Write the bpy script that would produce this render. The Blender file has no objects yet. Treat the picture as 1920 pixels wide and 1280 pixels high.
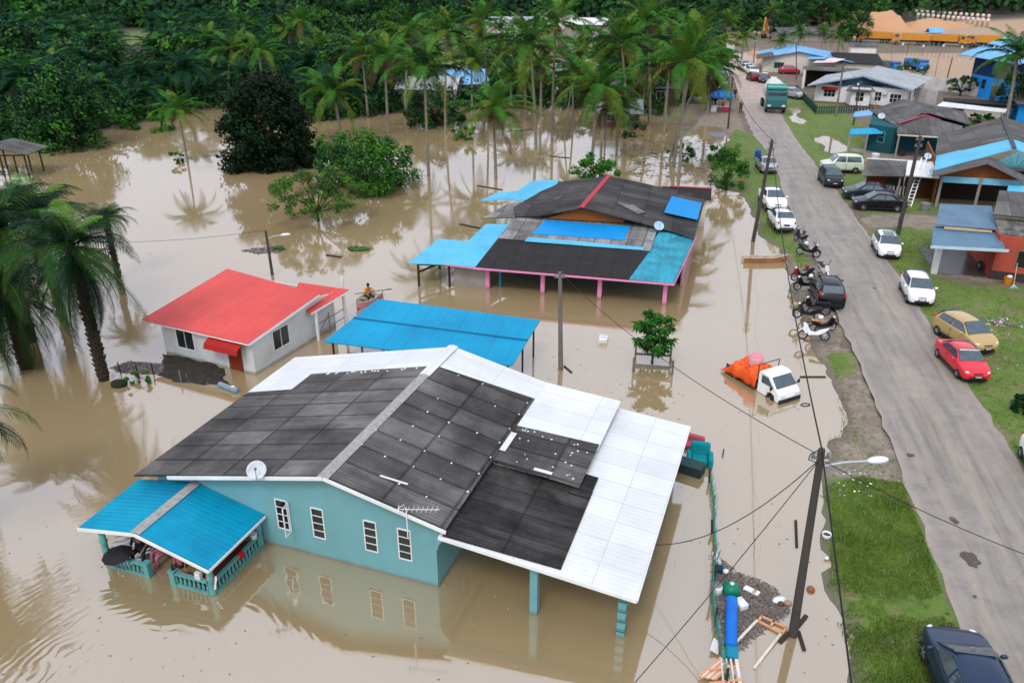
import bpy, bmesh, math, random
import numpy as np
from mathutils import Vector, Matrix, noise as mnoise
R = math.radians
random.seed(7)
SC = bpy.context.scene
COL = SC.collection

# ------------------------------------------------------------------ camera
F, CAMH = 1500.0, 18.0            # focal length in photo pixels, height above the flood water
PITCH = math.atan(700.0 / F)
cam = bpy.data.cameras.new('camera')
cam_o = bpy.data.objects.new('camera', cam); COL.objects.link(cam_o)
cam_o.location = (0, 0, CAMH)
cam_o.rotation_euler = (math.pi/2 - PITCH, 0, 0)
cam.sensor_width = 36.0
cam.lens = F/1920*36.0
cam.clip_start = 0.3; cam.clip_end = 6000
cam.dof.use_dof = True
cam.dof.focus_distance = 30.0
cam.dof.aperture_fstop = 0.6
SC.camera = cam_o

# ------------------------------------------------------------------ world and sun (overcast)
w = bpy.data.worlds.new('World'); SC.world = w; w.use_nodes = True
nt = w.node_tree; nt.nodes.clear()
sky = nt.nodes.new('ShaderNodeTexSky'); sky.sky_type = 'NISHITA'; sky.sun_disc = False
sky.sun_elevation = R(52); sky.sun_rotation = R(200); sky.altitude = 0
sky.air_density = 1.0; sky.dust_density = 4.0; sky.ozone_density = 1.0
hs = nt.nodes.new('ShaderNodeHueSaturation'); hs.inputs['Saturation'].default_value = 0.22
mx = nt.nodes.new('ShaderNodeMix'); mx.data_type = 'RGBA'; mx.inputs['Factor'].default_value = 0.55
mx.inputs[7].default_value = (9.8, 10.5, 12.7, 1)
bg = nt.nodes.new('ShaderNodeBackground'); bg.inputs['Strength'].default_value = 0.14
wo = nt.nodes.new('ShaderNodeOutputWorld')
nt.links.new(sky.outputs[0], hs.inputs['Color']); nt.links.new(hs.outputs[0], mx.inputs[6])
nt.links.new(mx.outputs[2], bg.inputs[0]); nt.links.new(bg.outputs[0], wo.inputs[0])
sun = bpy.data.lights.new('sun', 'SUN'); sun.energy = 1.1; sun.angle = R(14); sun.color = (1.0, 0.96, 0.9)
sun_o = bpy.data.objects.new('sun', sun); COL.objects.link(sun_o)
# direction towards the sun: rotation 200 deg, elevation 52
_az = R(200)
_d = Vector((math.sin(_az)*math.cos(R(52)), math.cos(_az)*math.cos(R(52)), math.sin(R(52))))
sun_o.rotation_euler = _d.to_track_quat('Z', 'Y').to_euler()
SC.view_settings.view_transform = 'Standard'
SC.view_settings.look = 'None'
SC.view_settings.exposure = 0.1
SC.view_settings.gamma = 1.0
SC.view_settings.use_curve_mapping = False
try:
    SC.cycles.use_adaptive_sampling = True; SC.cycles.max_bounces = 8
    SC.cycles.transparent_max_bounces = 6
    SC.cycles.caustics_reflective = False; SC.cycles.caustics_refractive = False
except Exception: pass

# ------------------------------------------------------------------ helpers
def ray(px, py):
    u = (px-960)/F; v = (py-640)/F
    return Vector((u, math.cos(PITCH)-v*math.sin(PITCH), -math.sin(PITCH)-v*math.cos(PITCH)))
def G(px, py, z=0.0):
    """world point at height z that the surveyed photo point sits on"""
    d = ray(px, py); t = (z-CAMH)/d.z
    return Vector((d.x*t, d.y*t, z))
def G2(px, py, z=0.0):
    g = G(px, py, z); return (g.x, g.y)
def heading(p, q):                       # clockwise from +Y, radians
    return math.atan2(q[0]-p[0], q[1]-p[1])

MW = {}
def thing(name, label, cat, loc=(0,0,0), head=0.0, group=None, kind=None):
    o = bpy.data.objects.new(name, None); COL.objects.link(o)
    o.empty_display_size = 0.3
    o.location = loc; o.rotation_euler = (0, 0, -head)
    o['label'] = label; o['category'] = cat
    if group: o['group'] = group
    if kind: o['kind'] = kind
    MW[o.name] = Matrix.Translation(Vector(loc)) @ Matrix.Rotation(-head, 4, 'Z')
    return o
def tag(o, label, cat, group=None, kind=None):
    o['label'] = label; o['category'] = cat
    if group: o['group'] = group
    if kind: o['kind'] = kind
    return o

class MB:
    def __init__(s): s.v = []; s.f = []; s.m = []; s.uv = []; s.anyuv = False
    def add(s, vs, fs, mi=0, uvs=None):
        n = len(s.v); s.v.extend([tuple(q) for q in vs])
        for k, f in enumerate(fs):
            s.f.append([n+i for i in f]); s.m.append(mi)
            if uvs is not None: s.uv.append([uvs[i] for i in f]); s.anyuv = True
            else: s.uv.append(None)
        return s
    def box(s, c, d, rz=0.0, mi=0, mat=None):
        x, y, z = d[0]/2, d[1]/2, d[2]/2
        vs = [Vector((i*x, j*y, k*z)) for k in (-1, 1) for j in (-1, 1) for i in (-1, 1)]
        M_ = mat if mat is not None else Matrix.Rotation(rz, 4, 'Z')
        vs = [M_ @ q + Vector(c) for q in vs]
        return s.add(vs, [(0,2,3,1),(4,5,7,6),(0,1,5,4),(2,6,7,3),(0,4,6,2),(1,3,7,5)], mi)
    def bar(s, p, q, w, h=None, mi=0, up=(0,0,1)):
        """box of section w x h from p to q"""
        h = w if h is None else h
        p = Vector(p); q = Vector(q); d = (q-p); L = d.length
        if L < 1e-6: return s
        d.normalize(); u = Vector(up)
        if abs(d.dot(u)) > .98: u = Vector((0, 1, 0))
        sx = d.cross(u).normalized(); sz = sx.cross(d).normalized()
        vs = []
        for t in (p, q):
            for a, b in ((-1,-1),(1,-1),(1,1),(-1,1)): vs.append(t + sx*a*w/2 + sz*b*h/2)
        return s.add(vs, [(0,1,2,3),(7,6,5,4),(0,4,5,1),(1,5,6,2),(2,6,7,3),(3,7,4,0)], mi)
    def cone(s, p, q, r0, r1, n=10, mi=0, caps=True):
        p = Vector(p); q = Vector(q); d = (q-p).normalized()
        u = Vector((0,0,1)) if abs(d.z) < .95 else Vector((1,0,0))
        a = d.cross(u).normalized(); b = d.cross(a).normalized()
        vs = []
        for t, r in ((p, r0), (q, r1)):
            for i in range(n):
                an = 2*math.pi*i/n; vs.append(t + (a*math.cos(an)+b*math.sin(an))*r)
        fs = [(i, (i+1) % n, n+(i+1) % n, n+i) for i in range(n)]
        if caps: fs += [tuple(range(n-1, -1, -1)), tuple(range(n, 2*n))]
        return s.add(vs, fs, mi)
    def tube(s, pts, r, n=6, mi=0, radii=None):
        pts = [Vector(q) for q in pts]; N = len(pts); vs = []
        prev = None
        for k, c in enumerate(pts):
            d = (pts[min(k+1, N-1)]-pts[max(k-1, 0)])
            d = d.normalized() if d.length > 1e-9 else Vector((0,0,1))
            if prev is None:
                u = Vector((0,0,1)) if abs(d.z) < .9 else Vector((1,0,0))
                a = d.cross(u).normalized()
            else:
                a = (prev - d*prev.dot(d)).normalized()
            prev = a; b = d.cross(a)
            rr = radii[k] if radii else r
            for i in range(n):
                an = 2*math.pi*i/n; vs.append(c + (a*math.cos(an)+b*math.sin(an))*rr)
        fs = []
        for k in range(N-1):
            for i in range(n):
                fs.append((k*n+i, k*n+(i+1) % n, (k+1)*n+(i+1) % n, (k+1)*n+i))
        fs += [tuple(range(n-1, -1, -1)), tuple(range((N-1)*n, N*n))]
        return s.add(vs, fs, mi)
    def lathe(s, c, prof, n=12, mi=0, axis='Z', M_=None):
        """prof: list of (r, h) along the axis"""
        vs = []
        for r, h in prof:
            for i in range(n):
                an = 2*math.pi*i/n; q = Vector((r*math.cos(an), r*math.sin(an), h))
                if axis == 'X': q = Vector((q.z, q.x, q.y))
                if axis == 'Y': q = Vector((q.x, q.z, q.y))
                if M_ is not None: q = M_ @ q
                vs.append(q+Vector(c))
        fs = []
        for k in range(len(prof)-1):
            for i in range(n):
                fs.append((k*n+i, k*n+(i+1) % n, (k+1)*n+(i+1) % n, (k+1)*n+i))
        fs += [tuple(range(n-1, -1, -1)), tuple(range((len(prof)-1)*n, len(prof)*n))]
        return s.add(vs, fs, mi)
    def ball(s, c, r, nu=10, nv=7, mi=0, sq=(1,1,1), rz=0.0):
        prof = []
        vs = []; M_ = Matrix.Rotation(rz, 4, 'Z')
        for j in range(nv+1):
            ph = math.pi*j/nv
            for i in range(nu):
                an = 2*math.pi*i/nu
                vs.append(M_ @ Vector((r*sq[0]*math.sin(ph)*math.cos(an), r*sq[1]*math.sin(ph)*math.sin(an), r*sq[2]*math.cos(ph)))+Vector(c))
        fs = [(j*nu+i, (j+1)*nu+i, (j+1)*nu+(i+1) % nu, j*nu+(i+1) % nu) for j in range(nv) for i in range(nu)]
        return s.add(vs, fs, mi)
    def prism(s, base, z0, z1, mi=0):
        n = len(base); vs = [(x, y, z0) for x, y in base]+[(x, y, z1) for x, y in base]
        fs = [(i, (i+1) % n, n+(i+1) % n, n+i) for i in range(n)]+[tuple(range(n-1, -1, -1)), tuple(range(n, 2*n))]
        return s.add(vs, fs, mi)
    def slab(s, pts, th=0.05, mi=0, mi_side=None, o=None, ux=None):
        """sheet through pts (planar-ish polygon) with thickness below; UV in metres: u along pts[0]->pts[1], v across it"""
        pts = [Vector(q) for q in pts]; n = len(pts)
        nrm = Vector((0,0,0))
        for i in range(n): nrm += (pts[i]-pts[0]).cross(pts[(i+1) % n]-pts[0])
        nrm.normalize()
        if nrm.z < 0: nrm = -nrm; pts = pts[::-1]; rev = True
        else: rev = False
        o = Vector(o) if o is not None else (pts[-1] if rev else pts[0])
        e = (Vector(ux) if ux is not None else ((pts[-2]-pts[-1]) if rev else (pts[1]-pts[0]))).normalized()
        e = (e-nrm*e.dot(nrm)).normalized(); g = nrm.cross(e)
        uv = [((q-o).dot(e), (q-o).dot(g)) for q in pts]
        vs = list(pts)+[q-nrm*th for q in pts]
        s.add(vs, [tuple(range(n))], mi, uv+uv)
        base = len(s.v)-2*n
        ms = mi if mi_side is None else mi_side
        for i in range(n):
            j = (i+1) % n
            s.f.append([base+i, base+n+i, base+n+j, base+j]); s.m.append(ms); s.uv.append([uv[i], uv[i], uv[j], uv[j]])
        s.f.append([base+n+i for i in range(n-1, -1, -1)]); s.m.append(ms); s.uv.append([uv[i] for i in range(n-1, -1, -1)])
        return s
    def extrude(s, outline, a0, a1, plane='YZ', mi=0):
        """outline 2-D polygon extruded along the third axis"""
        n = len(outline)
        def P3(p, t):
            return (t, p[0], p[1]) if plane == 'YZ' else ((p[0], t, p[1]) if plane == 'XZ' else (p[0], p[1], t))
        vs = [P3(p, a0) for p in outline]+[P3(p, a1) for p in outline]
        fs = [(i, (i+1) % n, n+(i+1) % n, n+i) for i in range(n)]+[tuple(range(n-1, -1, -1)), tuple(range(n, 2*n))]
        return s.add(vs, fs, mi)
    def build(s, name, mats, parent=None, world=False, smooth=False, bevel=0, sub=0, autos=None, solid=0):
        vs = s.v
        if world and parent is not None:
            inv = MW[parent.name].inverted(); vs = [inv @ Vector(q) for q in vs]
        me = bpy.data.meshes.new(name)
        me.from_pydata([tuple(q) for q in vs], [], s.f)
        if not isinstance(mats, (list, tuple)): mats = [mats]
        for m_ in mats: me.materials.append(m_)
        me.polygons.foreach_set('material_index', s.m)
        if s.anyuv:
            ul = me.uv_layers.new(name='UVMap')
            flat = []
            for f, u in zip(s.f, s.uv):
                if u is None: flat.extend([0.0]*(2*len(f)))
                else:
                    for q in u: flat.extend((q[0], q[1]))
            ul.data.foreach_set('uv', flat)
        if smooth: me.polygons.foreach_set('use_smooth', [True]*len(s.f))
        me.update()
        if smooth or bevel or sub:
            bm = bmesh.new(); bm.from_mesh(me); bmesh.ops.recalc_face_normals(bm, faces=bm.faces)
            bm.to_mesh(me); bm.free()
        o = bpy.data.objects.new(name, me); COL.objects.link(o)
        if bevel:
            b = o.modifiers.new('bevel', 'BEVEL'); b.width = bevel; b.segments = 2; b.limit_method = 'ANGLE'; b.angle_limit = R(40)
        if sub:
            b = o.modifiers.new('sub', 'SUBSURF'); b.levels = sub; b.render_levels = sub
        if parent is not None:
            o.parent = parent; MW[o.name] = MW[parent.name].copy()
        else: MW[o.name] = Matrix.Identity(4)
        return o

def place(o, loc, head=0.0):
    o.location = loc; o.rotation_euler = (0, 0, -head)
def copy_tree(o, parent=None):
    c = o.copy(); COL.objects.link(c)
    if parent is not None: c.parent = parent
    for ch in list(o.children): copy_tree(ch, c)
    return c

# ------------------------------------------------------------------ materials
def srgb(h):
    if isinstance(h, str):
        h = h.lstrip('#'); c = [int(h[i:i+2], 16)/255 for i in (0, 2, 4)]
    else: c = [x/255 for x in h]
    return tuple((x/12.92 if x <= .04045 else ((x+.055)/1.055)**2.4) for x in c)
MC = {}
def M(name, c1, c2=None, scale=2.0, rough=.75, metal=0.0, spec=.22, bump=0.0, bscale=25.0, dirt=0.0, dirtc=(.03,.026,.02),
      dscale=.6, corr=0.0, corrb=.6, seam=None, seamc=None, streak=0.0, coat=0.0, coord='Object', ax=0, mudline=None, cell=0.0, detail=6):
    """procedural Principled material; corr / seam work in roof-sheet UV metres"""
    if name in MC: return MC[name]
    m = bpy.data.materials.new(name); m.use_nodes = True; MC[name] = m
    T = m.node_tree; N = T.nodes; L = T.links; b = N['Principled BSDF']
    def new(t, **k):
        n = N.new(t)
        for a, v in k.items(): setattr(n, a, v)
        return n
    def math_(op, a, b_=None, c_=None):
        n = new('ShaderNodeMath', operation=op)
        for i, q in enumerate((a, b_, c_)):
            if q is None: continue
            if isinstance(q, (int, float)): n.inputs[i].default_value = q
            else: L.new(q, n.inputs[i])
        return n.outputs[0]
    def mixc(f, a, c):
        n = new('ShaderNodeMix', data_type='RGBA')
        if isinstance(f, (int, float)): n.inputs[0].default_value = f
        else: L.new(f, n.inputs[0])
        for i, q in ((6, a), (7, c)):
            if isinstance(q, tuple): n.inputs[i].default_value = (*q[:3], 1)
            else: L.new(q, n.inputs[i])
        return n.outputs[2]
    def noise(sc, det=detail, vec=None, ro=.6):
        n = new('ShaderNodeTexNoise'); n.inputs['Scale'].default_value = sc; n.inputs['Detail'].default_value = det
        n.inputs['Roughness'].default_value = ro
        L.new(vec if vec is not None else V, n.inputs['Vector']); return n.outputs['Fac']
    def ramp(f, lo, hi):
        n = new('ShaderNodeMapRange', clamp=True); L.new(f, n.inputs[0]); n.inputs[1].default_value = lo; n.inputs[2].default_value = hi
        return n.outputs[0]
    tc = new('ShaderNodeTexCoord'); V = tc.outputs[coord]
    col = tuple(c1)
    if c2 is not None:
        col = mixc(ramp(noise(scale), .32, .68), tuple(c1), tuple(c2))
    hgt = None
    need_uv = corr or seam or streak
    if need_uv:
        sp = new('ShaderNodeSeparateXYZ'); L.new(tc.outputs['UV'], sp.inputs[0]); U, W_ = sp.outputs[0], sp.outputs[1]
    if streak:
        mp = new('ShaderNodeMapping'); L.new(tc.outputs['UV'], mp.inputs[0]); mp.inputs['Scale'].default_value = (2.2, .22, 1)
        sn = noise(1.0, 7, mp.outputs[0], .65)
        col = mixc(math_('MULTIPLY', ramp(sn, .42, .72), streak), col, tuple(dirtc))
    if dirt:
        col = mixc(math_('MULTIPLY', ramp(noise(dscale, 8, None, .68), .45, .72), dirt), col, tuple(dirtc))
    if seam and cell:
        cu, cv = seam[0], seam[1] or 50.0
        fl = [math_('FLOOR', math_('ADD', math_('DIVIDE', q, per), 100.0)) for q, per in ((U, cu), (W_, cv))]
        cb = new('ShaderNodeCombineXYZ'); L.new(fl[0], cb.inputs[0]); L.new(fl[1], cb.inputs[1])
        wn = new('ShaderNodeTexWhiteNoise'); L.new(cb.outputs[0], wn.inputs['Vector'])
        hv = new('ShaderNodeHueSaturation'); L.new(math_('ADD', math_('MULTIPLY', wn.outputs['Value'], cell*2), 1.0-cell), hv.inputs['Value'])
        if isinstance(col, tuple): hv.inputs['Color'].default_value = (*col[:3], 1)
        else: L.new(col, hv.inputs['Color'])
        col = hv.outputs[0]
    if seam:
        du, dv, wd = seam
        dark = None
        for q, per in ((U, du), (W_, dv)):
            if not per: continue
            fr = math_('FRACT', math_('ADD', math_('DIVIDE', q, per), 100.0))
            d1 = math_('ABSOLUTE', math_('SUBTRACT', fr, .5))
            e = ramp(d1, .5-wd/per, .5)
            # irregular staining around laps
            dark = e if dark is None else math_('MAXIMUM', dark, e)
        col = mixc(math_('MULTIPLY', dark, math_('ADD', math_('MULTIPLY', noise(1.7), .9), .25)), col, tuple(seamc or dirtc))
    if mudline is not None:
        ge = new('ShaderNodeNewGeometry'); sz = new('ShaderNodeSeparateXYZ'); L.new(ge.outputs['Position'], sz.inputs[0])
        zz = math_('ADD', sz.outputs[2], math_('MULTIPLY', math_('SUBTRACT', noise(1.6), .5), .25))
        mf = new('ShaderNodeMapRange', clamp=True); L.new(zz, mf.inputs[0]); mf.inputs[1].default_value = mudline+.06; mf.inputs[2].default_value = mudline-.12
        col = mixc(math_('MULTIPLY', mf.outputs[0], .75), col, (.17,.125,.075))
    if corr:
        hgt = math_('SINE', math_('MULTIPLY', U if ax == 0 else W_, 2*math.pi/corr))
        bp = new('ShaderNodeBump'); bp.inputs['Strength'].default_value = corrb; bp.inputs['Distance'].default_value = corr*.16
        L.new(hgt, bp.inputs['Height']); L.new(bp.outputs[0], b.inputs['Normal'])
        if bump:
            b2 = new('ShaderNodeBump'); b2.inputs['Strength'].default_value = bump; b2.inputs['Distance'].default_value = .02
            L.new(noise(bscale), b2.inputs['Height']); L.new(bp.outputs[0], b2.inputs['Normal']); L.new(b2.outputs[0], b.inputs['Normal'])
    elif bump:
        bp = new('ShaderNodeBump'); bp.inputs['Strength'].default_value = bump; bp.inputs['Distance'].default_value = .02
        L.new(noise(bscale), bp.inputs['Height']); L.new(bp.outputs[0], b.inputs['Normal'])
    if isinstance(col, tuple): b.inputs['Base Color'].default_value = (*col, 1)
    else: L.new(col, b.inputs['Base Color'])
    b.inputs['Roughness'].default_value = rough; b.inputs['Metallic'].default_value = metal
    b.inputs['Specular IOR Level'].default_value = spec
    if coat: b.inputs['Coat Weight'].default_value = coat; b.inputs['Coat Roughness'].default_value = .06
    return m
def S(name, hexc, **k):
    """material from an sRGB look colour, with a mild natural variation"""
    c = srgb(hexc); v = k.pop('var', .82)
    return M(name, c, tuple(x*v for x in c), **k)
# ================================================================== GROUND, ROAD, WATER
LAND = 0.35
ROADL = [(1850,1280),(1803,1188),(1765,1085),(1735,999),(1700,910),(1667,820),(1634,733),(1600,655),(1567,590),(1537,497),(1493,427),(1467,357),(1453,300),(1413,253),(1390,200),(1380,160),(1370,130),(1363,100)]
ROADR = [(2180,1280),(2085,1150),(2010,1020),(1965,950),(1905,854),(1837,752),(1790,680),(1743,603),(1677,503),(1630,443),(1610,413),(1573,363),(1533,312),(1493,262),(1460,207),(1437,167),(1424,135),(1417,100)]
RL = [G2(x, y, LAND) for x, y in ROADL]; RR = [G2(x, y, LAND) for x, y in ROADR]
def ext(l):  # run the road on behind the camera
    (x0, y0), (x1, y1) = l[0], l[1]; t = 40/math.hypot(x0-x1, y0-y1)
    return [(x0+(x0-x1)*t, y0+(y0-y1)*t)]+l
RL = ext(RL); RR = ext(RR)
FLOOD_PX = [(1600,1290),(1596,1260),(1580,1180),(1570,1140),(1556,1095),(1549,1060),(1541,1010),(1545,960),(1546,892),(1543,832),(1572,812),(1574,771),(1560,708),(1541,668),(1523,628),(1500,590),(1486,556),(1482,520),(1470,488),(1462,470),(1440,447),(1427,440),(1415,410),(1405,380),(1393,360),(1362,356),(1343,350),(1332,335),(1328,300),(1352,282),(1368,262),(1350,240),(1322,238),(1290,250),(1262,232),(1240,222),(1200,214),(1150,210),(1100,206),(1030,200),(960,198),(860,202),(790,205),(740,212),(680,222),(600,228),(500,215),(430,206),(380,204),(340,215),(310,226),(250,240),(180,250),(60,262),(-100,268),(-500,285)]
FLOOD = [G2(x, y) for x, y in FLOOD_PX]+[(-240, 60), (-240, -80), (7.0, -80)]
PUDDLES = [[G2(x, y, .2) for x, y in P_] for P_ in (
    [(1528,256),(1545,249),(1563,256),(1590,272),(1588,282),(1560,288),(1545,280),(1551,272),(1533,266)],
    [(1473,216),(1492,214),(1513,224),(1505,232),(1478,228)],
    [(1478,200),(1500,196),(1508,206),(1490,212)])]
def poly_sd(X, Y, poly):
    """signed distance, positive inside"""
    P = np.array(poly); Q = np.roll(P, -1, 0)
    d = np.full(X.shape, 1e9); ins = np.zeros(X.shape, bool)
    for (x0, y0), (x1, y1) in zip(P, Q):
        ex, ey = x1-x0, y1-y0; L2 = ex*ex+ey*ey+1e-12
        t = np.clip(((X-x0)*ex+(Y-y0)*ey)/L2, 0, 1)
        d = np.minimum(d, (X-x0-t*ex)**2+(Y-y0-t*ey)**2)
        c = ((y0 > Y) != (y1 > Y)); xi = x0+(Y-y0)*ex/(ey if abs(ey) > 1e-12 else 1e-12)
        ins ^= c & (X < xi)
    d = np.sqrt(d); return np.where(ins, d, -d)
def vnoise(X, Y, s, seed=0):
    rng = np.random.RandomState(seed); T = rng.rand(256, 256)
    x = X*s+1000; y = Y*s+1000; xi = np.floor(x).astype(int); yi = np.floor(y).astype(int)
    fx = x-xi; fy = y-yi; fx = fx*fx*(3-2*fx); fy = fy*fy*(3-2*fy)
    g = lambda a, b: T[a % 256, b % 256]
    return (g(xi, yi)*(1-fx)*(1-fy)+g(xi+1, yi)*fx*(1-fy)+g(xi, yi+1)*(1-fx)*fy+g(xi+1, yi+1)*fx*fy)
def fbm(X, Y, s, seed=0, o=4):
    r = 0; a = .5
    for k in range(o): r = r+a*vnoise(X, Y, s*2**k, seed+k); a *= .5
    return r/(1-.5**o)
def lin(a, b, st): return list(np.arange(a, b, st))
def geo(a, b, s0, q):
    r = [a]; s_ = s0
    while r[-1] < b: s_ *= q; r.append(r[-1]+s_)
    return r
gx = [-v for v in geo(46, 2500, 2, 1.16)][::-1]+lin(-45, 4, 2.0)+lin(4, 46, .33)+lin(46, 110, 1.5)+geo(110, 2500, 2, 1.16)
gy = [-v for v in geo(4, 1500, 1.5, 1.3)][::-1]+lin(-3, 92, .4)+lin(92, 200, 1.4)+geo(200, 4500, 2.5, 1.12)
GX, GY = np.meshgrid(np.array(gx), np.array(gy))
sd = poly_sd(GX, GY, FLOOD)
n1 = fbm(GX, GY, .9, 3); n2 = fbm(GX, GY, .25, 9)
sdn = sd+(n1-.5)*1.3+(n2-.5)*1.2
roadpoly = RL+RR[::-1]
sr = poly_sd(GX, GY, roadpoly)
def height_field(X, Y, sdn, n1, n2, sr=None):
    z = np.clip(-sdn*.11, -1.0, LAND)+np.where(sdn < 0, (n1-.5)*.06, 0)
    far = np.clip((Y-300)/500, 0, 1)
    z = z+far*far*(3-2*far)*70+np.clip((X-120)/400, 0, 1)*np.clip((Y-150)/200, 0, 1)*30
    return z
GZ = height_field(GX, GY, sdn, n1, n2)
for P_ in PUDDLES:
    s_ = poly_sd(GX, GY, P_)+(n1-.5)*.6
    GZ = np.where(s_ > -.6, np.minimum(GZ, LAND-.42*np.clip((s_+.6)/.6, 0, 1)), GZ)
# flatten under the road
GZ = np.where(sr > -.5, np.minimum(GZ, LAND-.02), GZ)
GZ = np.where((sr > -.9) & (sr <= 0.0), np.maximum(GZ, LAND-.06-.1*np.clip(-sr, 0, 1)), GZ)
# ground cover weights: R grass, G stony sand, B orange earth
def inpoly(pxs, z=LAND, soft=.8):
    s_ = poly_sd(GX, GY, [G2(x, y, z) for x, y in pxs])
    return np.clip(.5+s_/(2*soft), 0, 1)
def blend(a, b_): return np.maximum(a, b_)
grass = np.zeros(GX.shape); sand = np.zeros(GX.shape); earth = np.zeros(GX.shape)
for P_ in ([(1520,895),(1560,880),(1625,890),(1690,905),(1735,999),(1765,1085),(1803,1188),(1860,1300),(1560,1300),(1540,1150),(1515,1010)],
           [(1330,350),(1325,285),(1380,240),(1413,253),(1453,300),(1467,357),(1493,427),(1487,470),(1450,470),(1425,445),(1390,360)],
           [(1500,500),(1480,460),(1470,440),(1500,455),(1520,490)],
           [(1540,655),(1600,655),(1610,690),(1560,700)],
           [(1455,190),(1530,180),(1620,235),(1620,300),(1640,330),(1625,360),(1580,360),(1533,312),(1493,262)],
           [(1625,430),(1690,425),(1750,430),(1750,520),(1920,560),(2100,600),(2300,1280),(2180,1280),(1837,752),(1743,603),(1677,503)],
           [(1560,360),(1620,350),(1760,375),(1760,400),(1620,400)],
           [(1350,255),(1380,245),(1372,270)]):
    grass = blend(grass, inpoly(P_))
grass = np.where((GY > 150) & (GX < 20), .62, grass)
grass = np.where(((GX > 60) & (GY < 110)) | ((GX > 24) & (GY < 46) & (sr < -.5)), np.maximum(grass, .6), grass)
grass = np.where((GX < 24) & (GY > 105) & (GY < 170), .5, grass)
for P_ in ([(1500,600),(1560,640),(1600,655),(1650,770),(1700,910),(1650,900),(1540,900),(1520,820),(1550,780),(1540,690),(1480,600)],
           [(1430,430),(1480,450),(1510,480),(1540,520),(1567,590),(1580,650),(1500,600),(1470,540),(1450,480)],
           [(1610,413),(1640,400),(1760,405),(1760,432),(1640,432)],
           [(1700,440),(1752,440),(1752,475),(1720,470)],
           [(1750,440),(1900,440),(1860,530),(1745,515)],
           [(1290,245),(1330,205),(1375,195),(1400,250),(1350,262)],
           [(1450,185),(1490,178),(1500,200),(1480,235),(1440,195)],
           [(1600,262),(1700,250),(1780,330),(1640,340),(1600,300)]):
    sand = blend(sand, inpoly(P_))
for P_ in ([(1363,105),(1360,60),(1500,68),(1920,82),(2300,95),(2300,50),(1600,20),(1380,50)],
           [(1380,145),(1370,110),(1420,90),(1440,120),(1420,145)],
           [(1430,100),(2100,100),(2300,170),(1800,170),(1600,140)]):
    earth = blend(earth, inpoly(P_, soft=3))
sand = np.where((earth > .4), 0, sand); grass = np.where(earth > .4, 0, grass)
nx, ny = len(gx), len(gy)
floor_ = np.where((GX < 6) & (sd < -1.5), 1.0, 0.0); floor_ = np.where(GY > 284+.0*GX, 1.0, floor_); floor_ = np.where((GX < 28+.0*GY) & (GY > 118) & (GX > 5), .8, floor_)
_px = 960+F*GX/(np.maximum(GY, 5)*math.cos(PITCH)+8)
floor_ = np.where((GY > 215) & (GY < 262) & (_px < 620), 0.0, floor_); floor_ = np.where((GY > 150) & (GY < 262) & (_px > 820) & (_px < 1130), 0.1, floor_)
gme = bpy.data.meshes.new('ground')
V_ = np.stack([GX.ravel(), GY.ravel(), GZ.ravel()], 1)
ii = (np.arange(ny-1)[:, None]*nx+np.arange(nx-1)[None, :]).ravel()
Fq = np.stack([ii, ii+1, ii+nx+1, ii+nx], 1)
gme.vertices.add(len(V_)); gme.vertices.foreach_set('co', V_.ravel())
gme.loops.add(Fq.size); gme.loops.foreach_set('vertex_index', Fq.ravel())
gme.polygons.add(len(Fq)); gme.polygons.foreach_set('loop_start', np.arange(len(Fq))*4)
gme.update(); gme.validate()
gme.polygons.foreach_set('use_smooth', [True]*len(gme.polygons))
ca = gme.color_attributes.new('cover', 'FLOAT_COLOR', 'POINT')
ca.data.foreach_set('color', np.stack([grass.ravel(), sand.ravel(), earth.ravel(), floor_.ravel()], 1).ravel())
ground = bpy.data.objects.new('ground', gme); COL.objects.link(ground); ground['kind'] = 'structure'

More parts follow.
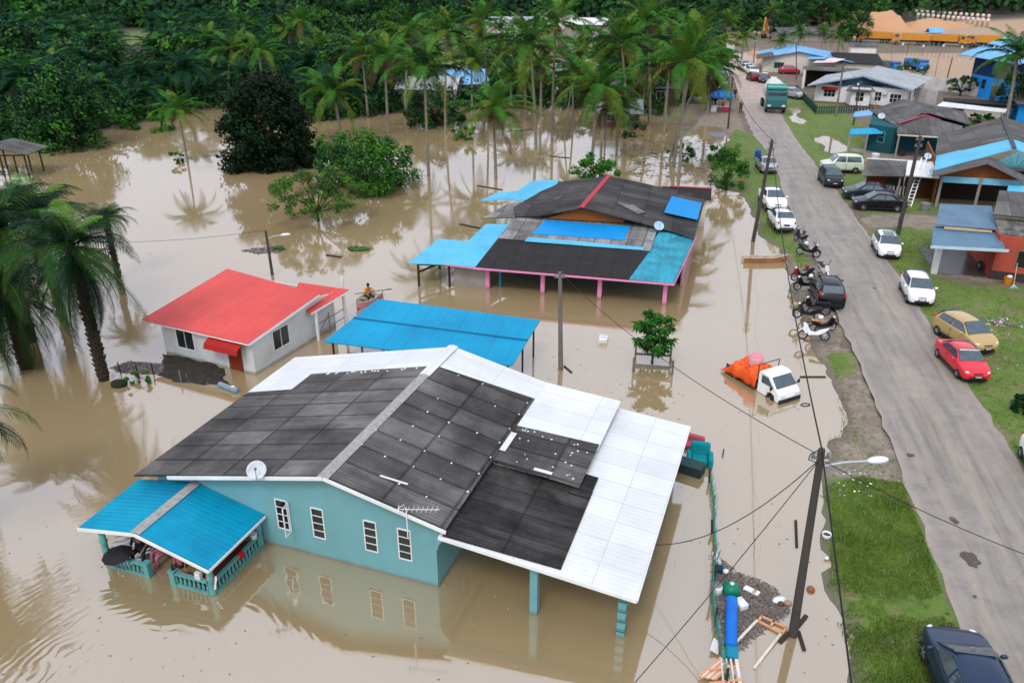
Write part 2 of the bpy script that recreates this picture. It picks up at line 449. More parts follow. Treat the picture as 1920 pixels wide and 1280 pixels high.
def ground_material():
    m = bpy.data.materials.new('ground'); m.use_nodes = True; T = m.node_tree; N = T.nodes; L = T.links; b = N['Principled BSDF']
    tc = N.new('ShaderNodeTexCoord'); at = N.new('ShaderNodeAttribute'); at.attribute_name = 'cover'
    sp = N.new('ShaderNodeSeparateColor'); L.new(at.outputs['Color'], sp.inputs[0])
    def noise(s, d=8, r=.65):
        n = N.new('ShaderNodeTexNoise'); n.inputs['Scale'].default_value = s; n.inputs['Detail'].default_value = d; n.inputs['Roughness'].default_value = r
        L.new(tc.outputs['Object'], n.inputs[0]); return n.outputs['Fac']
    def mr(f, lo, hi):
        n = N.new('ShaderNodeMapRange'); L.new(f, n.inputs[0]); n.inputs[1].default_value = lo; n.inputs[2].default_value = hi; return n.outputs[0]
    def ma(op, a, c):
        n = N.new('ShaderNodeMath', ); n.operation = op
        for i, q in enumerate((a, c)):
            if isinstance(q, (int, float)): n.inputs[i].default_value = q
            else: L.new(q, n.inputs[i])
        return n.outputs[0]
    def mix(f, a, c):
        n = N.new('ShaderNodeMix'); n.data_type = 'RGBA'; L.new(f, n.inputs[0])
        for i, q in ((6, a), (7, c)):
            if isinstance(q, tuple): n.inputs[i].default_value = (*q, 1)
            else: L.new(q, n.inputs[i])
        return n.outputs[2]
    mud = mix(mr(noise(.5), .35, .65), (.20,.15,.10), (.11,.085,.055))
    mud = mix(mr(noise(6.0), .5, .75), mud, (.05,.05,.03))
    g1 = mix(mr(noise(.35), .35, .65), (.085,.155,.016), (.14,.20,.025))
    g1 = mix(mr(noise(3.2), .48, .68), g1, (.05,.11,.012))
    g1 = mix(mr(noise(1.3), .50, .66), g1, (.19,.15,.08))
    g1 = mix(mr(noise(22, 4), .52, .75), g1, (.035,.075,.008))
    s1 = mix(mr(noise(1.2), .35, .65), (.30,.25,.20), (.17,.14,.10))
    s1 = mix(mr(noise(30, 3), .5, .7), s1, (.10,.085,.07))
    s1 = mix(mr(noise(3.0), .55, .66), s1, (.09,.11,.035))
    s1 = mix(mr(noise(6.0, 5), .56, .70), s1, (.07,.06,.05))
    s1 = mix(mr(noise(2.3), .56, .70), s1, (.36,.22,.10))
    e1 = mix(mr(noise(.12), .4, .6), (.36,.25,.17), (.40,.24,.13))
    e1 = mix(mr(noise(.8), .45, .7), e1, (.30,.25,.19))
    pert = ma('MULTIPLY', ma('SUBTRACT', noise(1.6), .5), 1.1)
    pert2 = ma('MULTIPLY', ma('SUBTRACT', noise(9, 4), .5), .5)
    pt = ma('ADD', pert, pert2)
    c = mix(mr(ma('ADD', sp.outputs[2], pt), .45, .6), mud, e1)
    c = mix(mr(ma('ADD', sp.outputs[1], pt), .42, .6), c, s1)
    c = mix(mr(ma('ADD', sp.outputs[0], pt), .42, .58), c, g1)
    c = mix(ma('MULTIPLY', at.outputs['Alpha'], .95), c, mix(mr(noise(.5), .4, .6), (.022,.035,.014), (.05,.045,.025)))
    # wet dark rim just above the water
    ge = N.new('ShaderNodeNewGeometry'); sz = N.new('ShaderNodeSeparateXYZ'); L.new(ge.outputs['Position'], sz.inputs[0])
    c = mix(mr(sz.outputs[2], .06, .0), c, (.13,.11,.085))
    L.new(c, b.inputs['Base Color']); b.inputs['Roughness'].default_value = .9
    bp = N.new('ShaderNodeBump'); bp.inputs['Strength'].default_value = .6; bp.inputs['Distance'].default_value = .06
    L.new(noise(14, 6), bp.inputs['Height']); L.new(bp.outputs[0], b.inputs['Normal'])
    return m
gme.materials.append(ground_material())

def water_material():
    m = bpy.data.materials.new('flood_water'); m.use_nodes = True; T = m.node_tree; N = T.nodes; L = T.links; b = N['Principled BSDF']
    tc = N.new('ShaderNodeTexCoord')
    def noise(s, d=4, vec=None, r=.5):
        n = N.new('ShaderNodeTexNoise'); n.inputs['Scale'].default_value = s; n.inputs['Detail'].default_value = d; n.inputs['Roughness'].default_value = r
        L.new(vec or tc.outputs['Object'], n.inputs[0]); return n.outputs['Fac']
    def mr(f, lo, hi, a=0., c=1.):
        n = N.new('ShaderNodeMapRange'); L.new(f, n.inputs[0]); n.inputs[1].default_value = lo; n.inputs[2].default_value = hi
        n.inputs[3].default_value = a; n.inputs[4].default_value = c; return n.outputs[0]
    mxn = N.new('ShaderNodeMix'); mxn.data_type = 'RGBA'
    L.new(mr(noise(.06, 5), .35, .65), mxn.inputs[0]); mxn.inputs[6].default_value = (.325,.24,.125,1); mxn.inputs[7].default_value = (.285,.21,.11,1)
    L.new(mxn.outputs[2], b.inputs['Base Color'])
    L.new(mr(noise(.22, 6), .45, .7, .03, .11), b.inputs['Roughness']); b.inputs['IOR'].default_value = 3.25; b.inputs['Specular IOR Level'].default_value = .5
    # gentle swell everywhere, short ripples where people stir the water by the porch
    vm = N.new('ShaderNodeVectorMath'); vm.operation = 'DISTANCE'; L.new(tc.outputs['Object'], vm.inputs[0]); vm.inputs[1].default_value = (-13.5, 15.5, 0)
    near = mr(vm.outputs['Value'], 2.0, 10.0, 1.0, 0.0)
    wv = N.new('ShaderNodeTexWave'); wv.wave_type = 'RINGS'; wv.rings_direction = 'Z'; wv.inputs['Scale'].default_value = 1.1; wv.inputs['Distortion'].default_value = 9.0
    wv.inputs['Detail'].default_value = 2.5; wv.inputs['Detail Scale'].default_value = .8
    mp = N.new('ShaderNodeMapping'); L.new(tc.outputs['Object'], mp.inputs[0]); mp.inputs['Location'].default_value = (10.5, -16.2, 0); L.new(mp.outputs[0], wv.inputs[0])
    m1 = N.new('ShaderNodeMath'); m1.operation = 'MULTIPLY'; L.new(wv.outputs['Fac'], m1.inputs[0]); L.new(near, m1.inputs[1]); near.node.inputs[3].default_value = .45
    m2 = N.new('ShaderNodeMath'); m2.operation = 'MULTIPLY_ADD'; L.new(noise(.5, 3), m2.inputs[0]); m2.inputs[1].default_value = .35; L.new(m1.outputs[0], m2.inputs[2])
    m3 = N.new('ShaderNodeMath'); m3.operation = 'MULTIPLY_ADD'; L.new(noise(5, 2), m3.inputs[0]); m3.inputs[1].default_value = .03; L.new(m2.outputs[0], m3.inputs[2])
    bp = N.new('ShaderNodeBump'); bp.inputs['Strength'].default_value = .32; bp.inputs['Distance'].default_value = .03
    L.new(m3.outputs[0], bp.inputs['Height']); L.new(bp.outputs[0], b.inputs['Normal'])
    return m
wb = MB(); wb.add([(-2400,-1400,0),(2400,-1400,0),(2400,290,0),(-2400,290,0)], [(0,1,2,3)])
water = wb.build('flood_water', water_material()); water['kind'] = 'structure'

# road: strip of small quads with a ragged edge
def road_mesh():
    NS = 260
    def resample(l, n):
        P = np.array(l); d = np.r_[0, np.cumsum(np.hypot(*np.diff(P, axis=0).T))]; t = np.linspace(0, d[-1], n)
        return np.stack([np.interp(t, d, P[:, 0]), np.interp(t, d, P[:, 1])], 1)
    A = resample(RL, NS); B = resample(RR, NS); K = 14
    # smooth
    for arr in (A, B):
        for _ in range(4): arr[1:-1] = (arr[:-2]+2*arr[1:-1]+arr[2:])/4
    vs = []; rng = random.Random(3)
    for i in range(NS):
        for k in range(K+1):
            t = k/K; p = A[i]*(1-t)+B[i]*t
            j = (rng.random()-.5)*.22 if k in (0, K) else 0
            z = LAND+.012+.05*math.sin(math.pi*t)-(.03 if k in (0, K) else 0)
            vs.append((p[0]+j, p[1], z))
    fs = [(i*(K+1)+k, i*(K+1)+k+1, (i+1)*(K+1)+k+1, (i+1)*(K+1)+k) for i in range(NS-1) for k in range(K)]
    uv = [(k/K, i) for i in range(NS) for k in range(K+1)]
    b = MB(); b.add(vs, fs, 0, uv); return b
def road_material():
    m = bpy.data.materials.new('asphalt'); m.use_nodes = True; T = m.node_tree; N = T.nodes; L = T.links; b = N['Principled BSDF']
    tc = N.new('ShaderNodeTexCoord')
    def noise(s, d=8, vec=None, r=.65):
        n = N.new('ShaderNodeTexNoise'); n.inputs['Scale'].default_value = s; n.inputs['Detail'].default_value = d; n.inputs['Roughness'].default_value = r
        L.new(vec or tc.outputs['Object'], n.inputs[0]); return n.outputs['Fac']
    def mr(f, lo, hi, a=0., c=1.):
        n = N.new('ShaderNodeMapRange'); L.new(f, n.inputs[0]); n.inputs[1].default_value = lo; n.inputs[2].default_value = hi; n.inputs[3].default_value = a; n.inputs[4].default_value = c; return n.outputs[0]
    def mix(f, a, c):
        n = N.new('ShaderNodeMix'); n.data_type = 'RGBA'; L.new(f, n.inputs[0])
        for i, q in ((6, a), (7, c)):
            if isinstance(q, tuple): n.inputs[i].default_value = (*q, 1)
            else: L.new(q, n.inputs[i])
        return n.outputs[2]
    c = mix(mr(noise(.25), .35, .65), (.235,.212,.18), (.295,.265,.225))
    c = mix(mr(noise(1.5), .45, .7), c, (.20,.175,.15))
    c = mix(mr(noise(45, 2), .5, .75), c, (.12,.11,.10))
    # long wheel marks and tan silt along the lane, from the across-road coordinate
    mp = N.new('ShaderNodeMapping'); L.new(tc.outputs['UV'], mp.inputs[0]); mp.inputs['Scale'].default_value = (7, .07, 1)
    c = mix(mr(noise(1.0, 7, mp.outputs[0]), .47, .66, 0, .75), c, (.34,.275,.21))
    mp2 = N.new('ShaderNodeMapping'); L.new(tc.outputs['UV'], mp2.inputs[0]); mp2.inputs['Scale'].default_value = (11, .12, 1); mp2.inputs['Location'].default_value = (3, 5, 0)
    c = mix(mr(noise(1.0, 7, mp2.outputs[0]), .50, .68, 0, .65), c, (.12,.11,.10))
    # cracks
    vo = N.new('ShaderNodeTexVoronoi'); vo.feature = 'DISTANCE_TO_EDGE'; vo.inputs['Scale'].default_value = .55; L.new(tc.outputs['Object'], vo.inputs[0])
    ck = mr(vo.outputs['Distance'], .0, .009, .35, 0)
    mm = N.new('ShaderNodeMath'); mm.operation = 'MULTIPLY'; L.new(ck, mm.inputs[0]); L.new(mr(noise(.5, 3), .5, .6), mm.inputs[1])
    c = mix(mm.outputs[0], c, (.07,.06,.055))
    # silty edge
    sp = N.new('ShaderNodeSeparateXYZ'); L.new(tc.outputs['UV'], sp.inputs[0])
    ab = N.new('ShaderNodeMath'); ab.operation = 'SUBTRACT'; L.new(sp.outputs[0], ab.inputs[0]); ab.inputs[1].default_value = .5
    a2 = N.new('ShaderNodeMath'); a2.operation = 'ABSOLUTE'; L.new(ab.outputs[0], a2.inputs[0])
    a3 = N.new('ShaderNodeMath'); a3.operation = 'MULTIPLY_ADD'; L.new(noise(.8), a3.inputs[0]); a3.inputs[1].default_value = .16; L.new(a2.outputs[0], a3.inputs[2])
    c = mix(mr(a3.outputs[0], .5, .6, 0, .75), c, (.33,.28,.235))
    # far end of the road is covered in reddish silt
    sy = N.new('ShaderNodeSeparateXYZ'); L.new(tc.outputs['Object'], sy.inputs[0])
    c = mix(mr(sy.outputs[1], 95, 150, 0, .85), c, (.46,.33,.27))
    L.new(c, b.inputs['Base Color'])
    L.new(mr(noise(.6), .3, .7, .42, .75), b.inputs['Roughness'])
    bp = N.new('ShaderNodeBump'); bp.inputs['Strength'].default_value = .35; bp.inputs['Distance'].default_value = .02
    L.new(noise(60, 3), bp.inputs['Height']); L.new(bp.outputs[0], b.inputs['Normal'])
    return m
road = road_mesh().build('road', road_material()); road['kind'] = 'structure'
for p_ in road.data.polygons: p_.use_smooth = True

def road_patch(px, py, rx, ry, label, seed):
    c = G(px, py, LAND+.075); b = MB(); n = 16; rng = random.Random(seed); vs = []
    for k in range(n):
        a = 2*math.pi*k/n; r_ = rng.uniform(.7, 1.15); vs.append((c.x+math.cos(a)*rx*r_, c.y+math.sin(a)*ry*r_, c.z))
    b.add(vs, [tuple(range(n))]); o = b.build('pothole', M('pothole', (.06,.052,.045), (.12,.10,.085), scale=7, rough=.9, bump=.4)); o['kind'] = 'structure'
road_patch(1820,1047,.28,.42,'',1); road_patch(1707,852,.14,.12,'',2); road_patch(1828,1117,.07,.06,'',3); road_patch(1790,975,.12,.25,'',4); road_patch(1640,540,.1,.12,'',5)

# grass blades on the near verges: one stuff object
def on_road(x, y): return poly_sd(np.array([x]), np.array([y]), roadpoly)[0]
def grass_blades():
    rng = np.random.RandomState(5); vs = []; fs = []
    areas = [([(1580,1295),(1530,900),(1620,885),(1700,905),(1860,1295)], 46000), ([(1330,350),(1325,285),(1380,245),(1490,430),(1487,480),(1450,470),(1425,445),(1390,360)], 5000),
             ([(1680,505),(1750,520),(1920,560),(2050,650),(2100,1100),(1905,860),(1743,610)], 15000), ([(1625,430),(1690,425),(1750,440),(1750,520),(1677,503)], 4000),
             ([(1460,190),(1530,185),(1620,240),(1615,350),(1580,360),(1533,320)], 5000), ([(1540,655),(1600,655),(1700,900),(1560,860)], 3500)]
    for pxs, n in areas:
        poly = [G2(x, y, LAND) for x, y in pxs]; P = np.array(poly)
        X = rng.uniform(P[:,0].min(), P[:,0].max(), n*2); Y = rng.uniform(P[:,1].min(), P[:,1].max(), n*2)
        k = poly_sd(X, Y, poly) > 0; X = X[k][:n]; Y = Y[k][:n]
        cl = fbm(X, Y, .8, 21); fl = poly_sd(X, Y, FLOOD)+(cl-.5)*1.2; rd = poly_sd(X, Y, roadpoly)
        k = (fl < -.08) & (rd < -.1) & (cl > .30) & (rng.rand(len(X)) < cl*1.4)
        X, Y, cl = X[k], Y[k], cl[k]
        zz = np.clip(-poly_sd(X, Y, FLOOD)*.11, -.02, LAND)
        for x, y, c, z in zip(X, Y, cl, zz):
            h = .05+.16*rng.rand()*c*(2 if rng.rand() < .06 else 1); a = rng.rand()*6.28; w_ = .012+.012*rng.rand(); lx, ly = (rng.rand(2)-.5)*h*1.1
            i = len(vs)
            vs += [(x-w_*math.cos(a), y-w_*math.sin(a), z-.02), (x+w_*math.cos(a), y+w_*math.sin(a), z-.02), (x+lx, y+ly, z+h)]; fs.append((i, i+1, i+2))
    b = MB(); b.add(vs, fs); return b
gb = grass_blades().build('grass', M('grass_blade', (.16,.245,.035), (.08,.145,.025), scale=.7, rough=.6))
tag(gb, 'short green grass on the road verges and house yards', 'grass', kind='stuff')
# ================================================================== BUILDING KIT
GLASS = M('dark_glass', (.012,.014,.016), rough=.12, spec=.6)
WHITEP = S('white_paint', '#e4e6e6', scale=1.5, rough=.5, dirt=.18, dirtc=(.45,.43,.38), dscale=1.2)
CREAM = S('cream_render', '#d6d0c2', scale=1.0, rough=.85, dirt=.35, dirtc=(.33,.29,.22), dscale=.8, bump=.1)
DARKW = S('dark_timber', '#3a2f28', scale=4, rough=.85, bump=.2)
STEEL = S('grey_steel', '#8b8f90', scale=2, rough=.45, metal=.6)
BLACK = M('black_plastic', (.018,.018,.02), rough=.45)
CONC = S('concrete', '#9a968e', scale=1.5, rough=.9, dirt=.4, dirtc=(.12,.11,.09), bump=.2)
ORANGEW = S('varnished_planks', '#8a4f1d', scale=3, rough=.6, dirt=.3, dirtc=(.10,.045,.015), dscale=2.5)

def wall(parent, p, q, prof, mat, th=.12, name='wall', world=False):
    """wall in the vertical plane from p to q (2-D); prof = [(distance along, z)...] polygon, thickness behind"""
    p = Vector((p[0], p[1], 0)); q = Vector((q[0], q[1], 0)); d = (q-p).normalized(); n = Vector((-d.y, d.x, 0))
    a = [p+d*s+Vector((0,0,z)) for s, z in prof]; b_ = [v+n*th for v in a]; k = len(prof)
    mb = MB(); mb.add(a+b_, [tuple(range(k)), tuple(range(2*k-1, k-1, -1))]+[(i, k+i, k+(i+1) % k, (i+1) % k) for i in range(k)])
    return mb.build(name, mat, parent, world)
def window(parent, p, d, w, h, nx=1, nz=3, fm=None, gm=None, fw=.05, name='window', world=False, proud=.035):
    """window centred on p (3-D, on the wall face); d = unit direction along the wall, outward = d rotated -90"""
    p = Vector(p); d = Vector((d[0], d[1], 0)).normalized(); out = Vector((d.y, -d.x, 0)); z = Vector((0,0,1))
    fm = fm or WHITEP; gm = gm or GLASS
    b = MB()
    for i in range(nx+1):
        x = -w/2+w*i/nx; b.bar(p+d*x-z*(h/2+fw/2)+out*proud*.5, p+d*x+z*(h/2+fw/2)+out*proud*.5, fw if i in (0, nx) else fw*.6, proud, up=out)
    for k in range(nz+1):
        zz = -h/2+h*k/nz; b.bar(p-d*(w/2-.002)+z*zz+out*(proud*.5+.002), p+d*(w/2-.002)+z*zz+out*(proud*.5+.002), proud, fw if k in (0, nz) else fw*.5)
    f = b.build(name, fm, parent, world)
    g = MB(); g.bar(p-d*(w/2-.001)+out*.006, p+d*(w/2-.001)+out*.006, .014, h-.002)
    g.build('pane', gm, f, world)
    return f

# ================================================================== TEAL HOUSE IN FRONT
TEAL = S('teal_render', '#6ea2a8', scale=.7, rough=.8, var=.9, mudline=.12, dirt=.15, dirtc=(.10,.22,.19), dscale=.5, bump=.05)
ROOFG = M('old_cement_sheet', (.185,.175,.168), (.060,.057,.054), scale=.45, rough=.85, dirt=.85, dirtc=(.02,.019,.018), dscale=.26, corr=.13, corrb=.7,
          seam=(1.02, 2.05, .085), seamc=(.004,.004,.004), streak=.5, bump=.3, cell=.4)
ROOFD = M('blackened_cement_sheet', (.075,.07,.067), (.025,.023,.022), scale=.8, rough=.9, dirt=.6, dirtc=(.008,.007,.007), dscale=.8, corr=.13, corrb=.9,
          seam=(1.02, 1.9, .06), seamc=(.006,.006,.006), streak=.8, bump=.3, cell=.3)
ROOFW = M('new_white_sheet', (.68,.69,.69), (.58,.60,.60), scale=.6, rough=.45, corr=.20, corrb=.12, cell=.05, seam=(1.02, 2.4, .022), seamc=(.32,.33,.35), dirt=.25, dirtc=(.42,.41,.38), dscale=.4)
ROOFB = M('blue_painted_sheet', (.002,.30,.46), (.002,.25,.40), scale=.35, rough=.42, corr=.20, corrb=.12, dirt=.55, dirtc=(.008,.06,.17), dscale=.28, spec=.1)
CAPG = S('mortar_cap', '#a3a09c', scale=5, rough=.9, dirt=.5, dirtc=(.07,.065,.06), dscale=6)
WFASC = S('white_fascia', '#e9ecec', rough=.5, scale=1, dirt=.15, dirtc=(.4,.42,.42))

def teal_house():
    t = thing('teal_house', 'teal rendered house with black and white sheet roof, nearest the camera', 'house', G(822,1101), R(19.83))
    xl, xr, yb = -10.8, 0.0, 9.2
    zr = 3.58
    zs = lambda x: (3.62-.24*(x+3.6)) if x > -3.6 else 3.62+.229*(x+3.6)
    fw_ = wall(t, (xl, 0), (xr, 0), [(0,-1), (10.8,-1), (10.8, zs(0)-.06), (7.2, zr-.02), (0, zs(xl)-.06)], TEAL, .14)
    wall(t, (xr, .0), (xr, yb), [(.145,-1), (yb,-1), (yb, zs(0)-.06), (.145, zs(0)-.06)], TEAL, .14)
    wall(t, (xr, yb), (xl, yb), [(0,-1), (10.8,-1), (10.8, zs(xl)-.06), (7.2-3.6*0, 2.0), (3.6, zr-.03), (0, zs(0)-.06)], TEAL, .14)
    wall(t, (xl, yb), (xl, 0.15), [(.15,-1), (yb-.16,-1), (yb-.16, zs(xl)-.08), (.15, zs(xl)-.08)], TEAL, .14)
    for x in (-5.65, -4.27, -2.32, -1.10):
        wn = window(t, (x, -.0, 1.43), (1,0), .44, 1.18, 1, 4, WFASC, GLASS, .036)
    # an opened casement leaf on the left window
    leaf = MB(); leaf.bar((-5.36,-.03,.86), (-5.30,-.42,.86), .03); leaf.bar((-5.36,-.03,2.0), (-5.30,-.42,2.0), .03); leaf.bar((-5.30,-.42,.86), (-5.30,-.42,2.0), .035); leaf.bar((-5.36,-.03,.86),(-5.36,-.03,2.0),.03)
    leaf.build('window_leaf', WFASC, t)
    window(t, (0.0, 2.2, 1.7), (0,1), .5, 1.0, 1, 3, WFASC, GLASS)
    # roof planes
    L0 = (-11.4,-.4,zs(-11.4)); L1 = (-11.55,9.65,zs(-11.4)); R0 = (-3.6,-.4,3.65); R1 = (-3.6,9.65,3.65)
    up = lambda x, z=0: 3.65-.235*(x+3.6)+z if x < .5 else 2.685-.09*(x-.5)+z
    lf = lambda x, z=0: 3.65+.229*(x+3.6)+z
    cp = lambda x, z=0: 2.45-.098*(x-.5)+z
    b = MB()
    b.slab([(-3.6,7.2,3.65),(-3.6,9.65,3.65),(-11.55,9.65,lf(-11.5)),(-11.52,5.9,lf(-11.5)),(-9.2,5.9,lf(-9.2)),(-9.2,7.2,lf(-9.2))], .05)
    b.slab([(-3.6,7.2,3.65),(-3.6,9.7,3.65),(.5,9.7,up(.5)),(.5,7.2,up(.5))], .05)
    b.slab([(.5,5.9,up(.5)),(.5,9.7,up(.5)),(3.62,9.7,up(3.62)),(3.62,5.9,up(3.62))], .05)
    b.build('white_roof', ROOFW, t)
    b = MB(); b.slab([(.3,-.42,cp(.3)),(.3,9.55,cp(.3)),(6.4,9.6,cp(6.4)),(6.4,-.42,cp(6.4))], .05)
    b.build('carport_roof', ROOFW, t)
    b = MB()
    b.slab([(-3.58,-.38,lf(-3.6,.03)),(-3.58,7.75,lf(-3.6,.03)),(-9.3,7.6,lf(-9.3,.03)),(-9.3,6.15,lf(-9.3,.03)),(-11.46,6.05,lf(-11.46,.03)),(-11.46,-.38,lf(-11.46,.03))], .045)
    b.slab([(-3.62,-.38,up(-3.62,.03)),(-3.62,7.8,up(-3.62,.03)),(.5,8.2,up(.5,.03)),(.5,-.38,up(.5,.03))], .045)
    b.slab([(.5,3.62,up(.5,.035)),(.5,6.05,up(.5,.035)),(3.6,6.25,up(3.6,.035)),(3.62,3.45,up(3.62,.035))], .04)
    GB = b
    b = MB(); b.slab([(.42,-.40,cp(.42,.04)),(.40,3.72,cp(.4,.04)),(4.02,3.80,cp(4.02,.04)),(4.10,-.22,cp(4.1,.04))], .04)
    b.slab([(3.3,3.3,cp(3.3,.07)),(3.3,4.6,cp(3.3,.07)),(4.0,4.6,cp(4.0,.07)),(4.02,3.3,cp(4.02,.07))], .03)
    b.build('dark_roof', ROOFD, t)
    # ridge caps
    b = MB()
    for s in (-1, 1):
        b.slab([(-3.6,-.42,3.71),(-3.6,6.9,3.71),(-3.6+s*.2,6.9,3.71-.048),(-3.6+s*.2,-.42,3.71-.048)], .02)
    b.build('ridge_cap', CAPG, t)
    b = MB()
    for s in (-1, 1):
        b.slab([(-3.6,6.9,3.72),(-3.6,9.7,3.72),(-3.6+s*.22,9.7,3.72-.05),(-3.6+s*.22,6.9,3.72-.05)], .02)
    b.build('white_ridge_cap', ROOFW, t)
    b = MB(); b.slab([(.5,4.25,up(.5,.07)),(.5,5.5,up(.5,.07)),(.72,5.5,up(.7,.07)),(.72,4.25,up(.7,.07))], .015); b.build('flashing', ROOFW, t)
    b = MB(); b.slab([(1.95,3.66,up(2,.07)),(1.95,3.82,up(2,.07)),(2.6,3.82,up(2.6,.07)),(2.6,3.66,up(2.6,.07))], .015); b.build('flashing', ROOFW, t)
    b = MB(); b.slab([(-2.2,.62,up(-2.2,.045)),(-2.2,.70,up(-2.2,.045)),(-1.3,.84,up(-1.3,.045)),(-1.3,.76,up(-1.3,.045))], .008); b.build('flashing', ROOFW, t)
    # blobs of white sealant at the sheet laps
    rng = random.Random(4); b = GB
    for i in range(8):
        for j, x in enumerate((-3.45, -2.5, -1.56, -.55, .38)):
            if rng.random() < .2: continue
            y = .62+i*1.02+rng.uniform(-.05,.05); b.ball((x+rng.uniform(-.05,.05), y, up(x,.035)), .032+.016*rng.random(), 7, 4, sq=(1,1.2,.35), mi=1)
    for i in range(26):
        x = rng.uniform(.7, 3.4); y = rng.choice((4.0, 4.6, 5.1, 5.65, 6.0))+rng.uniform(-.2,.2); b.ball((x,y,up(x,.04)), .026+.022*rng.random(), 7, 4, sq=(1,1,.35), mi=1)
    for i in range(18):
        x = rng.uniform(-8.8, -4.2); y = 7.55+rng.uniform(-.1,.1); b.ball((x,y,lf(x,.035)), .04+.02*rng.random(), 7, 4, sq=(1,1,.35), mi=1)
    b.build('grey_roof', [ROOFG, M('sealant', (.62,.62,.6), rough=.6)], t)
    # fascia boards along the front gable
    b = MB()
    def fas(x0, z0, x1, z1, y=-.43, h=.13): b.bar((x0,y,z0-h/2+.03), (x1,y,z1-h/2+.03), .03, h)
    fas(-9.9, lf(-9.9), -3.6, 3.65); fas(-3.59, 3.65, .55, up(.55)); fas(.3, cp(.3)-.02, 6.4, cp(6.4), -.455)
    b.bar((6.425,-.46,cp(6.4)-.02), (6.425,9.6,cp(6.4)-.02), .03, .1)
    b.build('fascia', WFASC, t)
    # carport beam, arch bracket and columns
    b = MB(); b.bar((.0,-.02,2.42-.11), (6.1,-.02,1.78), .16, .2); b.bar((5.95,.1,1.74),(5.95,9.2,1.74),.14,.16); b.bar((3.2,.1,2.0),(3.2,9.2,2.0),.14,.14)
    b.build('carport_beam', TEAL, t)
    b = MB()
    arc = [(0,2.42),(.0,1.6)]+[(.08+.85*(1-math.cos(k*math.pi/12)), 1.6+.62*math.sin(k*math.pi/12)) for k in range(7)]+[(1.5,2.25)]
    b.extrude(arc, -.09, .06, 'XZ'); b.build('bracket', TEAL, t)
    for x, y, st in ((3.24,0,0),(5.95,.0,1),(5.95,4.6,0),(5.95,9.0,0),(3.24,9.0,0)):
        b = MB(); zt = 2.02 if x < 5 else 1.74; zt -= 0 if x > 5 else .05
        b.box((x,y,(zt-1.2)/2), (.24,.24,zt+1.2))
        b.box((x,y,zt-.09), (.34,.34,.1)); b.box((x,y,zt-.2), (.29,.29,.06))
        if st:
            for k in range(4): b.box((x,y,.25+k*.38), (.262,.262,.05), mi=1); b.box((x,y,.33+k*.38), (.262,.262,.02), mi=1)
        b.build('column', [TEAL, S('dark_teal', '#2f6d6b', rough=.7)], t)
    # ---- porch
    FL = (-11.45,-2.95,1.5); FR = (-6.35,-2.9,1.24); A0 = (-9.05,-2.92,1.92); A1 = (-9.1,-.02,1.92); BL = (-11.6,-.1,1.5); BR = (-6.35,-.02,1.24)
    b = MB(); b.slab([A0,A1,BL,FL], .05); b.slab([A0,A1,BR,FR], .05); b.build('porch_roof', ROOFB, t)
    b = MB()
    for s, ex in ((-1,(-9.24,)),(1,(-8.86,))):
        x = ex[0]; zz = 1.955-.04; b.slab([(-9.05,-2.93,1.965),(-9.1,-.03,1.965),(x-.03,-.03,zz-.005),(x,-2.93,zz-.005)], .015)
    b.build('porch_ridge_cap', CAPG, t)
    b = MB(); b.bar((FL[0],-2.97,1.45),(A0[0],-2.97,1.87),.03,.12); b.bar((A0[0],-2.97,1.87),(FR[0],-2.97,1.19),.03,.12); b.bar((FR[0]+.02,-2.98,1.19),(BR[0]+.02,-.05,1.19),.03,.09)
    b.build('porch_fascia', WFASC, t)
    TP = S('teal_turned', '#5f9f9b', rough=.7, var=.8)
    for x, y, zt in ((-10.75,-2.72,1.55),(-6.6,-2.68,1.2),(-6.62,-.15,1.2)):
        b = MB(); b.lathe((x,y,-1), [(.10,0),(.10,1.0),(.13,1.05),(.10,1.12),(.115,1.3),(.10,1.55),(.125,1.6),(.10,1.66),(.105,1.9),(.13,1.98),(.1,2.05),(.1,zt+.97)], 12)
        b.build('porch_post', TP, t, smooth=True)
    for nm, p, q in (('railing',(-10.72,-2.74),(-9.15,-2.72)),('railing',(-8.0,-2.72),(-6.72,-2.7)),('railing',(-6.56,-2.6),(-6.6,-.25))):
        b = MB(); b.bar((*p,.47),(*q,.47),.13,.07); b.bar((*p,.02),(*q,.02),.12,.06)
        n = int(math.hypot(q[0]-p[0],q[1]-p[1])/.17)
        for k in range(n+1):
            u = (k+.2)/(n+.4); x = p[0]+(q[0]-p[0])*u; y = p[1]+(q[1]-p[1])*u
            b.lathe((x,y,.0), [(.03,.05),(.045,.12),(.05,.2),(.03,.3),(.045,.38),(.03,.44)], 7)
        b.build(nm, TP, t)
    for x in (-9.1,-8.05):
        b = MB(); b.box((x,-2.72,-.1),(.2,.2,1.25)); b.box((x,-2.72,.55),(.24,.24,.06)); b.build('gate_pier', TP, t)
    b = MB(); b.box((-6.95,-1.5,.16),(.5,2.3,.08)); b.box((-7.3,-2.45,.16),(1.2,.35,.08)); b.box((-9.9,-1.0,.16),(1.6,.8,.08))
    for x, y in ((-6.8,-.6),(-6.8,-2.4),(-7.1,-2.4),(-7.1,-.6),(-10.5,-1.3),(-9.3,-1.3),(-9.3,-.7)): b.box((x,y,-.2),(.08,.08,.7))
    b.build('bench', S('red_brown_board', '#6d3524', scale=3, rough=.6), t)
    return t
TH = teal_house(); THM = MW[TH.name]
def thl(x, y, z): return THM @ Vector((x, y, z))
HD = R(19.83)
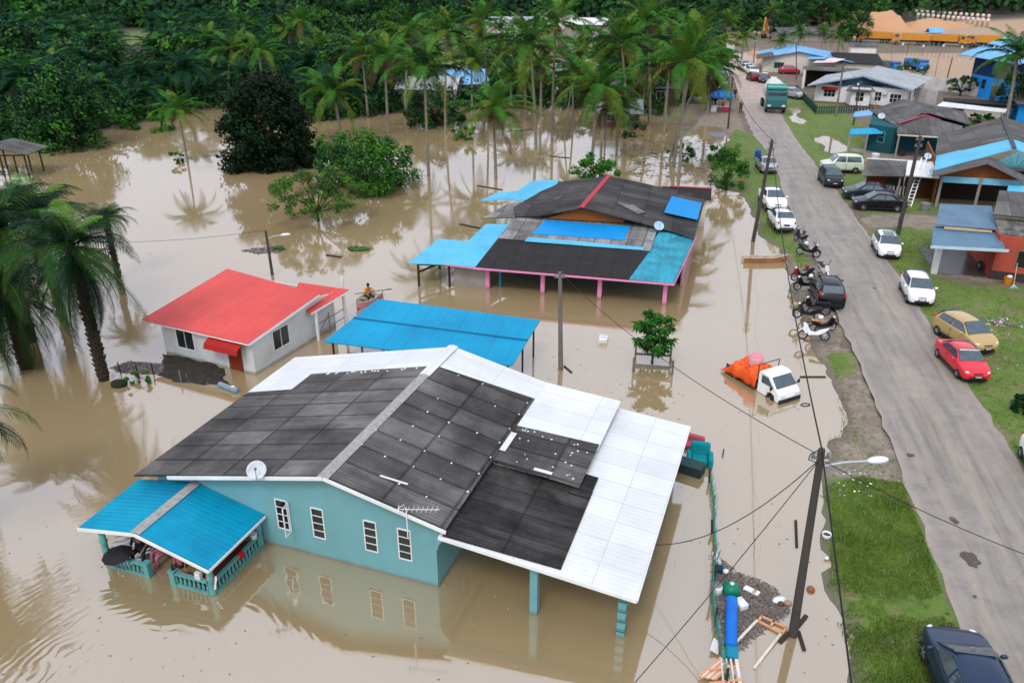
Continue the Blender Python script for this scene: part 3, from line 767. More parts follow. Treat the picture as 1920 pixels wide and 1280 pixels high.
def dish(parent, c, r, az, mat, arm=True, world=False):
    d = Vector((math.sin(az)*.72, math.cos(az)*.72, .69)); rot = d.to_track_quat('Z', 'Y').to_matrix().to_4x4()
    b = MB(); prof = [(r*(k/6), .28*r*(k/6)**2) for k in range(1, 7)]
    back = [(p_[0]+.008, p_[1]-.02) for p_ in prof[::-1]]
    b.lathe(c, [(.005,0)]+prof+back, 20, M_=rot)
    o = b.build('reflector', mat, parent, world, smooth=True)
    b = MB(); c = Vector(c); f = c+d*r*.9
    b.bar(c+rot @ Vector((0,-r,.25*r)), f, .02); b.box(f, (.06,.06,.09)); b.build('feed_arm', STEEL, parent, world)
DISHM = S('dish_grey', '#c9cdd6', rough=.5, dirt=.5, dirtc=(.3,.3,.34), dscale=8)
t = thing('satellite_dish', 'round pale grey satellite dish at the front edge of the nearest black roof', 'satellite dish', thl(-6.05,-.45,2.95), HD)
dish(t, (0,0,.42), .31, R(150), DISHM)
b = MB(); b.tube([(0,.06,-.05),(0,.03,.2),(0,0,.38)], .022); b.build('bracket', STEEL, t)
t = thing('antenna', 'thin white television antenna on a mast in front of the black roof edge', 'antenna', thl(-.7,-.5,2.35), HD)
b = MB(); b.tube([(0,0,-.2),(0,0,.95)], .018); b.build('mast', WFASC, t)
b = MB(); b.bar((-.25,-.1,.9),(1.0,.22,.98),.015)
for k in range(9):
    x = -.2+k*.14; y = -.09+k*.036; b.bar((x-.03,y+.15,.91+.009*k),(x+.03,y-.15,.91+.009*k),.008)
b.bar((-.3,.1,.9),(-.12,-.28,.98),.012); b.bar((-.3,-.25,.9),(-.1,.1,.98),.012); b.build('elements', WFASC, t)
# ================================================================== THE OTHER HOUSES
def frame(px, py, z, deg):
    """thing frame: origin at a surveyed ground point, local x to the right, local y away"""
    return G(px, py, z), R(deg)
def slabW(b, pts, th=.05, mi=0, **k):
    b.slab([G(*p) for p in pts], th, mi, **k)
def posts(parent, lst, w_, mat, name='post', zt=2, zb=-1.0, world=False):
    for p in lst:
        b = MB(); zz = p[2] if len(p) > 2 else zt; b.box((p[0], p[1], (zz+zb)/2), (w_, w_, zz-zb)); b.build(name, mat, parent, world)

# ---- red roofed white house
ROOFR = M('red_sheet', (.66,.075,.06), (.54,.06,.052), scale=.3, rough=.5, corr=.19, corrb=.3, seam=(.95,0,.012), seamc=(.33,.03,.03), cell=.05, streak=.2, dirt=.25, dirtc=(.35,.04,.04), dscale=.5)
REDAWN = S('dark_red_sheet', '#a3201b', scale=3, rough=.5)
PANELW = M('white_board_wall', srgb('#cdd2d2'), srgb('#bfc5c4'), scale=1, rough=.7, dirt=.3, dirtc=srgb('#8f8b7d'), dscale=.7, mudline=.12)
t = thing('red_roofed_house', 'white panelled house under a plain red sheet roof', 'house', *frame(480,702,0,24.9))
wall(t, (-5.9,0), (0,0), [(0,-1),(5.9,-1),(5.9,1.78),(0,1.78)], PANELW, .1)
wall(t, (0,0), (0,4.3), [(.101,-1),(4.3,-1),(4.3,2.32),(.101,1.82)], PANELW, .1)
wall(t, (-5.9,6.5), (-5.9,0), [(0,-1),(6.39,-1),(6.39,1.75),(1.3,2.25),(0,2.1)], PANELW, .1)
wall(t, (0,6.5), (-5.9,6.5), [(0,-1),(5.8,-1),(5.8,2.0),(0,2.0)], PANELW, .1)
wall(t, (0,4.3), (0,6.5), [(0,-1),(2.09,-1),(2.09,1.95),(0,2.3)], PANELW, .1)
b = MB(); b.slab([(-6.95,-.25,1.75),(.1,-.3,1.80),(.2,5.1,2.42),(-7.0,6.1,2.42)], .06);
b.build('roof', ROOFR, t)
b = MB(); b.slab([(-2.0,6.2,2.35),(.55,7.3,1.95),(.35,4.1,1.75),(-1.1,4.35,2.05)], .05); b.build('side_roof', ROOFR, t)
b = MB(); b.bar((.12,-.3,1.72),(.23,5.1,2.33),.03,.13); b.bar((-6.95,-.29,1.70),(.1,-.33,1.75),.02,.06); b.bar((.58,7.3,1.88),(.38,4.1,1.68),.03,.1); b.build('fascia', WFASC, t)
window(t, (-4.35,0,1.05), (1,0), 1.15, 1.05, 2, 1, WFASC, GLASS, .05)
window(t, (0,2.05,1.15), (0,1), 1.2, 1.05, 2, 1, WFASC, GLASS, .05)
b = MB(); b.bar((-1.35,-.02,.55),(-1.35,-.02,.56),.01); b.box((-1.15,-.03,.4),(.85,.04,2.1)); b.build('door', S('brown_door', '#7a3220', scale=3, rough=.6), t)
for x_ in (-1.75,-3.0): b = MB(); b.box((x_,-.005,.35),(.025,.02,2.3)); b.build('cover_strip', WFASC, t)
b = MB()
pr = [(0,1.68),(-.35,1.62),(-.62,1.46),(-.72,1.22)]
for (y0,z0),(y1,z1) in zip(pr, pr[1:]): b.slab([(-2.45,y0,z0),(-.35,y0,z0),(-.35,y1,z1),(-2.45,y1,z1)], .03)
b.build('awning', REDAWN, t)
posts(t, [(.3,7.0,1.85),(-.9,8.6,2.0),(.35,4.5,1.7)], .12, WFASC)
b = MB()
for z in (.4,.9): b.bar((.32,4.5,z),(.3,6.9,z),.04)
b.bar((.3,5.6,-.5),(.3,5.6,1.2),.05); b.bar((.3,4.7,.4),(.3,5.6,1.1),.035); b.build('railing', STEEL, t)

# ---- blue open shed
ROOFS = M('bright_blue_sheet', (.006,.29,.50), (.005,.24,.43), scale=.5, rough=.45, spec=.1, corr=.2, corrb=.2, seam=(1.02,0,.02), seamc=(.02,.10,.2), dirt=.4, dirtc=(.01,.15,.28), dscale=.4)
SA, SB, SC_, SD_ = G(607,640,1.4), G(960,685,1.4), G(1013,600,2.0), G(708,560,2.0)
t = thing('open_shed', 'open shed with a wide bright blue sheet roof on thin posts', 'shed', (SA.x, SA.y, 0))
b = MB(); b.slab([SA,SB,SC_,SD_], .05); b.build('roof', ROOFS, t, True)
b = MB(); m1 = SA.lerp(SD_, .53)+Vector((0,0,.03)); m2 = SB.lerp(SC_, .53)+Vector((0,0,.03)); b.bar(m1, m2, .12, .03); b.build('lap_strip', M('dark_blue_strip', (.01,.12,.26), rough=.6), t, True)  # darker blue strip running across the roof at the sheet lap
for u in (.03,.34,.66,.97):
    for w_ in (.06,.55,.95):
        p = SA.lerp(SB,u).lerp(SD_.lerp(SC_,u), w_); b = MB(); b.bar((p.x,p.y,-1),(p.x,p.y,p.z-.05),.09); b.build('post', DARKW, t, True)
for w_ in (.06,.55,.95):
    p = SA.lerp(SD_,w_); q = SB.lerp(SC_,w_); b = MB(); b.bar(p.lerp(q,.01)-Vector((0,0,.11)), p.lerp(q,.99)-Vector((0,0,.11)), .06,.1); b.build('beam', DARKW, t, True)

# ---- pink columned house
PINK = S('pink_paint', '#e58bb9', scale=1.5, rough=.6, var=.9, dirt=.2, dirtc=(.4,.2,.28), dscale=2, mudline=.15)
GREYR = M('dark_cement_sheet', (.085,.082,.08), (.045,.044,.043), scale=.4, rough=.88, dirt=.7, dirtc=(.015,.014,.013), dscale=.5, corr=.15, corrb=.6, seam=(1.02,2.0,.05), seamc=(.01,.01,.01), streak=.5, cell=.35)
GREYL = M('pale_cement_sheet', (.30,.29,.28), (.20,.195,.19), scale=.8, rough=.88, dirt=.6, dirtc=(.05,.048,.045), dscale=1.2, corr=.15, corrb=.6, seam=(1.02,1.5,.07), seamc=(.03,.03,.03), streak=.6, cell=.35)
BLACKR = M('black_felt_sheet', (.028,.027,.027), (.018,.018,.018), scale=1.2, rough=.85, corr=.15, corrb=.5, streak=.4, seam=(1.02,2.0,.04), seamc=(.008,.008,.008))
LBLUE = M('light_blue_sheet', (.10,.46,.66), (.075,.38,.58), scale=.4, rough=.5, corr=.18, corrb=.2, dirt=.35, dirtc=(.04,.18,.28), dscale=.5, seam=(1.02,0,.015), seamc=(.05,.25,.36))
TURQ = M('turquoise_sheet', (.03,.35,.47), (.02,.26,.36), scale=.9, rough=.5, corr=.18, corrb=.2, dirt=.7, dirtc=(.015,.09,.12), dscale=.9, seam=(1.02,2.2,.03), seamc=(.01,.12,.17), streak=.6)
DBLUE = M('deep_blue_sheet', (.002,.25,.60), (.002,.21,.52), scale=.5, rough=.5, spec=.2, corr=.2, corrb=.15)
REDC = S('red_ridge_cap', '#b5384a', rough=.6, scale=3)
PKx = 13
t = thing('pink_columned_house', 'long house with pink columns under patched black and blue sheet roofs', 'house', *frame(1245,571,0,PKx))
def pz(x, y, z): return (x, y, z)
E0 = 1.52; 
b = MB()
# front verandah roof: black centre, turquoise right, blue left
b.slab([(-11.4,-.45,1.55),(-2.1,-.55,1.62),(-1.25,3.1,2.25),(-10.9,3.55,2.25)], .05); b.build('verandah_roof', BLACKR, t)
b = MB(); b.slab([(-10.9,3.3,2.27),(-1.2,2.9,2.27),(-.95,6.9,2.72),(-10.2,7.6,2.75)], .05); b.build('middle_roof', GREYL, t)
b = MB(); b.slab([(-2.1,-.6,1.62),(.45,-.6,1.6),(1.45,5.6,2.55),(-.85,6.0,2.62)], .05); b.build('turquoise_roof', TURQ, t)
b = MB(); b.slab([(-8.9,4.3,2.42),(-2.9,4.2,2.45),(-2.75,6.35,2.70),(-8.4,6.65,2.70)], .03); b.build('blue_sheet', DBLUE, t)
b = MB(); b.slab([(-9.1,3.1,2.27),(-1.6,2.95,2.29),(-1.55,3.35,2.34),(-9.0,3.75,2.36)], .02); b.build('blue_strip', LBLUE, t)
b = MB(); b.slab([(-13.4,-.2,1.55),(-11.4,-.45,1.58),(-10.75,5.9,2.45),(-12.4,5.9,2.35)], .05); b.slab([(-15.7,-.5,1.5),(-13.4,-.2,1.5),(-12.75,3.1,1.98),(-14.9,3.3,1.95)], .05)
b.build('blue_side_roof', LBLUE, t)
# main gable roof behind
ra, rb_ = (-6.0,6.4,3.75), (-5.3,15.6,3.75)
b = MB()
b.slab([ra, rb_, (.9,14.9,2.95),(1.95,14.7,2.6),(1.38,5.0,2.6),(-1.0,6.2,2.85)], .06, ux=(0,1,0)); b.slab([ra, rb_, (-9.3,16.2,2.95),(-11.2,9.0,2.75),(-10.6,6.9,2.72),(-8.9,6.6,2.95)], .06, ux=(0,1,0))
b.build('main_roof', GREYR, t)
b = MB(); b.slab([(-12.9,6.9,2.45),(-8.9,6.9,2.78),(-8.7,11.5,2.92),(-11.9,10.5,2.6)], .05); b.build('pale_roof', GREYL, t)
b = MB(); b.slab([(-9.7,10.2,2.88),(-8.3,10.2,3.2),(-7.9,12.2,3.25),(-9.3,12.2,2.95)], .03); b.build('pale_patch', GREYL, t)
b = MB(); b.slab([(-2.9,9.6,3.28),(-1.9,8.5,3.13),(-2.4,7.7,3.2),(-4.0,9.3,3.48)], .03); b.build('pale_patch', GREYL, t)
b = MB(); b.slab([(-14.4,11.7,2.3),(-12.2,12.2,2.45),(-11.3,10.7,2.75),(-8.9,11.6,2.98),(-9.3,16.6,3.0),(-11.5,16.8,2.75),(-12.0,14.2,2.6),(-13.6,13.9,2.4)], .05); b.build('blue_corner_roof', LBLUE, t)
b = MB(); b.slab([(-.75,9.0,3.06),(1.5,8.6,2.8),(1.72,12.9,2.8),(-.45,13.4,3.06)], .03); b.build('blue_patch', DBLUE, t)
b = MB()
for s in (-1, 1): b.slab([(-6.02,6.3,3.83),(-5.3,15.7,3.83),(-5.3+s*.17,15.7,3.77),(-6.02+s*.17,6.3,3.77)], .03)
b.build('ridge_cap', REDC, t)
b = MB(); b.extrude([(-8.4,2.75),(-6.0,3.66),(-3.2,2.98),(-3.2,2.8)], 6.75, 6.9, 'XZ'); b.build('gable_board', ORANGEW, t)
b = MB(); b.bar((-11.5,-.48,1.5),(.5,-.64,1.53),.04,.11); b.bar((-13.4,-.25,1.5),(-11.5,-.47,1.5),.04,.08); b.bar((.5,-.6,1.54),(1.5,5.6,2.49),.03,.1); b.build('fascia', PINK, t)
for x in (0,-3.85,-7.33,-10.8): posts(t, [(x,.05+.02*abs(x),1.5)], .24, PINK, 'column')
b = MB()
for x0, x1 in ((-3.73,-.12),(-7.21,-3.97),(-10.68,-7.45)):
    n = 10; y = .1
    arc = [(x0,1.5),(x0,1.18)]+[(x0+.25+(x1-x0-.5)*k/n, 1.26+.14*math.sin(math.pi*k/n)) for k in range(n+1)]+[(x1,1.18),(x1,1.5)]
    b.extrude(arc, y, y+.1, 'XZ')
b.build('arch_beam', PINK, t)
wall(t, (-12.95,.2), (-10.9,.2), [(0,-1),(2.05,-1),(2.05,1.5),(0,1.5)], CONC, .1)
for p, q in (((-12.8,4.2),(-.3,3.4)),): wall(t, p, q, [(0,-1),(12.5,-1),(12.5,2.2),(0,2.1)], S('teal_wall_dark', '#2a6f7c', rough=.8), .1)
wall(t, (.9,3.4), (1.4,14.2), [(0,-1),(10.8,-1),(10.8,2.5),(0,2.1)], S('pink_wall', '#c99aa8', rough=.8), .1)
wall(t, (-10.8,14.8), (-10.4,6.5), [(0,-1),(8.3,-1),(8.3,2.6),(0,2.6)], CREAM, .1)
wall(t, (1.4,14.4), (-10.8,15.4), [(0,-1),(12.2,-1),(12.2,2.5),(0,2.5)], CREAM, .1)
posts(t, [(-15.1,-.3,1.5),(-13.2,-.0,1.5),(-14.8,3.0,1.9)], .12, DARKW)
b = MB(); b.bar((-15.1,-.3,.9),(-13.3,2.9,1.1),.06,.12); b.bar((-15.0,-.3,1.4),(-13.2,0,1.4),.08); b.build('side_rail', DARKW, t)
b = MB(); b.box((-10.1,.6,.5),(.12,.1,2.2)); b.build('downpipe', S('blue_pipe','#2f86a8'), t)
PKM = MW[t.name]
def pkl(x,y,z): return PKM @ Vector((x,y,z))
t2 = thing('satellite_dish', 'light blue satellite dish at the eave of the pink columned house', 'satellite dish', pkl(-.9,5.9,2.72), R(PKx)); dish(t2, (0,0,.25), .32, R(160), S('dish_blue','#a9c8de',rough=.5)); b = MB(); b.tube([(0,0,-.1),(0,0,.25)],.03); b.build('stand', STEEL, t2)
def moto_half(): pass
t2 = thing('outbuilding', 'small black roofed hut with red ridge behind the pink columned house', 'hut', pkl(.6,17.0,0), R(PKx))
b = MB(); b.slab([(-2,-.8,2.2),(1.8,-.8,2.2),(1.8,1,2.6),(-2,1,2.6)], .05); b.slab([(-2,1,2.6),(1.8,1,2.6),(1.8,2.5,2.2),(-2,2.5,2.2)], .05); b.build('roof', BLACKR, t2)
b = MB(); b.bar((-1.4,1,2.64),(1.8,1,2.64),.2,.06); b.build('ridge_cap', REDC, t2)
b = MB(); b.prism([(-1.7,-.4),(1.5,-.4),(1.5,2.1),(-1.7,2.1)], -1, 2.15); b.build('wall', CREAM, t2)

# ---- village houses right of the road -------------------------------------------------
GREYM = M('weathered_grey_sheet', (.15,.145,.14), (.09,.088,.085), scale=.3, rough=.88, dirt=.6, dirtc=(.03,.028,.026), dscale=.5, corr=.18, corrb=.5, seam=(1.05,2.2,.05), seamc=(.02,.02,.02), streak=.5, cell=.25)
GREYW = M('pale_grey_sheet', (.40,.42,.44), (.30,.32,.34), scale=.3, rough=.7, dirt=.4, dirtc=(.14,.14,.14), dscale=.5, corr=.2, corrb=.3, seam=(1.05,2.4,.04), seamc=(.12,.12,.13))
SLATEB = M('slate_blue_sheet', (.10,.19,.27), (.075,.15,.22), scale=.6, rough=.5, corr=.2, corrb=.3, dirt=.2, dirtc=(.04,.06,.08), seam=(1.02,0,.015), seamc=(.05,.09,.12))
SKYB = M('pale_blue_sheet', (.17,.42,.68), (.13,.35,.60), scale=.4, rough=.5, corr=.2, corrb=.3, seam=(1.05,0,.03), seamc=(.07,.16,.26), dirt=.25, dirtc=(.08,.14,.2))
TEALD = S('dark_teal_wall', '#12525c', rough=.8, scale=1, dirt=.3)
SALMON = S('salmon_wall', '#b0503f', rough=.85, scale=1, dirt=.15, bump=.1)
WWALL = S('white_wall', '#dfdfe0', rough=.85, scale=1, dirt=.25, dirtc=(.42,.40,.36), dscale=.6)

# carport house (slate blue roofs, salmon wall)
t = thing('salmon_house', 'salmon walled house with slate blue carport roofs beside the road', 'house', *frame(1752,512,LAND,15))
b = MB(); b.slab([(-.95,-1.7,2.3),(3.2,-1.3,2.3),(3.5,1.3,2.62),(-.3,1.6,2.62)], .05); b.build('carport_roof', SLATEB, t)
b = MB(); b.slab([(-.25,1.2,2.85),(3.3,1.0,2.85),(4.0,5.9,3.1),(.75,5.6,3.1)], .05); b.build('upper_roof', SLATEB, t)
b = MB(); b.bar((-1.0,-1.75,2.22),(3.4,-1.35,2.22),.05,.17); b.build('gutter', S('pale_blue_gutter','#b9cfe0',rough=.5), t)
b = MB(); b.bar((.2,.98,2.72),(2.9,.86,2.72),.04,.14); b.build('timber_beam', S('pale_timber','#c7ae88',scale=4), t)
b = MB(); b.slab([(3.2,.3,2.75),(9,-.5,2.75),(9.5,2.0,3.2),(3.3,2.4,3.2)], .06); b.build('lower_grey_roof', M('black_grey_sheet',(.06,.055,.05),(.25,.24,.22),scale=2,rough=.9,corr=.18,corrb=1.0,ax=0,streak=.8), t)
b = MB(); b.slab([(3.1,2.1,3.5),(9.6,1.2,3.5),(10,5.5,4.2),(4.2,5.8,4.2)], .06); b.build('upper_grey_roof', GREYM, t)
wall(t, (3.13,-.15), (9.3,-1.2), [(0,.5),(6.2,.5),(6.2,2.8),(0,2.8)], SALMON, .12)
wall(t, (3.12,5.5), (3.13,-.15), [(0,-.3),(5.6,-.3),(5.6,2.8),(0,2.8)], SALMON, .12)
wall(t, (3.05,-.2), (9.3,-1.27), [(0,-.3),(6.3,-.3),(6.3,.55),(0,.55)], S('grey_plinth','#3b3634',scale=2), .1)
dd = Vector((6.17,-1.05,0)).normalized(); window(t, Vector((3.13,-.15,0))+dd*2.1+Vector((0,0,1.45)), dd, 1.9, 1.1, 2, 1, S('brown_frame','#8c6a55'), GLASS, .07)
b = MB(); b.bar((-.05,-.0,-.4),(-.05,-.0,2.45),.34,.3); b.build('column', WWALL, t)
b = MB(); b.box((1.7,2.8,.005+.0),(3.4,5.6,.02)); b.build('carport_floor', M('wet_floor',(.05,.045,.045),(.10,.09,.09),scale=1.2,rough=.25), t)
CPM = MW[t.name]

# timber gable house with blue roof
t = thing('timber_gable_house', 'timber house with open front under a light blue gable roof', 'house', *frame(1757,385,LAND,22))
b = MB()
# front orange gable + verandah
ap = (2.75,-.7,3.95); tl = (-1.05,-2.2,2.9); tr = (5.4,-1.3,2.9)
b.slab([ap,(3.1,.9,3.95),(-.75,.2,2.9),tl], .06); b.slab([ap,(3.1,.9,3.95),(5.7,.6,2.85),tr], .06); b.build('front_gable_roof', GREYM, t)
b = MB(); b.bar((ap[0],ap[1]-.05,ap[2]-.08),(tl[0],tl[1]-.05,tl[2]-.08),.06,.2); b.bar((ap[0],ap[1]-.05,ap[2]-.08),(tr[0],tr[1]-.05,tr[2]-.08),.06,.2); b.build('barge_board', S('grey_board','#6d6c72',scale=3), t)
b = MB(); b.add([Vector((-.1,-.35,2.55)),Vector((5.5,.2,2.5)),Vector((2.9,.05,3.8)),Vector((-.1,-.25,2.55)),Vector((5.5,.3,2.5)),Vector((2.9,.15,3.8))],[(0,1,2),(5,4,3),(0,3,4,1),(1,4,5,2),(2,5,3,0)]); b.build('gable_boarding', ORANGEW, t)
b = MB(); b.bar((-.05,-.6,2.3),(2.55,-.3,2.3),.05,.5); b.bar((2.75,-.28,2.3),(5.5,0,2.3),.05,.5); b.build('blue_screen', S('pale_blue_board','#77b7cf',scale=2), t)
posts(t, [(-.15,-.6,2.55),(2.65,-.3,2.55),(5.6,0,2.5)], .2, S('weathered_post','#8a857e',scale=3), zb=-.4)
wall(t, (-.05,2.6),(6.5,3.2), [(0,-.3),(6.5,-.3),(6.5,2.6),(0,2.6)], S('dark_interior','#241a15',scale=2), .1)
wall(t, (-.6,12.5),(-.35,.8), [(0,-.3),(11.7,-.3),(11.7,2.9),(0,2.9)], ORANGEW, .1)
wall(t, (6.7,3),(9,12.5), [(0,-.3),(9.7,-.3),(9.7,3),(0,3)], CREAM, .1)
rf_, rbk = (4.75,2.0,4.6), (5.9,18.2,4.6)
b = MB(); b.slab([(4.75,2.0,4.6),(5.2,7.0,4.62),(-.35,4.9,3.05),(-.85,-.6,2.95)], .06, ux=(0,1,0)); b.slab([(4.75,2.0,4.6),(5.2,7.0,4.62),(10.5,7,3.0),(9.9,1.2,3.0)], .06, ux=(0,1,0)); b.build('blue_roof', LBLUE, t)
b = MB(); b.slab([(5.15,6.6,4.68),(5.9,18.2,4.68),(.4,14.6,3.1),(-.5,4.4,2.98)], .06, ux=(0,1,0)); b.slab([(5.15,6.6,4.68),(5.9,18.2,4.68),(12.5,18,3.0),(11.0,7,3.0)], .06, ux=(0,1,0)); b.build('grey_roof', GREYM, t)
b = MB(); b.bar((4.75,1.9,4.66),(5.9,18.3,4.74),.3,.06); b.build('ridge_cap', S('dark_cap','#4a4c50'), t)
b = MB(); b.add([Vector((3.2,1.05,3.3)),Vector((8.3,1.5,3.2)),Vector((4.95,1.35,4.45)),Vector((3.2,1.15,3.3)),Vector((8.3,1.6,3.2)),Vector((4.95,1.45,4.45))],[(0,1,2),(5,4,3),(0,3,4,1),(1,4,5,2),(2,5,3,0)])
b.build('upper_gable', S('sun_ray_board','#5f9aa6',scale=3), t)
b = MB()
for k in range(11):
    a = R(12+k*15.6); q = Vector((5.0+math.cos(a)*2.6, 1.0+math.cos(a)*.25, 3.25+math.sin(a)*1.15))
    b.bar((5.0,1.0,3.22), q, .035)
b.build('ray_battens', S('batten','#3f6f7a'), t)
b = MB(); b.slab([(4.1,-3.2,2.0),(8.4,-2.6,2.0),(8.4,-1.0,2.5),(4.4,-1.5,2.4)], .05); b.build('low_blue_roof', LBLUE, t)

# shack with white annexe
t = thing('grey_shack', 'small shack with grey lean-to roof behind two parked black cars', 'hut', *frame(1618,345,LAND,15))
b = MB(); b.slab([(-1.0,-4.9,1.8),(2.4,-4.2,1.8),(3.2,-.4,2.3),(-.05,-.3,2.3)], .06); b.build('roof', GREYM, t)
b = MB(); b.bar((-.1,-.28,2.36),(3.1,-.36,2.36),.1,.08); b.build('white_edge', WFASC, t)
posts(t, [(-.6,-4.6,1.8),(2.2,-4.0,1.8),(.1,-.6,2.2),(3.0,-.6,2.2)], .12, CONC, zb=-.4)
wall(t, (-.3,-3.0),(1.4,-2.7), [(0,-.3),(1.7,-.3),(1.7,1.5),(0,1.5)], S('rust_red_wall','#7c3a22',scale=3,dirt=.4), .08)
wall(t, (1.6,-1.3),(3.1,-1.1), [(0,-.3),(1.5,-.3),(1.5,1.7),(0,1.7)], S('olive_wall','#4f5440'), .08)
b = MB()
for k in range(6): b.bar((1.4+k*.28,-3.5+k*.04,-.1),(1.4+k*.28,-3.5+k*.04,.75),.09,.03)
b.build('picket', WFASC, t)
t = thing('white_roofed_annexe', 'flat white metal roof on a timber annexe, with a ladder leaning on it', 'hut', *frame(1700,352,LAND,15))
A1_, A2_, A3_, A4_ = G(1698,328,2.5), G(1762,333,2.6), G(1762,304,2.75), G(1702,300,2.65)
b = MB(); b.slab([A1_,A2_,A3_,A4_], .12); b.build('roof', ROOFW, t, True)
b = MB()
for p, q in ((A1_,A2_),): b.bar(p+Vector((0,0,.0)), q, .05,.1)
b.build('roof_edge', WFASC, t, True)
c_ = (A1_+A2_+A3_+A4_)/4
b = MB(); b.prism([(c_.x-.9,c_.y-1.2),(c_.x+1.5,c_.y-.9),(c_.x+1.6,c_.y+1.0),(c_.x-.8,c_.y+1.0)], LAND-.3, 2.4); b.build('wall', S('brown_boards','#5a3a22',scale=4,dirt=.4), t, True)
t = thing('ladder', 'white ladder leaning on the white metal roof', 'ladder', G(1706,386,LAND))
p0 = G(1703,388,LAND); p1 = G(1733,296,3.35); ld = (p1-p0); sd_ = Vector((.22,0,0)); b = MB()
b.bar(p0-sd_, p1-sd_, .07,.05); b.bar(p0+sd_, p1+sd_, .07,.05)
for k in range(14): c = p0+ld*((k+.6)/14.4); b.bar(c-sd_, c+sd_, .05,.05)
b.build('rungs_and_rails', WFASC, t, True)
t = thing('satellite_dish', 'dark mesh satellite dish standing by the white metal roof', 'satellite dish', G(1748,330,2.6)); dish(t, (0,0,.35), .32, R(200), S('dish_mesh','#9fb0bb')); b = MB(); b.tube([(0,0,-.1),(0,0,.45)],.03); b.build('stand', STEEL, t)
t = thing('satellite_dish', 'light blue satellite dish at the left corner of the light blue roof', 'satellite dish', G(1738,300,2.9)); dish(t, (0,0,.3), .30, R(190), S('dish_blue','#a9c8de')); b = MB(); b.tube([(0,0,-.3),(0,0,.3)],.03); b.build('stand', STEEL, t)

# dark teal house
t = thing('dark_teal_house', 'dark teal house with sagging grey roofs and bright blue awnings', 'house', *frame(1610,280,LAND,20))
b = MB(); b.slab([(4.45,11.5,3.9),(5.9,2.3,3.9),(3.15,-.9,2.75),(.85,8.0,2.95)], .06); b.slab([(4.45,11.5,3.9),(11.0,11,2.9),(10.5,1.5,2.9),(5.9,2.3,3.9)], .06); b.build('back_roof', GREYM, t)
b = MB(); b.slab([(3.1,-3.0,2.4),(8.8,-3.6,2.5),(9.3,-.6,3.1),(5.9,1.6,3.55),(3.4,.2,2.9)], .06, ux=(1,0,0)); b.build('front_roof', GREYM, t)
b = MB(); b.bar((3.3,-.4,2.98),(5.9,1.7,3.64),.35,.06); b.bar((5.9,1.7,3.64),(7.4,1.2,3.3),.35,.06); b.build('ridge_cap', S('faded_red_cap','#a8485a',scale=3,dirt=.4), t)
b = MB(); b.slab([(-1.35,-2.6,1.9),(2.0,-1.2,2.0),(2.2,.0,2.45),(-1.2,-1.3,2.3)], .06); b.build('awning', S('bright_blue_awning','#2f9cc4',scale=2,dirt=.2), t)
b = MB(); b.slab([(-.7,8.8,2.0),(2.2,9.6,2.3),(2.4,12.4,2.6),(-.5,12.0,2.1)], .06); b.build('awning', SKYB, t)
b = MB(); b.prism([(.6,-.2),(3.0,-1.6),(6.4,1.9),(10,2),(10.3,10.5),(1.2,7.6)], -.3, 2.7); b.build('wall', TEALD, t)
b = MB(); b.prism([(-1.0,-1.6),(.5,-2.0),(.7,-.3),(-.8,.2)], -.3, .15); b.build('step', CONC, t)
posts(t, [(-1.2,-2.4,1.9),(.5,-2.0,1.9),(3.3,-4.0,2.4),(8.6,-3.2,2.4)], .14, S('pale_post','#9b9188',scale=3), zb=-.4)
b = MB(); b.bar((3.2,-3.3,2.3),(8.8,-3.7,2.38),.08,.14); b.build('carport_beam', CREAM, t)
window(t, (1.9,-.96,1.6), (2.4,-1.4), .7, 1.1, 1, 2, S('teal_frame','#3f94a0'), GLASS, .08)
t = thing('satellite_dish', 'small white satellite dish on the dark teal house roof edge', 'satellite dish', G(1652,222,3.2)); dish(t, (0,0,.2), .36, R(200), DISHM); b = MB(); b.tube([(0,0,-.3),(0,0,.2)],.03); b.build('stand', STEEL, t)

# white bungalow
t = thing('white_bungalow', 'white bungalow with pale grey roof and a red awning over one window', 'house', *frame(1525,192,LAND,15))
b = MB(); b.prism([(0,0),(4.2,-.9),(4.6,-3.0),(7.0,-3.2),(7.3,-1.6),(11.6,-3.4),(16.2,9.8),(3.5,12)], -.3, 2.55); b.build('wall', WWALL, t)
b = MB(); b.prism([(-.04,-.04),(4.2,-1.0),(4.6,-3.1),(7.04,-3.3),(7.34,-1.7),(11.7,-3.5),(12.2,-2),(.3,1)], -.3, .25); b.build('plinth', S('brown_plinth','#8a6149'), t)
b = MB(); b.slab([(-1.3,-2.0,2.6),(5.9,-.5,3.9),(8.9,10.5,3.95),(2.2,11,2.6)], .06, ux=(0,1,0)); b.build('left_roof', GREYW, t)
b = MB(); b.slab([(5.9,-1.2,4.05),(12.0,-4.8,2.75),(17.3,10.4,2.75),(9.2,10.7,4.2)], .06, ux=(0,1,0)); b.build('right_roof', GREYW, t)
b = MB(); b.bar((-1.3,-2.1,2.55),(5.9,-1.3,3.95),.06,.2); b.bar((5.9,-1.3,3.98),(12.0,-4.9,2.68),.06,.22); b.build('fascia', S('pale_blue_fascia','#8fa6bd'), t)
b = MB(); b.extrude([(2.0,2.5),(9.4,2.5),(5.9,3.85)], -.95, -.8, 'XZ'); b.build('gable_wall', S('dark_blue_gable','#1e3a4a'), t)
b = MB(); b.slab([(3.7,-3.5,2.2),(7.6,-3.7,2.2),(7.2,-2,2.75),(4.4,-1.8,2.75)], .06); b.build('porch_roof', GREYM, t)
dA = Vector((4.2,-.9,0)).normalized(); dB = Vector((2.4,-.2,0)).normalized(); dC = Vector((4.3,-1.8,0)).normalized()
window(t, dA*2.0+Vector((0,0,1.45)), dA, 1.6, 1.1, 3, 2, WFASC, GLASS, .07)
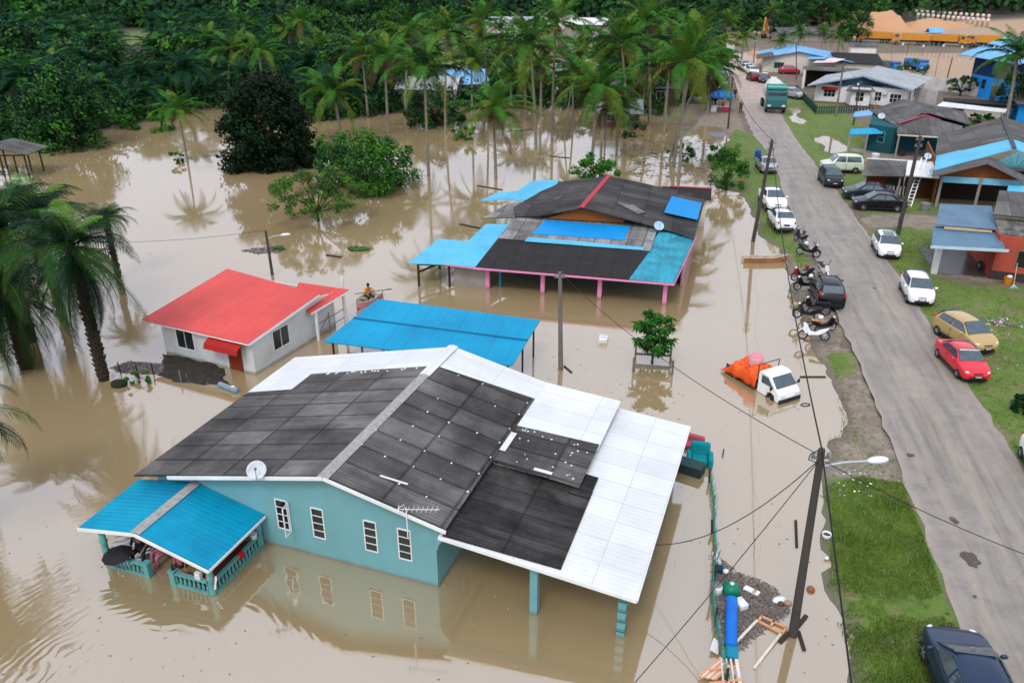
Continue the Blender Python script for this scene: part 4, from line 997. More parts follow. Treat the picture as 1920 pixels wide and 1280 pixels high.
b = MB(); c = dA*2.0; o_ = Vector((dA.y,-dA.x,0)); b.slab([c-dA*1.1+Vector((0,0,2.25)), c+dA*1.1+Vector((0,0,2.25)), c+dA*1.1+o_*.6+Vector((0,0,1.95)), c-dA*1.1+o_*.6+Vector((0,0,1.95))], .04); b.build('awning', REDAWN, t)
window(t, Vector((4.6,-3.0,0))+dB*1.1+Vector((0,0,1.4)), dB, 1.1, 1.25, 2, 2, WFASC, GLASS, .07)
window(t, Vector((7.3,-1.6,0))+dC*1.0+Vector((0,0,1.4)), dC, .9, 1.25, 2, 2, WFASC, GLASS, .07)
window(t, Vector((7.3,-1.6,0))+dC*3.3+Vector((0,0,1.3)), dC, 1.5, 1.2, 3, 2, WFASC, GLASS, .07)
dE = Vector((4.6,13.2,0)).normalized()
for s_ in (2.5,6.5): window(t, Vector((11.6,-3.4,0))+dE*s_+Vector((0,0,1.5)), dE, 1.0, 1.1, 1, 2, S('brown_frame','#8c6a55'), GLASS, .07)
for q in (1.9, 3.2):
    b = MB(); c = Vector((7.3,-1.6,0))+dC*q+Vector((0,0,1.95))+Vector((dC.y,-dC.x,0))*.2
    b.box(c, (.6,.3,.4), -R(22)); b.build('air_conditioner', S('ac_white','#c9cdd0'), t) if q < 3 else None

# cream house with blue roof at the far end of the road
t = thing('cream_house', 'cream house with a blue topped roof at the far end of the road', 'house', *frame(1435,135,LAND,15))
b = MB(); b.add([Vector(v) for v in ((-.6,0,-.3),(12.5,-3,-.3),(12.5,-3,2.6),(5.4,-1.3,3.7),(-.6,0,2.6),(-.6,12,-.3),(12.5,12,-.3),(12.5,12,2.6),(5.4,12,3.7),(-.6,12,2.6))], [(0,1,2,3,4),(9,8,7,6,5),(0,5,6,1),(1,6,7,2),(4,9,5,0)]); b.build('wall', CREAM, t)
b = MB(); b.slab([(-1.6,-.8,2.5),(5.4,-1.9,3.9),(5.0,13.5,3.9),(-1.6,13,2.5)], .08, ux=(0,1,0)); b.build('left_roof', SKYB, t)
b = MB(); b.slab([(-1.9,-1.2,2.48),(1.2,-1.8,3.08),(1.0,6,3.06),(-1.9,6.2,2.5)], .14, ux=(0,1,0)); b.build('grey_eave_roof', GREYM, t)
b = MB(); b.slab([(5.4,-1.9,3.9),(14.8,-4.6,2.5),(15,10,2.5),(5.0,13.5,3.9)], .08, ux=(0,1,0)); b.build('right_roof', SKYB, t)
dA = Vector((13.1,-3,0)).normalized(); window(t, Vector((-.6,0,0))+dA*2.9+Vector((0,0,1.3)), dA, 1.7, 1.0, 3, 1, S('green_frame','#3d8f84'), GLASS, .1)
t = thing('grey_roofed_annexe', 'grey roofed annexe between cream house and white bungalow', 'hut', *frame(1500,165,LAND,15))
b = MB(); b.slab([(0,-.5,2.9),(9.5,-2.6,2.9),(10,.6,3.1),(.2,2.6,3.1)], .1, ux=(1,0,0)); b.build('roof', GREYM, t)
b = MB(); b.slab([(3.5,-4.5,2.2),(8,-5.0,2.4),(9.5,-2.8,2.85),(5,-2.2,2.7)], .1); b.build('red_awning', S('faded_red_sheet','#a33a48',scale=2), t)
posts(t, [(.3,-.6,2.85),(.5,.6,2.85),(9.4,-2.5,2.85)], .3, WWALL, zb=-.4)
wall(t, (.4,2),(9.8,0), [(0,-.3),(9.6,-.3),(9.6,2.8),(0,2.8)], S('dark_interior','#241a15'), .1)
t = thing('dark_roofed_house', 'dark roofed house with a fallen white tarpaulin, behind the cream house', 'house', *frame(1600,150,LAND,15))
b = MB(); b.slab([(-3,4,2.4),(5,2.5,2.4),(4.5,9,3.6),(-3.5,10,3.6)], .08); b.build('roof', BLACKR, t)
b = MB(); b.prism([(-3,4.5),(4.6,3),(4.6,9),(-3,9.5)], -.3, 2.4); b.build('wall', CREAM, t)
b = MB(); b.slab([(-7,1.5,2.5),(-3.5,0,2.8),(-1.5,3.5,3.1),(-5,5.5,3.0)], .06); b.build('white_awning', M('red_streaked_white',(.75,.68,.66),(.6,.38,.36),scale=1.2), t)
b = MB(); b.slab([(-8,3.5,2.9),(-5,2.6,3.1),(-3.8,6.5,3.3),(-7,7.5,3.2)], .06); b.build('blue_awning', SKYB, t)
t = thing('white_shed', 'small white box shed beside the dark roofed house', 'shed', *frame(1613,118,LAND,15))
b = MB(); b.prism([(-2.4,-1.5),(2.4,-1.5),(2.4,1.5),(-2.4,1.5)], 0, 3.3); b.build('wall', WWALL, t)
b = MB(); b.slab([(-2.7,-1.8,3.3),(2.7,-1.8,3.3),(2.7,1.8,3.7),(-2.7,1.8,3.7)], .1); b.build('roof', GREYM, t)

# blue community hall
t = thing('blue_hall', 'bright blue painted hall with a wide pale blue roof', 'hall', *frame(1813,178,LAND,15))
HB = S('hall_blue','#1c8fe0',scale=1,var=.92); HN = S('hall_navy','#12335f',scale=1)
u_ = Vector((2.85*2.6,-7.76*2.6,0)); ul = u_.length; u_.normalize(); q0 = Vector((0,0,0))
wall(t, (0,0), (u_.x*11,u_.y*11), [(0,-.3),(11,-.3),(11,3.1),(0,3.1)], HB, .2, world=False)
wall(t, (.0,.0), (u_.x*11,u_.y*11), [(-.05,3.1),(11.05,3.1),(11.05,5.6),(-.05,5.6)], HN, .24)
nb_ = Vector((-u_.y,u_.x,0))
wall(t, tuple((nb_*11)[:2]), (0,0), [(0,-.3),(11,-.3),(11,5.6),(0,5.6)], HN, .2)
b = MB(); cc = [Vector((0,0,0)), u_*11, u_*11+nb_*11, nb_*11]
z5 = Vector((0,0,5.7)); b.slab([cc[0]-u_*2-nb_*1.5+z5, cc[1]+u_*1-nb_*1.5+z5, cc[1]+u_*1+nb_*5.5+Vector((0,0,8.2)), cc[0]-u_*2+nb_*5.5+Vector((0,0,8.2))], .1)
b.slab([cc[3]-u_*2+nb_*1.5+z5, cc[2]+u_*1+nb_*1.5+z5, cc[1]+u_*1+nb_*5.5+Vector((0,0,8.2)), cc[0]-u_*2+nb_*5.5+Vector((0,0,8.2))], .1)
b.build('roof', SKYB, t)
for k in range(5):
    p = u_*(1.2+k*2.1)+Vector((0,0,2.0)); window(t, p, u_, .8, 1.2, 1, 1, HN, GLASS, .08) if k != 2 else None
b = MB(); b.bar(u_*5.6+Vector((-u_.y*-.05,0,.9))+nb_*-.05, u_*6.6+Vector((0,0,.9))+nb_*-.05, .1, 2.3); b.build('door', S('hall_door','#4a3a48'), t)

# yard sheds by the hall
t = thing('white_fenced_yard', 'white sheet hoarding around a yard behind the bungalow', 'fence', *frame(1750,185,LAND,15))
for p, q in (((-3,10),(4,9)),((4,9),(9,-2)),((-3,10),(-4.5,-3)),((-4.5,-3),(-1,-7))):
    L_ = math.hypot(q[0]-p[0],q[1]-p[1]); wall(t, p, q, [(0,-.3),(L_-.1,-.3),(L_-.1,2.0),(0,2.0)], M('white_sheet_fence',(.62,.60,.60),(.42,.38,.36),scale=.8,rough=.6), .05, name='panel')
t = thing('flat_roofed_hut', 'cream hut with a flat black roof in front of the blue hall', 'hut', *frame(1778,218,LAND,15))
b = MB(); b.prism([(0,0),(6,-1.3),(6.6,2.2),(.4,3.2)], -.3, 1.75); b.build('wall', CREAM, t)
b = MB(); b.slab([(-.8,-.5,1.9),(7.0,-2.2,1.9),(7.2,.8,2.05),(-.6,2.0,2.05)], .3); b.build('roof', BLACKR, t)
b = MB(); b.bar((.3,-.12,1),(1.6,-.36,1),.06,2.0); b.build('door', GLASS, t)
t = thing('white_canopy', 'low white sheet roof behind the sagging grey roofs', 'canopy', *frame(1790,232,LAND,15))
b = MB(); b.slab([(-2.4,.5,2.0),(4.6,-2.4,1.9),(5.4,-.2,2.0),(-1.2,2.9,2.2)], .08); b.build('roof', ROOFW, t)
posts(t, [(-2.0,.8,1.9),(4.4,-2,1.8)], .1, STEEL, zb=-.4)
# cyan hut at the frame edge
t = thing('cyan_hut', 'small bright blue hut at the right frame edge below the palm', 'hut', *frame(1912,228,LAND,15))
b = MB(); b.prism([(-.5,0),(6,-1),(6,4),(0,5)], -.3, 2.2); b.build('wall', HB, t)
b = MB(); b.slab([(-1,-.6,2.2),(6.5,-1.5,2.2),(6.5,4.5,2.7),(-.5,5.5,2.7)], .1); b.build('roof', GREYM, t)

# huts seen between the palms beyond the flood
def hut(px, py, w_, d_, h, roofm, wallm, label, deg=15, cat='house', name='hut', z0=LAND):
    t = thing(name, label, cat, *frame(px, py, z0, deg))
    b = MB(); b.prism([(-w_/2,0),(w_/2,0),(w_/2,d_),(-w_/2,d_)], -.3, h); b.build('wall', wallm, t)
    b = MB(); b.slab([(-w_/2-.5,-.7,h-.1),(w_/2+.5,-.7,h-.1),(w_/2+.5,d_/2,h+1.3),(-w_/2-.5,d_/2,h+1.3)], .08); b.slab([(-w_/2-.5,d_+.7,h-.1),(w_/2+.5,d_+.7,h-.1),(w_/2+.5,d_/2,h+1.3),(-w_/2-.5,d_/2,h+1.3)], .08); b.build('roof', roofm, t)
    window(t, (-w_*.2,0,h*.55), (1,0), 1.2, 1.0, 2, 1); window(t, (w_*.25,0,h*.55), (1,0), 1.2, 1.0, 2, 1)
    return t
hut(868,188,7,12,2.4,SKYB,CREAM,'blue roofed house between dark palms across the flood',-8)
hut(800,196,8,6,2.2,GREYW,WWALL,'grey roofed hut left of the blue roofed house across the flood',5)
hut(1078,172,7,7,3.2,GREYW,WWALL,'white house behind the narrow upright palm',8)
hut(1208,195,9,6,2.3,GREYM,DARKW,'long dark grey hut behind the wide drooping palm',0)
hut(1102,70,13,14,3.4,ROOFW,CONC,'far hall with a glaring white roof beyond the palms',20)
hut(955,62,14,9,3.0,GREYW,CREAM,'far grey roofed house at the back of the clearing',0)
hut(1032,55,9,9,4.2,GREYM,CREAM,'steep dark roofed house far behind the tallest palms',25)
hut(1530,78,20,6,2.0,GREYM,CONC,'low long grey roofed hut at the edge of the construction yard',-4)
hut(1392,25,16,8,3.5,GREYW,CREAM,'far pale roofed building beyond the bend of the road',0)
hut(1195,62,6,6,2.5,ROOFW,WWALL,'tiny white roofed hut far behind the dark hanging palm',10)
hut(1160,232,5,4,1.4,GREYW,S('mud_wall','#6b5846'),'low mud coloured hut on the far shore right of centre',5)
# flooded pavilion at the left edge
t = thing('wooden_pavilion', 'open wooden pavilion with a dark roof standing in the flood', 'pavilion', *frame(8,333,0,0))
PZ = 2.1
for x in (-3.4,-2.2,-1.1,.1,1.4,2.4): posts(t, [(x,0,PZ)], .11, DARKW)
for x in (-3.4,-1.1,1.2,2.4): posts(t, [(x,2.6,PZ)], .11, DARKW)
b = MB(); b.slab([(-4.2,-.8,2.15),(-.2,-.8,3.1),(-.2,3.2,3.1),(-4.2,3.2,2.15)], .06, ux=(0,1,0)); b.slab([(-.2,-.8,3.1),(3.1,-.8,2.3),(3.1,3.2,2.3),(-.2,3.2,3.1)], .06, ux=(0,1,0)); b.build('roof', GREYM, t)
b = MB(); b.bar((-3.4,0,2.0),(2.4,0,2.1),.08,.12); b.bar((-3.4,0,.25),(2.4,0,.25),.06); b.build('beam', DARKW, t)
# sunken stair rail and concrete landing
t = thing('stair_railing', 'dark railing of a flooded concrete stair beside the small oil palm', 'railing', G(172,505,0))
for (a_, b__) in (((158,470),(212,474)),((162,500),(205,484))):
    p = G(*a_); q = G(*b__); b = MB(); b.bar(p+Vector((0,0,.75)), q+Vector((0,0,.75)), .07,.06); b.bar(p+Vector((0,0,.2)), q+Vector((0,0,.2)), .06,.05)
    for k in range(12): c = p.lerp(q, k/11); b.bar(c+Vector((0,0,-.3)), c+Vector((0,0,.78)), .04)
    b.build('rail', DARKW, t, True)
# ================================================================== VEGETATION
def leafmat(n, h, v=.5, rough=.6, sc=1.2): 
    c = srgb(h); return M(n, c, tuple(x*v for x in c), scale=sc, rough=rough, spec=.12)
L_DARK = leafmat('leaf_dark', '#285425'); L_MID = leafmat('leaf_mid', '#417a24'); L_LIGHT = leafmat('leaf_light', '#537d23')
P_TEAL = leafmat('palm_teal', '#1c4f36'); P_MID = leafmat('palm_mid', '#437d2b'); P_YEL = leafmat('palm_yellow', '#6f7d2a'); P_DEAD = leafmat('palm_dead', '#50412a')
P_DK = leafmat('palm_dark', '#153c1c'); P_OLV = leafmat('palm_olive', '#64802b')
BARKP = S('palm_bark', '#8d8677', scale=3, rough=.9, dirt=.6, dirtc=(.09,.08,.065), dscale=2, bump=.4)
BARKD = S('dark_bark', '#3d3328', scale=3, rough=.95, dirt=.5, dirtc=(.02,.018,.014), dscale=2, bump=.5)
PALM_MATS = [P_DK, P_MID, P_YEL, P_DEAD, P_TEAL, P_OLV]

def frond(b, rng, az, el, L, droop, n, ll, mi, lw=.07, hang=.5, seg=1, base=(0,0,0), twist=0):
    K = 9; pts = []; p = Vector(base); e = el; a = az
    for k in range(K+1):
        pts.append(p.copy()); 
        p = p+Vector((math.sin(a)*math.cos(e), math.cos(a)*math.cos(e), math.sin(e)))*(L/K)
        e -= droop/K*(.5+1.1*k/K); a += twist/K
    b.tube(pts[:-1], .03, 3, mi, radii=[.05*(1-.8*k/K) for k in range(K)])
    side = Vector((math.cos(az), -math.sin(az), 0))
    for i in range(n):
        u = (i+.6)/n; u = .10+.9*u; x = u*K; k = min(int(x), K-1); f = x-k
        c = pts[k].lerp(pts[k+1], f); d = (pts[k+1]-pts[k]).normalized()
        up = side.cross(d).normalized()
        l = ll*(.45+.55*math.sin(math.pi*min(1, u*.9+.12)))*(1-.45*max(0, u-.75)/.25)*rng.uniform(.85, 1.12)
        for s_ in (-1, 1):
            h_ = hang*rng.uniform(.7, 1.3)
            dr = (side*s_*.85+d*.55+up*(.18-h_*.3)).normalized()
            e1 = c+dr*l*.5; e2 = e1+(dr+Vector((0,0,-1))*h_*1.1).normalized()*l*.55
            wv = d*lw*.5
            if seg == 1:
                b.add([c-wv*.6, c+wv*.6, e1+wv, e2, e1-wv], [(0,1,2,3,4)], mi)
            else:
                b.add([c-wv*.6, c+wv*.6, e1+wv, e1-wv, e2], [(0,1,2,3),(3,2,4)], mi)
def palm_crown(seed, nf=22, L=4.2, n=20, ll=.85, kind='coco', lw=.09, seg=1):
    rng = random.Random(seed); b = MB()
    for i in range(nf):
        u = i/nf; az = i*2.39996+rng.uniform(-.3, .3)
        if kind == 'coco':
            el = R(78)-u*R(105)+rng.uniform(-.15, .15); droop = R(55)+u*R(45); 
            mi = rng.choice((1,1,0,5)) if u < .75 else rng.choice((5,2,3,1)); l = L*rng.uniform(.8, 1.08)*(.8+.4*min(1, u*2))
            if u > .93: mi = 3; el = R(-55); droop = R(30); l *= .8
        elif kind == 'oil':
            el = R(80)-u*R(85)+rng.uniform(-.15, .15); droop = R(70)+u*R(50); mi = rng.choice((4,4,0,1)) ; l = L*rng.uniform(.8, 1.1)*(.7+.4*min(1, u*2))
            if rng.random() < .06: mi = 5
        elif kind == 'near':
            el = R(82)-u*R(100)+rng.uniform(-.2, .2); droop = R(90)+u*R(45); mi = rng.choice((0,0,1,4,0,5)) if u > .10 else rng.choice((1,2,5)); l = L*rng.uniform(.75, 1.15)*(.75+.35*min(1, u*2))
        else:
            el = R(82)-u*R(70)+rng.uniform(-.15, .15); droop = R(60)+u*R(30); mi = rng.choice((1,1,2,5)); l = L*rng.uniform(.8, 1.1)
        frond(b, rng, az, el, l, droop, n, ll, mi, lw, rng.uniform(.5, 1.1) if kind in ('coco', 'near') else rng.uniform(.3, .8), seg, base=(0,0,0), twist=rng.uniform(-.25, .25))
    if kind == 'coco':
        for k in range(7): b.ball((.28*math.cos(k), .28*math.sin(k), -.25), .14, 6, 4, mi=5)
    return b
def mesh_of(b, name, mats, smooth=False):
    o = b.build(name, mats, None, smooth=smooth); me = o.data; bpy.data.objects.remove(o); return me
CROWN_COCO = [mesh_of(palm_crown(s, 24, 4.3, 22, .95, 'coco', .10), 'palm_crown', PALM_MATS) for s in (1, 2, 3, 4)]
CROWN_OIL = [mesh_of(palm_crown(s, 30, 4.6, 18, .9, 'oil', .11), 'oil_palm_crown', PALM_MATS) for s in (11, 12, 13)]
NEAR_MATS = [leafmat('near_dark','#123018'), leafmat('near_mid','#29561f'), leafmat('near_bright','#5b8a2a'), leafmat('near_dead','#3b3122'), leafmat('near_teal','#12392b'), leafmat('near_olive','#37591f')]
CROWN_NEAR = [mesh_of(palm_crown(s, 40, 3.9, 50, .85, 'near', .035, 2), 'oil_palm_crown', NEAR_MATS) for s in (21, 22)]
CROWN_YOUNG = [mesh_of(palm_crown(s, 12, 2.6, 16, .7, 'young', .10), 'young_palm_crown', PALM_MATS) for s in (31,)]

def inst(name, me, parent, loc=(0,0,0), rz=0.0, sc=1.0, tilt=(0,0)):
    o = bpy.data.objects.new(name, me); COL.objects.link(o); o.parent = parent
    o.location = loc; o.rotation_euler = (tilt[0], tilt[1], rz); o.scale = (sc, sc, sc) if not isinstance(sc, tuple) else sc
    return o
def trunk_mesh(h, r0, r1, lean=(0,0), curve=.3, n=8, rings=True):
    b = MB(); K = 12; pts = []; rad = []
    for k in range(K+1):
        u = k/K; s_ = u*u*(1-curve)+u*curve
        pts.append((lean[0]*s_, lean[1]*s_, -1.0+(h+1.0)*u)); rad.append((r0+(r1-r0)*u)*(1.25 if k == 0 else 1)*(1+.05*(k % 2)))
    b.tube(pts, 0, n, 0, rad); return b
def height_at(px, py, x, y):
    d = ray(px, py); t = y/d.y; return CAMH+t*d.z, d.x*t
def palm(base, crown, label, sc=1.0, v=0, bark=BARKP, r=.17, crowns=CROWN_COCO, group=None, z0=0.0, name='coconut_palm', dy=0.0, cat='palm tree'):
    g = G(*base, z0); z, x = height_at(crown[0], crown[1], g.x, g.y+dy)
    t = thing(name, label, cat, (g.x, g.y, z0), 0, group)
    h = z-z0; lean = (x-g.x, dy)
    trunk_mesh(h, r*1.15, r*.7, lean).build('trunk', bark, t, smooth=True)
    inst('crown', crowns[v % len(crowns)], t, (lean[0], lean[1], h), rz=random.uniform(0, 6.28), sc=sc)
    return t

PL = [ # base px, crown px, scale, variant, radius, label
 ((1262,312),(1302,98),1.12,0,.17,'tallest coconut palm with two pale trunks beside it, left of the road'),
 ((1272,345),(1284,118),1.0,1,.13,'slim coconut palm leaning close behind the tallest palm by the road'),
 ((1254,300),(1322,128),.9,2,.13,'leaning pale trunked palm whose crown droops over the start of the road'),
 ((1110,298),(1122,163),1.0,3,.15,'coconut palm with wide drooping crown behind the pink columned house'),
 ((1005,280),(994,85),1.0,0,.15,'tall coconut palm with pale trunk standing in the flood, brown nuts below its crown'),
 ((1035,262),(1041,42),.9,1,.16,'tallest grey trunked palm near the middle of the flooded grove'),
 ((804,330),(795,128),.92,2,.14,'coconut palm on a slender pale trunk beside the round flooded bush'),
 ((930,335),(924,206),.92,3,.14,'short palm with skirt of dead fronds in open water'),
 ((886,250),(884,118),.88,0,.13,'dark crowned palm in front of the far blue roof'),
 ((728,250),(722,108),.95,1,.16,'dark trunked palm at the left of the flooded grove'),
 ((641,262),(624,172),.95,2,.17,'squat palm with low drooping crown behind the dense dark tree'),
 ((352,305),(333,205),.62,3,.12,'small curved palm standing alone in the flood on the left'),
 ((1885,232),(1908,104),1.05,0,.22,'coconut palm in the yard right of the blue painted hall'),
 ((1156,290),(1160,205),.6,1,.13,'low palm with thin crown on a grey trunk near the far shore'),
 ((1075,235),(1072,120),.75,2,.12,'thin palm rising between the two tallest palms'),
 ((1133,292),(1140,185),.7,3,.09,'thin dark trunked palm just right of the wide drooping crown'),
 ((1175,250),(1165,82),1.0,0,.15,'yellow topped coconut palm left of the tallest palm'),
 ((1218,232),(1212,40),1.05,1,.18,'tall dark palm with hanging dead fronds behind the grove'),
 ((1058,262),(1078,135),.7,3,.09,'narrow palm with upright fronds over the white roofed hut'),
 ((835,250),(838,60),.8,2,.13,'dark palm in front of the far muddy clearing'),
 ((430,195),(432,92),.85,2,.16,'yellowing palm above the dark tree in the left forest'),
 ((916,240),(905,40),.8,1,.13,'palm standing behind the dark crowned grove, near a far shed'),
 ((1452,60),(1450,20),.8,0,.15,'palm behind the excavator at the far end of the road'),
 ((760,225),(768,60),.9,3,.15,'shaggy dark palm at the edge of the far forest'),
 ((690,220),(678,95),.85,0,.15,'leaning palm on the forest edge left of the grove'),
 ((576,150),(566,40),.9,1,.15,'tall palm rising over the left forest'),
]
for (bp_, cp_, sc, v, r_, lb) in PL:
    palm(bp_, cp_, lb, sc*1.14, v, r=r_, z0=LAND if bp_[0] > 1400 else 0.0)
# the pale second and third stems by the tallest palm
# near oil palms on the left
def shaggy_trunk(h, r, seed=1):
    b = MB(); rng = random.Random(seed); b.tube([(0,0,-1),(0,0,0),(0,0,h*.5),(0,0,h)], 0, 12, 0, [r*1.1, r, r*.95, r*.8])
    n = int(h*26)
    for i in range(n):
        z = h*i/n; a = i*2.4; d = Vector((math.cos(a), math.sin(a), 0)); p = d*r*.85+Vector((0,0,z))
        q = p+d*.09*rng.uniform(.5, 1.5)+Vector((0,0,rng.uniform(.12,.25))); b.bar(p, q, .10, .06)
    return b
def near_palm(base, crown, label, v, sc, r=.38, z0=0, skirt=0, seed=1):
    g = G(*base, z0); z, x = height_at(crown[0], crown[1], g.x, g.y)
    t = thing('oil_palm', label, 'palm tree', (g.x, g.y, z0))
    shaggy_trunk(z, r, seed).build('trunk', BARKD, t)
    inst('crown', CROWN_NEAR[v], t, (0, 0, z), rz=seed*1.3, sc=sc)
    if skirt:
        rng = random.Random(seed+50); b = MB()
        for i in range(skirt):
            frond(b, rng, rng.uniform(0, 6.28), R(rng.uniform(-75, -25)), rng.uniform(3.4, 5.0), R(60), 46, .62, rng.choice((3,0,5,0,0)), .03, 1.1, 2, base=(0,0,z-.25))
        b.build('old_fronds', NEAR_MATS, t)
    return t
near_palm((195,712),(145,462),'large shaggy oil palm with hanging fronds left of the red roofed house',0,.86,.24,skirt=34,seed=1)
near_palm((50,690),(20,540),'oil palm at the left frame edge with brown hanging fronds',1,.95,.30,skirt=30,seed=2)
near_palm((-60,1000),(-75,800),'oil palm mostly outside the frame at the lower left',0,.80,.4,skirt=3,seed=3)
near_palm((222,520),(212,412),'small oil palm beside the sunken stair railing',1,.50,.14,skirt=0,seed=4)
near_palm((60,640),(60,430),'dark oil palm rising behind the shaggy palms',1,1.1,.25,skirt=22,seed=5)
near_palm((118,600),(108,400),'oil palm with bright upright fronds at the back of the left clump',0,.9,.2,skirt=16,seed=6)
def grove():
    rng = random.Random(44); n = 0
    for (cx, cy, sc) in ((650,60,.9),(745,95,.9),(775,75,1),(812,95,.8),(825,30,.9),(865,85,.8),(905,75,.8),(940,100,.8),(958,140,.7),(1015,120,.8),(1085,90,.8),(1100,60,.7),(1135,115,.8),(1150,45,.9),(1195,95,.9),(1230,75,.9),(1255,120,.8),(1240,30,1),(1320,60,.9),(1335,120,.8),(1180,160,.7),(600,90,.9),(540,60,.9),(485,95,.9),(455,45,.9),(390,70,.9),(1210,145,.7),(985,150,.6),(1545,60,.6),(1500,62,.6),(1575,70,.6),(1465,78,.6),(1395,70,.7),(1365,40,.8)):
        h = 7.5*sc+rng.uniform(-1, 2.0); dd = ray(cx, cy)
        t_ = (h-CAMH)/dd.z if dd.z < -1e-3 else 400
        y = min(dd.y*t_, 290); x = dd.x*(y/dd.y); y += 0
        if poly_sd(np.array([x]), np.array([y]), FLOOD)[0] > 0: y += 0
        h = CAMH+dd.z*(y/dd.y)
        t = thing('coconut_palm', 'coconut palm in the crowded grove behind the flood', 'palm tree', (x, y, 0), 0, 'coconut palms crowding behind the flood')
        trunk_mesh(h, .2, .13, (0, 0)).build('trunk', BARKP, t, smooth=True); inst('crown', rng.choice(CROWN_COCO), t, (0,0,h), rz=rng.uniform(0,6.28), sc=sc*1.05)
grove()

# ---- broadleaf trees
def leafy(seed, rx, ry, rz, zc, nclump, nleaf, ls, shell=.75, bottom=-.6):
    rng = random.Random(seed); b = MB(); cl = []
    while len(cl) < nclump:
        p = Vector((rng.gauss(0,1), rng.gauss(0,1), rng.gauss(0,1))).normalized()
        if p.z < bottom: continue
        k = rng.uniform(shell, 1.0)*(1+.22*mnoise.noise(p*1.7+Vector((seed*3.1,0,0))))
        c = Vector((p.x*rx*k, p.y*ry*k, zc+p.z*rz*k)); cl.append((c, min(rx, rz)*rng.uniform(.16, .34), rng.random(), p))
    for c, r, tone, p in cl:
        m_ = int(nleaf/nclump*rng.uniform(.6, 1.5))
        for i in range(m_):
            q = Vector((rng.gauss(0,1), rng.gauss(0,1), rng.gauss(0,.8))).normalized()*r*rng.uniform(.35, 1.0); o = c+q
            nrm = (q.normalized()*.6+Vector((rng.gauss(0,.5), rng.gauss(0,.5), rng.gauss(0,.5)+.5))).normalized()
            u = nrm.cross(Vector((rng.random(), rng.random(), rng.random()))).normalized(); v = nrm.cross(u)
            s_ = ls*rng.uniform(.6, 1.3); mi = 0 if tone < .45 else (1 if tone < .88 else 2)
            if rng.random() < .12: mi = min(2, mi+1)
            b.add([o-u*s_*.5, o+v*s_*.28, o+u*s_*.5, o-v*s_*.28], [(0,1,2,3)], mi)
    return b, cl
def limbs(cl, zc, h0, r, seed, nb=14):
    rng = random.Random(seed); b = MB(); fork = Vector((0,0,max(.3, h0)))
    b.tube([(0,0,-1),(0,0,0),fork*.6,fork], 0, 8, 0, [r*1.3, r*1.1, r, r*.9])
    for c, rr, tn, p in rng.sample(cl, min(nb, len(cl))):
        m1 = fork.lerp(c, .45)+Vector((rng.uniform(-.2,.2), rng.uniform(-.2,.2), .15))*r*3
        b.tube([fork*.9, m1, c], 0, 5, 0, [r*.6, r*.38, r*.1])
    return b
L_DEEP = leafmat('leaf_deepest','#10230f')
LM = [L_DARK, L_MID, L_LIGHT]
L_TDK = leafmat('leaf_deep', '#193b1f'); L_BR = leafmat('leaf_bright', '#37791a'); L_OL = leafmat('leaf_olive', '#505d33'); L_GRN = leafmat('leaf_green','#2c6b1c')
def tree(base, top, width, label, kind='dark', nclump=70, nleaf=6000, ls=.3, name='broadleaf_tree', cat='tree', r=.25, trunkh=.3, z0=0.0, seed=1, zlow=None, group=None, rzf=.5):
    g = G(*base, z0); z, _ = height_at(base[0], top, g.x, g.y); h = z-z0; pxm = F/((g.y)*math.cos(PITCH)+(CAMH-z0)*math.sin(PITCH))
    rx = width/2/pxm
    trunkh = trunkh if trunkh > .08 else -.32
    lo = h*trunkh; rz = (h-lo)/2; zc = lo+rz
    t = thing(name, label, cat, (g.x, g.y, z0), 0, group)
    mats = {'dark': [L_TDK, L_DARK, L_MID], 'mid': LM, 'bright': [L_MID, L_GRN, L_BR], 'olive': [L_MID, L_OL, L_LIGHT], 'deep': [L_DEEP, L_DEEP, L_TDK]}[kind]
    rx *= 1.22 if cat == 'bush' or seed in (2, 4) else 1.0
    b, cl = leafy(seed, rx*.88, rx*.88*(.9), rz*.92, zc, nclump, nleaf, ls, shell=.55 if trunkh < 0 else .75, bottom=-.98 if trunkh < .08 else -.8)
    b.build('crown', mats, t)
    limbs(cl, zc, lo+rz*.2, r, seed).build('trunk', BARKD, t, smooth=True)
    return t
tree((130,274),112,185,'big rounded dark tree at the forest edge on the left','dark',130,12500,.42,r=.3,trunkh=.02,seed=1)
tree((505,312),118,160,'tall very dark dense tree standing in the flood left of centre','deep',170,19000,.40,r=.35,trunkh=.02,seed=2)
tree((560,300),170,95,'dark ivy-like tree half hidden behind the flooded dense tree','dark',60,5000,.4,r=.25,trunkh=.02,seed=12)
tree((688,352),240,205,'large dome shaped dark green bush in the flood','mid',130,14000,.30,name='bush',cat='bush',r=.18,trunkh=-.05,seed=3)
tree((597,415),318,178,'small open crowned tree with forked trunk standing in the water','olive',110,9000,.17,r=.11,trunkh=.12,seed=4)
tree((815,236),150,105,'round dark bush on the far shore behind the slender palm','dark',60,4500,.38,name='bush',cat='bush',trunkh=-.05,seed=5)
tree((1120,348),282,85,'bright green bush directly behind the pink columned house','bright',40,2600,.30,name='bush',cat='bush',r=.08,trunkh=-.05,seed=6)
tree((248,243),198,36,'small light green bush nearest the big rounded tree','bright',16,900,.3,name='bush',cat='bush',r=.06,trunkh=.0,seed=7)
tree((302,246),186,48,'light green bush behind the lone curved palm','bright',20,1300,.3,name='bush',cat='bush',r=.06,trunkh=-.02,seed=8)
tree((335,306),278,26,'tiny round bush at the foot of the curved palm','mid',12,700,.2,name='bush',cat='bush',r=.05,trunkh=-.05,seed=9)
tree((430,300),280,48,'sparse shrub reaching from the water beside the dense dark tree','mid',12,420,.25,name='bush',cat='bush',r=.04,trunkh=.1,seed=10)
